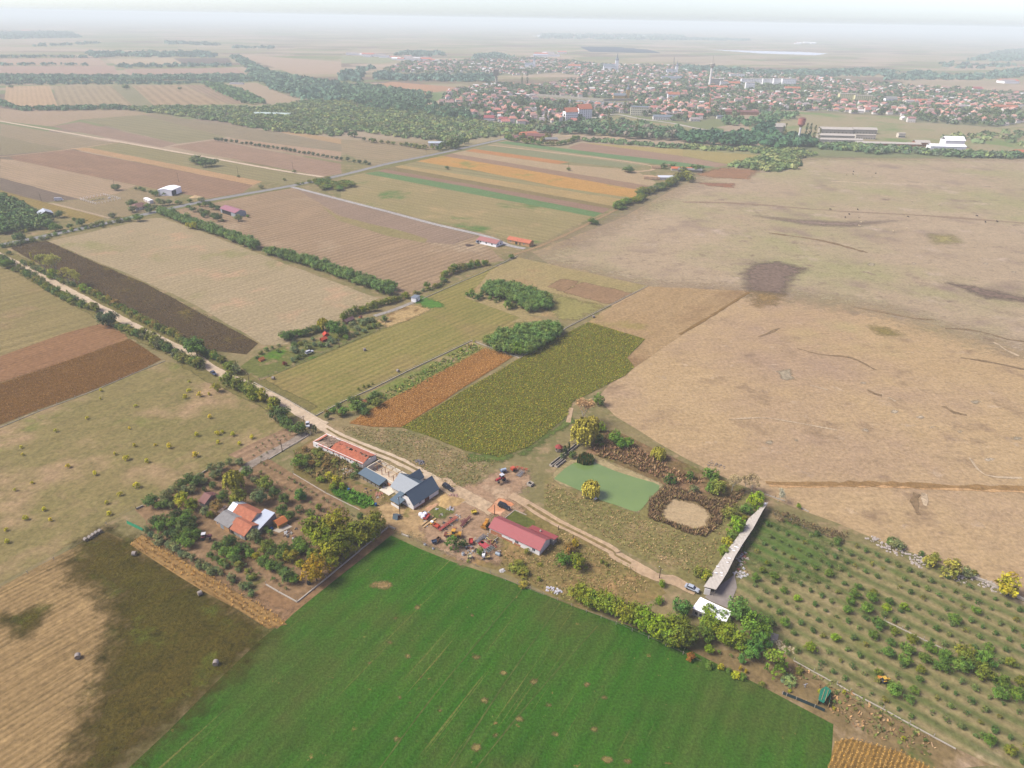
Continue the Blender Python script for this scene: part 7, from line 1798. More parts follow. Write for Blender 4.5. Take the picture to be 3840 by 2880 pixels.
heap('rubble_pile','pale grey stone pile beside the sand heap','rubble','B',930,440,1.7,.7,plain('pale_rubble',C(206,202,204),.9,.2,2),3,rocks=22)
heap('rubble_pile','dark grey rubble pile in grass beyond the gravel track','rubble','A',1635,600,2.6,.9,plain('grey_rubble',C(140,138,142),.9,.35,2),4,rocks=30)
heap('rubble_pile','pale stone rubble below the roofless shell gable','rubble','A',715,735,2.6,.7,plain('pale_rubble',C(212,196,176),.9,.2,2),5,rocks=30)
heap('rubble_pile','white slab rubble near the ruined longhouse','rubble','A',665,695,1.4,.6,plain('white_rubble',C(230,226,216),.9,.1,2),6,rocks=24)
heap('rubble_pile','orange brick heap in the yard below the lean-to','rubble','A',1110,1015,1.8,.8,plain('orange_brick_pile',C(206,146,116),.9,.25,2),7,rocks=26)
heap('pipe_pile','white plastic pipe heap nearer the red roofed house','pipes','C',1395,1212,1.7,.6,plain('white_pipe',C(232,230,236),.7,.1),8,rocks=22)
heap('pipe_pile','white plastic pipe heap nearer the ash row','pipes','C',1495,1245,1.7,.7,plain('white_pipe',C(236,234,238),.7,.1),9,rocks=22)
heap('stone_pile','white stones in dry grass along the lucerne fence','stones','C',770,970,.9,.4,plain('white_rubble',C(226,222,214),.9,.1,2),10,rocks=24)
heap('stone_pile','white rubble strewn beside the asphalt at the barn','rubble','G',950,1155,2.6,.5,plain('white_rubble',C(228,224,220),.9,.15,2),11,rocks=30)
heap('stone_pile','pale rubble strewn along the long barn','rubble','G',985,960,2.4,.4,plain('pale_rubble',C(196,184,170),.9,.2,2),12,rocks=26)
for i,(x,y)in enumerate([(1245,185),(1325,235),(1420,265),(1520,300),(1540,335),(1790,435),(1870,420),(1960,465),(2060,515)]):
    heap('wall_ruin','broken pale concrete along the pasture edge above the orchard','ruin','22',x,y,3.2,.8,plain('broken_concrete',C(206,194,182),.95,.25,1.5),20+i,rocks=24,group='broken concrete along the pasture edge')
for i,(x,y)in enumerate([(1570,1010),(1640,1050),(1600,1080),(1720,1100)]):
    heap('stone_pile','pale stones strewn on the ground beside the asphalt patch','stones','H',x,y,2.0,.3,plain('pale_rubble',C(212,198,160),.9,.2,2),40+i,rocks=14,group='stones beside the asphalt patch')
heap('brush_pile','grey heap of dead branches on the pasture edge','branches','F',1680,492,4.6,.6,plain('dead_wood',C(166,150,132),.95,.2,2),50,rocks=34)
heap('manure_heap','dark soil heap beside the new bungalow','heap','10',830,1590,4,1.0,plain('dark_soil',C(84,66,60),.95,.2),51)
heap('sand_heap','heap of yellow sand beside the white barn','sand heap','J',1690,320,6,2,plain('sand',C(212,182,134),.95,.1),52)
for i,(x,y,l)in enumerate([(2040,1090,34),(2110,1080,26),(1990,1155,56),(2030,1160,50)]):
    q=P2('10',x,y);mk('log_stack',['brown log stack behind the orange roofed yard shed','tall brown log stack at the yard trees','pale log stack left of the white roofed barn','pale log stack nearest the white roofed barn'][i],'logs',q,-.1,[('log',plain('logs',C(196,164,128),.95,.3,.6),[('t',(-6,y2,.8+k*.9),(6,y2,.8+k*.9),.5,.5,7)for k in range(3)for y2 in range(-int(l/8)+k,int(l/8)-k)])],'log stacks in the yard')
# hay bales
BALE=field_mat('bale_straw',C(178,162,140),C(150,134,112),0,fine=.3,fscale=3)
def bale(c,x,y,label,ang,grp,r=.75):
    q=W(c,x,y,r)
    t=mk('hay_bale',label,'hay bale',(q.x,q.y,.08),ang,[('straw',BALE,[('t',(-.65,0,r),(.65,0,r),r,r,18)]),('net_wrap',plain('net_wrap',C(170,160,150),.9,.2),[('t',(-.6,0,r),(.6,0,r),r+.012,r+.012,18)])],grp,1.05)
for i,(x,y)in enumerate([(555,178),(583,165),(604,150),(625,136),(648,124)]):
    bale('02',x,y,['hay bale at the open lower end of the row of five','second hay bale in the row of five','middle hay bale in the row of five','fourth hay bale in the row of five','last hay bale in the row of five nearest the green net'][i],ang_of('02',555,178,648,124)+math.pi/2,'row of five hay bales at the meadow fence',.6)
for c,x,y,lb in [('02',870,270,'round hay bale nearest the yellowed maize strip'),('02',1295,527,'round hay bale in dark crop beside the maize strip middle'),('02',1398,978,'round hay bale in dark crop close to the lucerne'),('02',503,935,'lone round hay bale on the pale stubble'),('11',150,606,'round straw bale in the middle of the hay meadow'),('11',367,744,'round straw bale beside the kerbed meadow fence'),('K',287,1055,'round straw bale at the meadow corner near the gardens'),('11',1633,393,'pale bale at the far fence corner of the meadow')]:
    bale(c,x,y,lb,random.uniform(0,3),'single bales on the fields')

# ------------------------------------------------------------------ fences, poles, nets
def fence(name,label,c,pts,post=(.07,1.5),gap=4.0,kerb=None,rail=None,mat=None,cat='fence',z0=0.1):
    L=WL(c,pts)
    t=thing(name,L[0],0,label,cat)
    m=mat or M['greywood']
    pm=None;n=0
    kb,rb=MB(),MB()
    for a,b in zip(L[:-1],L[1:]):
        d=b-a;ln=d.length;u=d.normalized();nv=Vector((-u.y,u.x,0))
        o=a-L[0]
        def seg(bb,w,z0,z1):
            q=[o-nv*w,o+d-nv*w,o+d+nv*w,o+nv*w]
            bb.hull([(p.x,p.y,z0)for p in q],[(p.x,p.y,z1)for p in q])
        if kerb:seg(kb,kerb[0],0,kerb[1])
        if rail:
            for z in rail:seg(rb,.03,z,z+.06)
        k=max(1,int(ln/gap))
        for i in range(k):
            if n>=60:break
            n+=1
            p=o+d*(i/k)
            if pm is None:
                b_=MB();b_.box(-post[0],-post[0],0,post[0],post[0],post[1]);pm=b_.mesh('post',M['concrete']if mat is None else m)
            ob=bpy.data.objects.new('post',pm);link(ob,t);ob.location=p
    if kerb:kb.build('kerb',M['concrete'],t)
    if rail:rb.build('rail',m,t)
    return t
KB=(.16,.42)
fence('kerb_fence','wire fence on pale kerb between hay meadow and weedy strip','K',[(650,1385),(880,1265),(1150,1145),(1440,1000),(2005,733)],kerb=KB,gap=6,rail=(1.3,),mat=M['concrete'])
fence('kerb_fence','wire fence on pale kerb round the corner grove up to the pasture','11',[(860,555),(1160,663),(1460,465),(1985,197)],kerb=KB,gap=6,rail=(1.3,),mat=M['concrete'])
fence('kerb_fence','wire fence along the hay meadow at the gravel road','K',[(120,1095),(400,1240),(650,1385)],kerb=KB,gap=4,rail=(1.3,),mat=M['greywood'])
fence('wire_fence','wire fence between garden plots and hay meadow','K',[(170,1075),(400,985),(640,880),(860,785),(1260,620)],gap=5,rail=(1.2,.5),mat=M['greywood'])
fence('kerb_fence','kerbed wire fence past the white shed to the far corner','K',[(1570,375),(1760,290),(2060,160),(2400,0)],kerb=KB,gap=6,rail=(1.3,),mat=M['greywood'])
fence('wire_fence','fence between fenced grassland and open pasture','11',[(1985,197),(1560,90),(1150,5)],gap=8,rail=(1.0,),mat=M['greywood'])
fence('post_fence','post fence between brown maize and the left meadow','01',[(0,1112),(250,1008),(600,878),(860,765),(1070,680)],gap=7,post=(.08,1.3),kerb=(.1,.25),rail=(1.0,))
fence('post_fence','post fence between left meadow and stubble with bales','02',[(-150,530),(0,490),(350,310),(560,190),(690,80),(860,-20)],gap=6,post=(.07,1.3),rail=(.9,))
fence('concrete_fence','pale concrete kerb fence between walnut clump and lucerne','E',[(340,1085),(500,1180),(742,1312),(1120,1005),(1500,690),(1920,340)],kerb=(.18,.5),gap=5,post=(.06,1.6))
fence('low_wall','low white wall stub at the walnut clump corner of the yard','E',[(1935,335),(2010,365)],kerb=(.2,.7),gap=50,cat='wall')
fence('low_wall','low pale wall pieces along the yard above the lucerne','B',[(300,775),(390,810)],kerb=(.2,.5),gap=50,cat='wall')
fence('post_fence','post and wire fence along the lucerne edge below the clutter','B',[(390,815),(640,940),(900,1040),(1260,1190),(1640,1380),(2130,1580)],gap=5,post=(.07,1.4),rail=(.9,))
fence('post_fence','post and wire fence along the lucerne below the ash row','12',[(1140,470),(1400,575),(1780,730),(2100,870),(2330,980)],gap=5,post=(.07,1.5),rail=(1.0,))
fence('garden_kerb','low pale kerb round the small lawn behind the red roofed house','C',[(805,295),(935,188),(1085,250)],kerb=(.12,.35),gap=40,cat='kerb')
fence('rail_fence','thin yellow rail fence near the farm track','C',[(1340,325),(1565,430)],gap=5,post=(.05,1.3),rail=(1.2,),mat=plain('yellow_rail',C(206,190,96),.8,.1))
fence('rail_fence','low rail from the red house corner to the green bush','C',[(1265,770),(1400,840),(1575,950)],gap=6,post=(.06,.7),rail=(.5,),mat=M['wood'])
fence('orchard_kerb','low kerb between dug orchard and the longhouse garden','A',[(0,750),(420,1000),(860,1220)],kerb=(.12,.3),gap=60,cat='kerb')
fence('orchard_kerb','low kerb along the asphalt driveway','01',[(1740,1320),(1880,1235),(2000,1165)],kerb=(.14,.4),gap=60,cat='kerb')
fence('farm_wall','dark low wall between farmstead and left meadow','D',[(40,660),(130,620)],kerb=(.15,.8),gap=60,mat=M['darkwood'],cat='wall')
fence('farm_wall','dark low wall behind the grey fruit trees','D',[(870,210),(965,155)],kerb=(.15,.8),gap=60,mat=M['darkwood'],cat='wall')
fence('long_kerb','long pale concrete kerb running down the weedy strip','I',[(400,-5),(660,140),(880,260)],kerb=(.14,.3),gap=200,cat='kerb')
fence('long_kerb','long pale concrete kerb below the net house running to the bottom corner','I',[(960,300),(1130,400),(1560,625),(1900,815),(2212,985),(2500,1140)],kerb=(.16,.35),gap=300,cat='kerb')
fence('post_fence','row of fence posts at the top of the weedy orchard','22',[(590,20),(700,60),(860,150),(1040,190)],gap=5,post=(.07,1.5),rail=(.9,))
fence('pasture_pipe','dark pipe fence at the pasture edge beside the long barn','21',[(530,1545),(600,1570),(660,1590)],kerb=(.12,.5),gap=5,mat=M['darkwood'])
fence('pasture_pipe','dark pipe fence at the pasture edge past the lone shrub','21',[(745,1625),(815,1660)],kerb=(.12,.5),gap=5,mat=M['darkwood'])
fence('concrete_wall','long broken pale concrete wall at the end of the rubble bank','22',[(1830,410),(1960,455),(2212,575),(2300,610)],kerb=(.35,.9),gap=200,cat='wall')
fence('field_wall','short pale wall line inside the weedy orchard','22',[(1305,705),(1420,760),(1560,830),(1700,895)],kerb=(.16,.3),gap=200,cat='kerb')
fence('plot_fence','wire fence round the new bungalow plot','10',[(730,1590),(760,1560),(930,1520),(1080,1545)],gap=8,post=(.09,1.5),rail=(1.2,))
fence('plot_fence','lower fence of the new bungalow plot','10',[(730,1590),(860,1640),(960,1680),(1120,1640)],gap=8,post=(.09,1.5),rail=(1.2,))
fence('substation_fence','pale mesh fence round the little gas station in the field','J',[(695,345),(900,305),(1040,340),(830,385),(695,345)],gap=3.2,post=(.1,2.2),rail=(2.0,1.0),mat=M['white2'])
for i,(x,y)in enumerate([(800,352),(830,348),(860,343),(890,338),(945,335)]):
    q=P2('J',x,y);mk('gas_valve',['yellow pipe valve at the fence end of the gas station','second yellow pipe valve in the gas station','middle yellow pipe valve of the gas station','yellow pipe valve near the white cabinet','white cabinet inside the gas station fence'][i],'valve',q,pr,[('pipe',paint(222,206,110)if i<4 else M['white2'],[('t',(-1.6,0,.9),(1.6,0,.9),.3,.3,8),('t',(0,0,0),(0,0,1.7),.25,.25,8)]),('base',M['concrete'],[('b',-1.2,-.6,-.05,1.2,.6,.25)])],'gas station valves')
def pole(c,xb,yb,yt,label,cat='utility pole',arm=True,name='utility_pole',xt=None,m=None,grp=None):
    p=W(c,xb,yb)
    lo_,hi_=2.0,40.0
    a,b0,s=CR[c]
    for _ in range(30):  # height that reaches the top seen in the photo
        z=(lo_+hi_)/2
        v=Matrix(ROT.to_3x3().transposed())@(Vector((p.x,p.y,z))-Vector((0,0,CAM_H)))
        py=1440-v.y/(-v.z)*FPX
        if (py-b0)/s>yt:lo_=z
        else :hi_=z
    t=thing(name,(p.x,p.y,.05),random.uniform(0,3),label,cat,grp)
    b=MB();b.tube((0,0,0),(0,0,z),.17,.1,8);b.build('shaft',m or M['darkwood'],t)
    if arm:
        b=MB();b.box(-.9,-.06,z-.45,.9,.06,z-.32);b.build('crossarm',m or M['darkwood'],t)
        for x in (-.8,0,.8):
            b=MB();b.lathe([(.06,z-.32),(.09,z-.2),(.05,z-.1)],6,(x,0));b.build('insulator',M['white2'],t)
for c,x,yb,yt,lb in [('A',152,185,0,'dark pole beside the white car at the gate'),('A',1383,1280,1050,'wooden pole at the corner of the slate roofed house'),('C',672,245,118,'dark pole behind the end of the red roofed house'),('B',1093,850,690,'thin pole behind the dark bush in the yard'),('01',1830,1268,1190,'thin pole beside the asphalt driveway'),('01',862,475,440,'leaning pole at the gravel road by the dark bushes'),
  ('01',1480,795,770,'short pole by the gravel road at the garden corner'),('01',1615,815,762,'pole at the lower garden corner of the hay meadow'),('K',858,790,720,'pole at the garden fence by the red sheds'),('K',1262,620,575,'dark pole in the bare strip beside the hay meadow'),('H',42,170,30,'pole at the farm track before the silver sedan'),('01',605,345,310,'pole standing at the edge of the gravel road by scrub'),('01',120,75,40,'pole at the far end of the gravel road'),
  ('J',358,355,285,'pole in the field left of the white van'),('J',990,225,168,'pole above the lone bush in the pale field'),('J',1545,190,110,'pole in the brown field beyond the white barn'),('J',1247,460,390,'pole beside the old cottage'),('J',190,645,590,'pole in the plantation near the paved road'),('00',1545,1140,1080,'pole in the olive field near the white track'),('00',1900,1108,1050,'pole at the lone bush below the tree row'),
  ('C',1690,590,510,'thin post beside the orange tinted bush'),('C',1500,440,395,'short post of the yellow rail'),('10',550,1000,955,'pole beside the paved road before the woods'),('10',758,965,920,'pole by the dark clump at the road bend'),('10',1030,900,850,'yellowish pole at the paved road near the farm'),('10',965,925,895,'roadside post near the hoarding'),('10',1472,1085,1055,'pole above the single bush in the pale strip')]:
    pole(c,x,yb,yt,lb,arm=c not in ('C',),grp=None)
# net house, net fence, green net
GN=plain('green_net',C(40,128,100),.8,.2,1.5)
def toworld(c,pts,z):return [tuple(W(c,x,y,z))for x,y in pts]
b0_=W('I',760,600)
t=thing('net_house',b0_,0,'low frame house covered with green netting in the vegetable plot','net house')
def rel(c,pts,z):return [tuple(W(c,x,y,z)-b0_)for x,y in pts]
def relz(c,pts,z):return [tuple(W(c,x,y,0)-b0_)[:2]+(z,)for x,y in pts]
b=MB();b.slab(relz('I',[(700,560),(770,600),(870,440),(845,410)],1.9),.04)
b.slab(relz('I',[(700,560),(845,410),(800,380),(730,420)],1.901),.04)
b.build('net_roof',GN,t)
b=MB();q0,q1=relz('I',[(700,570),(865,430)],0);
for u0,u1 in (((705,560),(735,425)),((845,600),(872,450)),((735,425),(872,450))):
    q=relz('I',[u0,u1],0);b.poly([(q[0][0],q[0][1],0),(q[1][0],q[1][1],0),(q[1][0],q[1][1],1.9),(q[0][0],q[0][1],1.9)])
b.build('net_wall',GN,t)
b=MB()
for u0,u1 in (((740,560),(785,420)),((790,570),(830,430))):
    q=relz('I',[u0,u1],2.0);b.tube(q[0],q[1],.06)
b.build('ridge_pole',M['wood'],t)
for x,y in ((705,560),(845,600),(735,425),(872,450)):
    q=relz('I',[(x,y)],0)[0];b=MB();b.tube(q,(q[0],q[1],2.1),.06);b.build('post',M['wood'],t)
fence('net_fence','dark green net fence on pale posts below the vegetable plot','I',[(255,428),(305,455),(430,500),(550,545),(670,600),(795,655)],post=(.08,1.4),gap=3.3,rail=None)
L_=WL('I',[(255,425),(430,497),(670,597),(795,652)])
t=thing('shade_net',L_[0],0,'dark shade net hung along the pale posts below the vegetable plot','net')
for a,e in zip(L_[:-1],L_[1:]):
    b=MB();a2,e2=a-L_[0],e-L_[0];b.hull([(a2.x,a2.y-.12,.1),(e2.x,e2.y-.12,.1),(e2.x,e2.y-.09,.1),(a2.x,a2.y-.09,.1)],[(a2.x,a2.y-.12,1.3),(e2.x,e2.y-.12,1.3),(e2.x,e2.y-.09,1.3),(a2.x,a2.y-.09,1.3)]);b.build('net_panel',plain('dark_net',C(48,70,72),.9,.15),t)
fence('net_hedge','bright green net fence at the edge of the stubble field','02',[(828,70),(880,95),(930,118)],post=(.08,1.5),kerb=None,gap=2.5,rail=None)
L_=WL('02',[(828,68),(880,93),(930,116)])
t=thing('green_net',L_[0],0,'bright green netting hung on posts beside the stubble field','net')
for a,e in zip(L_[:-1],L_[1:]):
    b=MB();a2,e2=a-L_[0],e-L_[0];b.hull([(a2.x,a2.y-.7,.1),(e2.x,e2.y-.7,.1),(e2.x,e2.y-.1,.1),(a2.x,a2.y-.1,.1)],[(a2.x,a2.y-.3,1.2),(e2.x,e2.y-.3,1.0),(e2.x,e2.y-.2,1.0),(a2.x,a2.y-.2,1.2)]);b.build('net_panel',plain('bright_green_net',C(52,150,104),.8,.2),t)
# pondside chair, gate pillars, tarpaulin
p=P2('F',507,826);mk('garden_chair','white garden chair under the willow on the pond bank','chair',p,.6,[('seat',M['white2'],[('b',-.5,-.4,.4,.5,.4,.5)]),('backrest',M['white2'],[('h',[(-.5,.3,.5),(.5,.3,.5),(.5,.4,.5),(-.5,.4,.5)],[(-.5,.6,1.2),(.5,.6,1.2),(.5,.7,1.2),(-.5,.7,1.2)])])]+[('leg',M['white2'],[('t',(x,y,0),(x,y,.4),.05)])for x in (-.45,.45)for y in (-.35,.35)],None,1.2)
p,rz=dirpx('A',165,205,215,235);mk('driveway_gate','low pale yellow gate across the asphalt driveway','gate',p,rz,[('leaf',plain('pale_yellow_gate',C(196,188,130),.8,.1),[('b',-1.9,-.05,.2,1.9,.05,1.2)]),('pillar',M['concrete'],[('b',-2.2,-.15,0,-1.91,.15,1.5),('b',1.91,-.15,0,2.2,.15,1.5)])])
p=P2('D',1790,915);mk('tarpaulin','blue tarpaulin heap beside the silver roofed barn','tarpaulin',p,.4,[('sheet',M['blue'],[('l',[(.9,0),(.8,.5),(.3,.9)],7)])])
p=P2('A',1072,1165);mk('barrel','blue plastic barrel below the lush weeds','barrel',p,0,[('shell',M['blue'],[('l',[(.4,0),(.45,.5),(.38,1.0)],10)])],None,1.2)
p=P2('A',720,975);mk('barrel','blue plastic barrel at the yellow green bushes','barrel',p,0,[('shell',M['blue'],[('l',[(.4,0),(.45,.5),(.38,1.0)],10)])],None,1.3)
p=P2('E',895,1075);mk('bin','dark bin under the golden walnut at the fence','bin',p,0,[('shell',RUB,[('l',[(.5,0),(.6,.8),(.5,1.1)],10)])],None,1.2)

# people: one continuous body each, clothes and head as its children
def person(label,c,x,y,top,trousers,rz,scare=False):
    q=W(c,x,y)
    root=thing('person' if not scare else 'scarecrow',(q.x,q.y,.06),rz,label,'person' if not scare else 'scarecrow')
    J=[(0,0,.95),(0,0,1.15),(0,0,1.42),(0,0,1.52),(0,.01,1.66),(-.2,0,1.4),(-.27,.03,1.12),(-.25,.16,.9),(.2,0,1.4),(.27,.03,1.12),(.25,.16,.9),(-.1,0,.88),(-.12,.06,.48),(-.13,0,.06),(-.13,.16,.03),(.1,0,.88),(.13,-.05,.48),(.14,-.12,.06),(.14,.04,.03)]
    if scare:J[6],J[7],J[9],J[10]=(-.5,0,1.42),(-.8,0,1.4),(.5,0,1.42),(.8,0,1.4)
    E=[(0,1),(1,2),(2,3),(3,4),(2,5),(5,6),(6,7),(2,8),(8,9),(9,10),(0,11),(11,12),(12,13),(13,14),(0,15),(15,16),(16,17),(17,18)]
    Rr=[.15,.15,.16,.06,.1,.075,.05,.04,.075,.05,.04,.095,.065,.045,.04,.095,.065,.045,.04]
    me=bpy.data.meshes.new('body');me.from_pydata(J,E,[]);me.materials.append(paint(*top,.9));
    o=bpy.data.objects.new('body',me);link(o,root)
    o.modifiers.new('skin','SKIN');o.modifiers.new('sub','SUBSURF').levels=1
    if not me.skin_vertices:me.skin_vertices.new()
    for i,v in enumerate(me.skin_vertices[0].data):v.radius=(Rr[i],Rr[i])
    me.skin_vertices[0].data[0].use_root=True
    b=MB();b.lathe([(.06,1.68),(.11,1.72),(.1,1.8),(.03,1.84)],10);b.build('hair' if not scare else 'hat',paint(50,40,36,.9),root)
    for s,hx in ((-1,.12),(1,.13)):
        b=MB();b.tube((s*.11,0,.95),(s*hx,.06 if s<0 else -.05,.45),.11,.085,8);b.tube((s*hx,.06 if s<0 else -.05,.45),(s*(hx+.01),0 if s<0 else -.12,.1),.085,.065,8);b.build('trouser_leg',paint(*trousers,.9),root)
person('person in dark clothes standing on the yard below the lean-to','A',968,1020,(58,48,52),(50,44,48),.4)
person('white clad scarecrow with spread arms beside the vegetable plot','I',545,340,(226,226,230),(190,184,176),.3,True)
# grazing cattle far out on the pasture
def cow_mesh():
    b=MB()
    b.hull([(-.9,-.25,.75),(.7,-.28,.7),(.7,.28,.7),(-.9,.25,.75)],[(-.9,-.22,1.35),(.7,-.25,1.3),(.7,.25,1.3),(-.9,.22,1.35)])
    b.hull([(.71,-.13,.85),(1.15,-.1,.45),(1.15,.1,.45),(.71,.13,.85)],[(.71,-.13,1.25),(1.4,-.09,.7),(1.4,.09,.7),(.71,.13,1.25)])
    for x in (-.75,.55):
        for s in (-.17,.17):b.tube((x,s,.76),(x+.05,s,0),.09,.055,6)
    b.tube((-.9,0,1.3),(-1.05,0,.6),.03,.02,4)
    return b.mesh('cow',object_colour_mat('cow_hide',.9))
cw=cow_mesh()
for i,(x,y,k)in enumerate([(955,1361,0),(1078,1393,0),(1052,1413,0),(1133,1362,0),(1458,1409,0),(1960,1443,0),(2036,1440,0),(1905,1403,0),(1103,1133,0),(1250,1127,0),(1105,1115,0),(1140,1415,1),(1155,1445,1),(1143,1468,1),(1362,1503,1),(1450,1486,1),(1060,1135,1),(1125,1145,1),(1225,1150,1),(1660,1332,1),(1485,1310,1)]):
    q=W('20',x,y);o=bpy.data.objects.new('cow',cw);o.location=(q.x,q.y,.05);o.rotation_euler=(0,0,random.uniform(0,6.3));o.scale=(1.1,)*3
    o.color=C(60,44,40)if k==0 else C(222,200,160)
    link(o,None,'dark cow grazing on the wide dry pasture' if k==0 else 'pale cow grazing on the wide dry pasture','cow','dark cattle on the pasture' if k==0 else 'pale cattle on the pasture')

# loose scrap lying about the yards
SCR=[paint(206,196,180,.9),paint(150,112,84,.9),paint(180,92,70,.9),paint(228,226,222,.8),paint(96,92,92,.9),paint(204,168,112,.9)]
SCN=['pale','brown','rusty red','white','dark','yellowish']
sm=[]
for k in range(6):
    b=MB();b.hull([(-.7,-.25,0),(.8,-.2,0),(.7,.3,0),(-.8,.2,0)],[(-.6,-.2,.25),(.7,-.15,.35),(.6,.2,.3),(-.7,.15,.2)]);b.box(-.3,-.6,.05,-.15,.7,.45);sm.append(b.mesh('scrap',SCR[k]))
for c,poly,n,lb in [('B',[(1270,800),(1440,760),(1540,850),(1580,960),(1560,1060),(1400,1120),(1180,1120),(1080,1050),(1120,940)],46,'scrap piece in the clutter beside the red roofed house'),('B',[(560,480),(900,420),(1100,560),(1050,760),(760,780),(620,720)],26,'scrap piece among the machines of the yard'),('A',[(960,820),(1220,900),(1220,1060),(1060,1100),(900,960)],20,'scrap piece on the yard below the lean-to'),('G',[(930,900),(1030,830),(1060,1000),(1010,1240),(900,1180)],30,'rubble piece beside the long barn'),('D',[(1880,960),(2100,900),(2180,960),(2060,1060),(1900,1020)],14,'scrap piece on the bare ground near the ochre hut')]:
    P=WL(c,poly);xs=[p.x for p in P];ys=[p.y for p in P];m=0
    while m<n:
        q=np.array([[random.uniform(min(xs),max(xs)),random.uniform(min(ys),max(ys))]])
        if not inside(q,[tuple(p[:2])for p in P])[0]:continue
        m+=1;k=random.choice((0,0,3,3,1,2,4,5))
        o=bpy.data.objects.new('scrap_piece',sm[k]);o.location=(q[0,0],q[0,1],.12);o.rotation_euler=(0,0,random.uniform(0,6));o.scale=(random.uniform(.4,1.1),)*3
        link(o,None,'small '+SCN[k]+' '+lb,'scrap',SCN[k]+' '+lb)
# ------------------------------------------------------------------ the town and its surroundings
HOUSE_WALL=plain('house_render',C(236,228,216,1.2),.9,.12,.05)
TILE=object_colour_mat('house_tile',.9,.18,.4)
def town_house(L,D,e,r,hip,name='house'):
    b=MB();b.box(-L/2,-D/2,0,L/2,D/2,e)
    if not hip:b.hull([(-L/2+.02,-D/2+.02,e),(L/2-.02,-D/2+.02,e),(L/2-.02,D/2-.02,e),(-L/2+.02,D/2-.02,e)],[(-L/2+.02,-.1,r),(L/2-.02,-.1,r),(L/2-.02,.1,r),(-L/2+.02,.1,r)])
    o=.5;s=(r-e)/(D/2);z=e-o*s+.1
    b.slab([(-L/2-o,-D/2-o,z),(L/2+o,-D/2-o,z),(L/2+o-hip,0,r+.1),(-L/2-o+hip,0,r+.1)],.2,1)
    b.slab([(L/2+o,D/2+o,z),(-L/2-o,D/2+o,z),(-L/2-o+hip,0,r+.1),(L/2+o-hip,0,r+.1)],.2,1)
    if hip:
        b.slab([(-L/2-o,D/2+o,z),(-L/2-o,-D/2-o,z),(-L/2-o+hip,0,r+.09)],.2,1)
        b.slab([(L/2+o,-D/2-o,z),(L/2+o,D/2+o,z),(L/2+o-hip,0,r+.09)],.2,1)
    b.box(L*.18,.3,r-1.2,L*.18+.7,1.0,r+.9,0)
    for x in (-L*.3,0,L*.3):b.box(x-.6,-D/2-.03,1.0,x+.6,-D/2-.004,2.3,2)
    return b.mesh(name,[HOUSE_WALL,TILE,M['glass']])
HM=[town_house(13,9,4,7.5,0),town_house(12,10,4,7.5,4),town_house(17,8,3.6,6.4,0),town_house(10,10,6.2,9.5,4),town_house(10,8,5,9.5,0),town_house(16,10,8.5,11,0),town_house(13,10,7.5,10.5,3)]
RC=[((194,142,122),'orange'),((186,130,112),'dull orange'),((168,124,112),'red brown'),((156,126,118),'brown'),((190,124,112),'bright red'),((156,144,140),'grey brown'),((204,158,136),'pale orange'),((164,116,112),'dark red')]
TOWN=[WL('10',[(640,660),(700,590),(1000,545),(1250,560),(1900,600),(2212,600),(2212,790),(1830,735),(1700,770),(1500,800),(1280,830),(1050,800),(900,770),(720,730)]),
        WL('20',[(0,560),(300,560),(800,555),(1400,575),(2212,610),(2212,800),(2050,825),(1640,800),(1440,790),(1400,750),(1080,735),(700,715),(420,740),(0,800)]),
        WL('10',[(280,450),(420,400),(900,390),(1240,372),(1700,420),(2212,425),(2212,600),(1900,600),(1250,560),(1600,500),(1400,470),(1150,490),(800,480),(300,470)]),
        WL('20',[(0,440),(300,470),(860,480),(1000,520),(1500,560),(2212,600),(1400,575),(300,560),(0,560)])]
HOLES=[[p[:2]for p in WL('10',[(1230,615),(1900,650),(1960,690),(1700,690),(1240,640)])],[p[:2]for p in WL('20',[(1010,615),(1220,615),(1220,665),(1010,660)])],[p[:2]for p in WL('20',[(360,520),(730,520),(760,600),(360,590)])],[p[:2]for p in WL('10',[(1440,720),(1620,700),(1620,790),(1440,790)])],[p[:2]for p in WL('10',[(1870,700),(1990,700),(1990,760),(1870,760)])],[p[:2]for p in WL('20',[(1280,630),(1380,630),(1380,680),(1280,680)])]]
sheet('town_ground',TOWN[0],field_mat('town_ground',C(152,142,118),C(126,132,96),.3,fscale=.1),2,1)
sheet('town_ground',TOWN[1],bpy.data.materials['town_ground'],2,1)
sheet('town_ground',TOWN[2],bpy.data.materials['town_ground'],2,1)
sheet('town_ground',TOWN[3],bpy.data.materials['town_ground'],2,1)
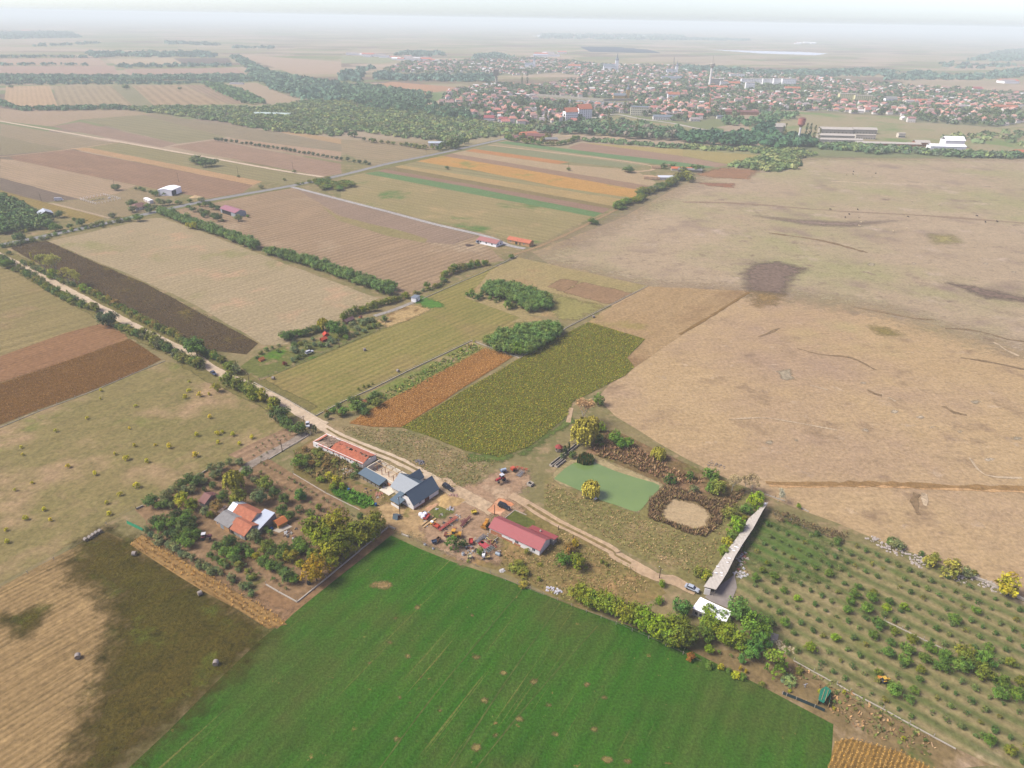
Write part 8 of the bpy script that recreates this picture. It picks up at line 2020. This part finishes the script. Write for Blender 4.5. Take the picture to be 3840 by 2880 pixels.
def town():
    cand=[]
    for i,poly in enumerate(TOWN):
        a=(.12,-.1,.2,-.15)[i]
        for p in scatter(poly,33 if i<2 else 44,.6,a,22 if i<2 else 30):
            if any(inside(p[None],h)[0]for h in HOLES):continue
            cand.append((p[1],p[0],a))
    cand.sort()
    leafy=lambda x,y:math.sin(x/83+1)*math.sin(y/61)+.6*math.sin(x/37+y/53)
    far_v,far_f,far_m=[],[],[]
    seen=0
    MBs=MB()
    for y,x,a in cand:
        if leafy(x,y)>.42 and random.random()<.8:continue
        c,nm=random.choice(RC)
        rz=a+random.choice((0,math.pi/2))+random.uniform(-.15,.15)
        if seen<295 and random.random()<.62 and abs(x)/y<.8:
            seen+=1
            o=bpy.data.objects.new('town_house',random.choice(HM))
            o.location,o.rotation_euler=(x,y,0),(0,0,rz)
            o.scale=(random.uniform(.85,1.2),)*3
            o.color=C(*c,1.3)
            link(o,None,nm+' roofed house among the trees of the distant town','house',nm+' roofed houses of the town')
        else :
            L,D,e,r=random.uniform(10,17),random.uniform(8,11),random.uniform(3.5,5.5),random.uniform(6.5,8.5)
            ca,sa=math.cos(rz),math.sin(rz)
            tr=lambda u,v,z:(x+ca*u-sa*v,y+sa*u+ca*v,z)
            m=random.choice((0,1,2,3,3,5))
            q=[(-L/2,-D/2),(L/2,-D/2),(L/2,D/2),(-L/2,D/2)]
            MBs.hull([tr(u,v,0)for u,v in q],[tr(u,v,e)for u,v in q],4)
            MBs.hull([tr(u*1.06,v*1.08,e+.01)for u,v in q],[tr(-L/2,-.1,r),tr(L/2,-.1,r),tr(L/2,.1,r),tr(-L/2,.1,r)],m)
    MBs.build('far_town_houses',[plain('far_tile',C(*RC[k][0],1.25),.9,.2,.02)for k in (0,2,4,3)]+[HOUSE_WALL,plain('pale_roof',C(216,212,206,1.2),.9,.1,.02)],None,label='rows of tiny roofs of the far side of the town',cat='houses',kind='stuff')
    n=0
    far=[]
    for i,poly in enumerate(TOWN):
        for p in scatter(poly,19 if i<2 else 27,1.0,.3):
            if any(inside(p[None],h)[0]for h in HOLES[:2]):continue
            if leafy(p[0],p[1])>.2 or random.random()<.62:far.append(p)
    far.sort(key=lambda p:p[1])
    rest=[]
    for p in far:
        if n<240 and random.random()<.5 and abs(p[0])/p[1]<.8:
            n+=1
            plant('town_tree','far',(p[0],p[1],0),random.uniform(8,13),random.choice([(90,106,66),(82,98,62),(100,116,74)]),'dark green garden tree between the houses of the distant town','tree','garden trees of the town',False,1.0)
        else :rest.append(p)
    P=np.array(rest)
    stuff('town_greenery',[clump_quads(P,RNG.uniform(8,18,len(P)),20,RNG.uniform(5,10,len(P)),cl((96,112,80),(88,104,78),(106,118,80),k=1.7),.8,.55,.2)],'green of the countless trees among the town houses','trees')
town()
# apartment blocks, churches, towers
def block(name,label,cat,c,x,y,L,D,H,ang,wall,roofm,fl=4,nw=10,gable=0.0,group=None):
    p=W(c,x,y)
    H*=1.2
    L*=1.08*MPP(c,x,y)  # given as it shows in the crop
    D=min(D,max(9,L*.6))
    t=thing(name,(p.x,p.y,0),ang,label,cat,group)
    b=MB();b.box(-L/2,-D/2,-.3,L/2,D/2,H);b.build('wall',wall,t)
    b=MB()
    if gable:
        s=gable/(D/2)
        b.slab([(-L/2-.6,-D/2-.6,H-.6*s+.1),(L/2+.6,-D/2-.6,H-.6*s+.1),(L/2+.6,0,H+gable),(-L/2-.6,0,H+gable)],.25)
        b.slab([(L/2+.6,D/2+.6,H-.6*s+.1),(-L/2-.6,D/2+.6,H-.6*s+.1),(-L/2-.6,0,H+gable),(L/2+.6,0,H+gable)],.25)
    else :b.box(-L/2-.3,-D/2-.3,H+.01,L/2+.3,D/2+.3,H+.5)
    b.build('roof',roofm,t)
    me=None
    for k in range(fl):
        for i in range(nw):
            if me is None:
                b=MB();b.box(-.8,-.03,0,.8,0,1.6);me=b.mesh('window',M['glass'])
            o=bpy.data.objects.new('window',me);link(o,t);o.location=(-L/2+L*(i+.5)/nw,-D/2-.01,1.0+k*(H/fl))
    return t
cream2=plain('cream_block',C(232,226,196,1.1),.9,.05)
yel2=plain('pale_yellow_block',C(236,230,176,1.1),.9,.05)
block('apartment_block','white apartment block with orange gabled roof nearer the paved road','apartments','10',1482,782,78,18,14,.35,M['white2'],M['orangetile'],4,6,7)
block('apartment_block','white and orange striped apartment block with hipped roof beside the first','apartments','10',1568,770,84,18,16,.35,M['white2'],M['orangetile'],5,6,8)
block('apartment_block','long cream four storey block beside tall poplars','apartments','10',1928,748,100,14,14,-.1,cream2,M['lightgrey'],4,10)
block('apartment_block','pale yellow apartment block in two stepped parts','apartments','20',1060,650,90,14,13,-.05,yel2,M['concrete'],5,9)
block('apartment_block','second pale yellow apartment block right of the stepped one','apartments','20',1165,655,98,14,11,-.05,yel2,M['concrete'],5,9)
for i,(x,y,L,H)in enumerate([(410,548,60,14),(480,546,62,14),(550,550,62,15),(615,555,55,17),(680,560,72,18),(430,585,48,17),(215,555,66,16),(262,560,38,12),(350,503,78,10)]):
    block('apartment_block',['white block leftmost in the central slab row','white block second in the central slab row','white block in the middle of the central slab row','white block fourth in the central slab row','tall greyish slab at the right end of the central row','bright white block in front of the central slab row','grey white block right of the tall tower','small white block beside the grey white one','long white block behind the central slab row'][i],'apartments','20',x,y,L,18,H,-.1,M['white2']if i!=6 else M['grey'],M['concrete'],5,8)
for i,(c,x,y,L,D,H,g,r)in enumerate([('20',225,582,104,18,6,4,'orangetile'),('20',705,588,84,16,6,4,'orangetile'),('20',330,555,60,16,6,5,'orangetile'),('20',1340,668,60,14,9,5,'asbestos'),('20',1520,672,90,16,6,4,'orangetile'),('20',2080,715,120,16,7,4,'oldtile'),('10',1510,445,70,20,9,5,'orangetile'),('10',2150,640,66,16,9,5,'oldtile'),('20',1900,590,44,16,6,5,'redtile'),('10',958,782,60,12,5,4,'redtile'),('10',1050,790,50,11,5,3,'redtile')]):
    block('public_building',['cream school with orange roof below the tall tower','long hall with bright orange roof before the slab row','orange roofed hall beside the white slabs','white gabled house right of the yellow apartment blocks','orange and yellow compound in the right half of the town','pinkish barracks with brown roof at the right end of town','long cream building with orange roof at the far edge of town','brick hall with brown red roof near the cream block','big red roofed house at the far right of town','red roofed house at the edge of the scrub woods','pale house with pinkish red roof at the town entrance'][i],'building',c,x,y,L,D,H,-.05,M['white2']if i not in (4,5)else (M['ochre']if i==4 else M['orange_plaster']),M[r],2,8,g)
for i,(c,x,y,L,D,H,g,wl_,rf)in enumerate([('10',2135,520,110,26,7,4,'white','lightgrey'),('10',1290,372,80,30,9,4,'white','silver'),('20',985,902,190,20,6,2,'concrete','oldsheet'),('20',1320,950,360,10,4.5,2,'brick','oldsheet'),('20',1010,925,250,10,4.5,2,'cream','oldsheet'),('20',985,862,175,16,6,3,'concrete','oldsheet'),('20',1170,864,130,14,6,3,'concrete','oldsheet'),('20',1175,900,110,10,6,.8,'cream','concrete'),('20',1700,975,192,14,6,2.5,'white2','whiteroof'),('20',1738,950,104,18,9,5,'white2','whiteroof'),('20',620,875,52,12,12,5,'concrete','oldsheet'),('20',370,742,200,12,5,3,'brick','browntile'),('20',265,770,80,8,4,1.5,'white','lightgrey'),('20',1540,945,80,12,5,3,'brick','oldsheet'),('20',2195,1005,90,12,4,3,'white','orangetile'),('20',1410,890,36,9,6,.8,'cream','concrete'),('10',2080,775,110,14,5,3,'white','lightgrey')]):
    block('hall',['wide white hall in the middle of the town','pale hall on the far plain behind the town','long concrete shed with grey roof in the ruined works','very long brick shed with grey roof along the pasture','low cream shed before the long concrete shed','roofless grey shed at the back of the ruined works','grey shed with broken roof right of the back shed','cream concrete skeleton in the ruined works','bright white low warehouse at the pasture scrub','tall white warehouse behind the low white one','grey silo hall behind the tree belt','long brick barracks with brown roof at the town edge','small white shed below the brick barracks','brick shed at the end of the long brick shed','low house with orange roof at the right picture edge','small cream cube house behind the brick shed','pale green roofed shed near the town road'][i],'hall',c,x,y,L,D,H,-.05,M[wl_],M[rf],1,8,g)
def tower(name,label,cat,c,x,y,parts):
    p=W(c,x,y)
    return mk(name,label,cat,(p.x,p.y,0),0,parts)
for c,x,y,k,lb,wm in [('10',1842,650,1.0,'yellow church with slim white spire behind the cemetery','ochre'),('10',1772,458,1.5,'white church with tall spire at the far edge of town','white2'),('10',1242,438,1.1,'small white church with pointed spire far left in town','white2'),('20',15-65,480,1.1,'white church tower with onion cap behind the town hall','white2')]:
    tower('church',lb,'church',c,x,y,[('nave',M[wm],[('b',-30*k,-7*k,0,0,7*k,11*k)]),('nave_roof',M['lightgrey'],[('h',[(-30.4*k,-7.6*k,11.01*k),(0,-7.6*k,11.01*k),(0,7.6*k,11.01*k),(-30.4*k,7.6*k,11.01*k)],[(-30*k,-.2,16*k),(0,-.2,16*k),(0,.2,16*k),(-30*k,.2,16*k)])]),('tower',M[wm],[('b',.05,-4*k,0,8*k,4*k,24*k)]),('spire',M['lightgrey'],[('l',[(5*k,24.01*k),(4.4*k,27*k),(2.2*k,30*k),(.15,42*k)],8,(4*k,0))])])
tower('water_tower','water tower with red cylindrical tank on a slim white shaft','water tower','20',745,925,[('shaft',M['white'],[('l',[(2.4,0),(1.6,6),(1.5,24)],12)]),('tank',plain('red_tank',C(206,130,116),.8,.1),[('l',[(1.6,24.01),(5.4,28),(5.8,36),(5.2,37)],16)]),('cap',M['browntile'],[('l',[(5.9,37.01),(3,38.5),(.2,39)],16)])])
tower('water_tower','old concrete water tower with broad grey head left in town','water tower','10',1003,555,[('shaft',M['concrete'],[('l',[(3.5,0),(3,26)],12)]),('tank',M['oldconcrete'],[('b',-7,-7,26.01,7,7,42)])])
tower('observation_tower','tall grey tower with flared head in the town centre','tower','20',172,568,[('shaft',M['white'],[('l',[(5,0),(3.6,20),(3.2,52)],12)]),('head',M['concrete'],[('l',[(3.3,52.01),(7,58),(8,64),(6,66)],12)]),('mast',STEEL,[('t',(0,0,66),(0,0,86),.5,.2,6)])])
tower('lattice_mast','tall thin lattice mast rising behind the white hall','mast','10',2145,495,[('leg',STEEL,[('t',(x,y2,0),(x*.15,y2*.15,62),.35,.2,5)for x in (-4,4)for y2 in (-4,4)]),('bracing',STEEL,[('t',(-4+.57*k,-4+.57*k,k*10),(3.4-.57*k,-3.4+.57*k,k*10+10),.2,.2,4)for k in range(6)])])
tower('chimney','slim brick factory chimney at the town edge','chimney','20',168,725,[('shaft',M['brick'],[('l',[(2,0),(1.2,32)],10)]),('rim',M['brick'],[('l',[(1.5,32.01),(1.5,33)],10)])])
# cemetery with its long white wall and the stones
fence('cemetery_wall','long white wall along the cemetery in the town','10',[(1265,622),(1500,640),(1700,655),(1890,652)],kerb=(1.2,5),gap=9000,cat='wall')
cp=scatter(WL('10',[(1240,640),(1500,652),(1860,672),(1900,692),(1700,690),(1500,672)]),7,1)
Vt=np.repeat(np.concatenate([cp,np.full((len(cp),1),1.4)],1)[:,None,:],4,1)+np.array([[-1.6,0,-1.4],[1.6,0,-1.4],[1.6,.3,1.2],[-1.6,.3,1.2]])[None]
stuff('gravestones',[(Vt,np.full((len(cp),3),.5)*RNG.uniform(.6,1.3,(len(cp),1)))],'pale gravestones crowded in the walled cemetery','gravestones')
sheet('cemetery_lawn',WL('10',[(1265,618),(1500,622),(1890,650),(1700,656),(1500,643)]),field_mat('cemetery_lawn',C(150,148,110),C(138,142,100),0),4,0)
# solar farm, far works
SOL=WL('10',[(1520,306),(1780,308),(1990,328),(2040,346),(1620,338)])
SP=scatter(SOL,34,0,0,60)
Vs=np.repeat(np.concatenate([SP,np.full((len(SP),1),2.0)],1)[:,None,:],4,1)+np.array([[-29,-9,-1.2],[29,-9,-1.2],[29,9,3.0],[-29,9,3.0]])[None]
stuff('solar_panels',[(Vs,np.tile([[.012,.022,.04]],(len(SP),1)))],'dark blue solar field far out on the plain','solar panels',tint_mat('solar_glass',0,.6))
def far_village(c,poly,spacing,nm,lb,size=1.0):
    b=MB()
    for p in scatter(WL(c,poly),spacing,1.0):
        s=random.uniform(10,24)*size;d=random.uniform(9,14)*size;h=random.uniform(4,7)*size;x,y=p
        b.hull([(x-s,y-d,0),(x+s,y-d,0),(x+s,y+d,0),(x-s,y+d,0)],[(x-s,y-d,h),(x+s,y-d,h),(x+s,y+d,h),(x-s,y+d,h)],0)
        b.hull([(x-s-.5,y-d-.5,h+.01),(x+s+.5,y-d-.5,h+.01),(x+s+.5,y+d+.5,h+.01),(x-s-.5,y+d+.5,h+.01)],[(x-s,y-.1,h*1.7),(x+s,y-.1,h*1.7),(x+s,y+.1,h*1.7),(x-s,y+.1,h*1.7)],random.choice((1,2,0)))
    b.build(nm,[M['white2'],plain('far_roof',C(206,120,96),.9,.1),plain('far_roof',C(170,160,156),.9,.1)],None,label=lb,cat='village',kind='stuff')
far_village('10',[(1230,232),(1700,225),(2212,240),(2212,260),(1700,250),(1300,245)],150,'far_village','tiny hazy houses of the next village on the plain',1.3)
far_village('10',[(20,350),(300,368),(560,385),(640,405),(430,395),(100,362)],60,'far_sheds','white sheds in a hazy row left of the town',1.2)
far_village('00',[(0,205),(230,207),(230,216),(0,216)],130,'far_village','pale hazy sheds at the left edge of the plain',1.6)
far_village('20',[(740,278),(850,275),(850,288),(740,288)],120,'far_sheds','pale silos far out on the right plain',1.4)
far_village('20',[(2090,530),(2130,530),(2130,545),(2090,545)],30,'far_sheds','pale house on the plain right of the town',1.4)
far_village('10',[(1260,335),(1450,340),(1460,372),(1380,380),(1260,365)],110,'far_works','pale hazy works behind the town',1.5)
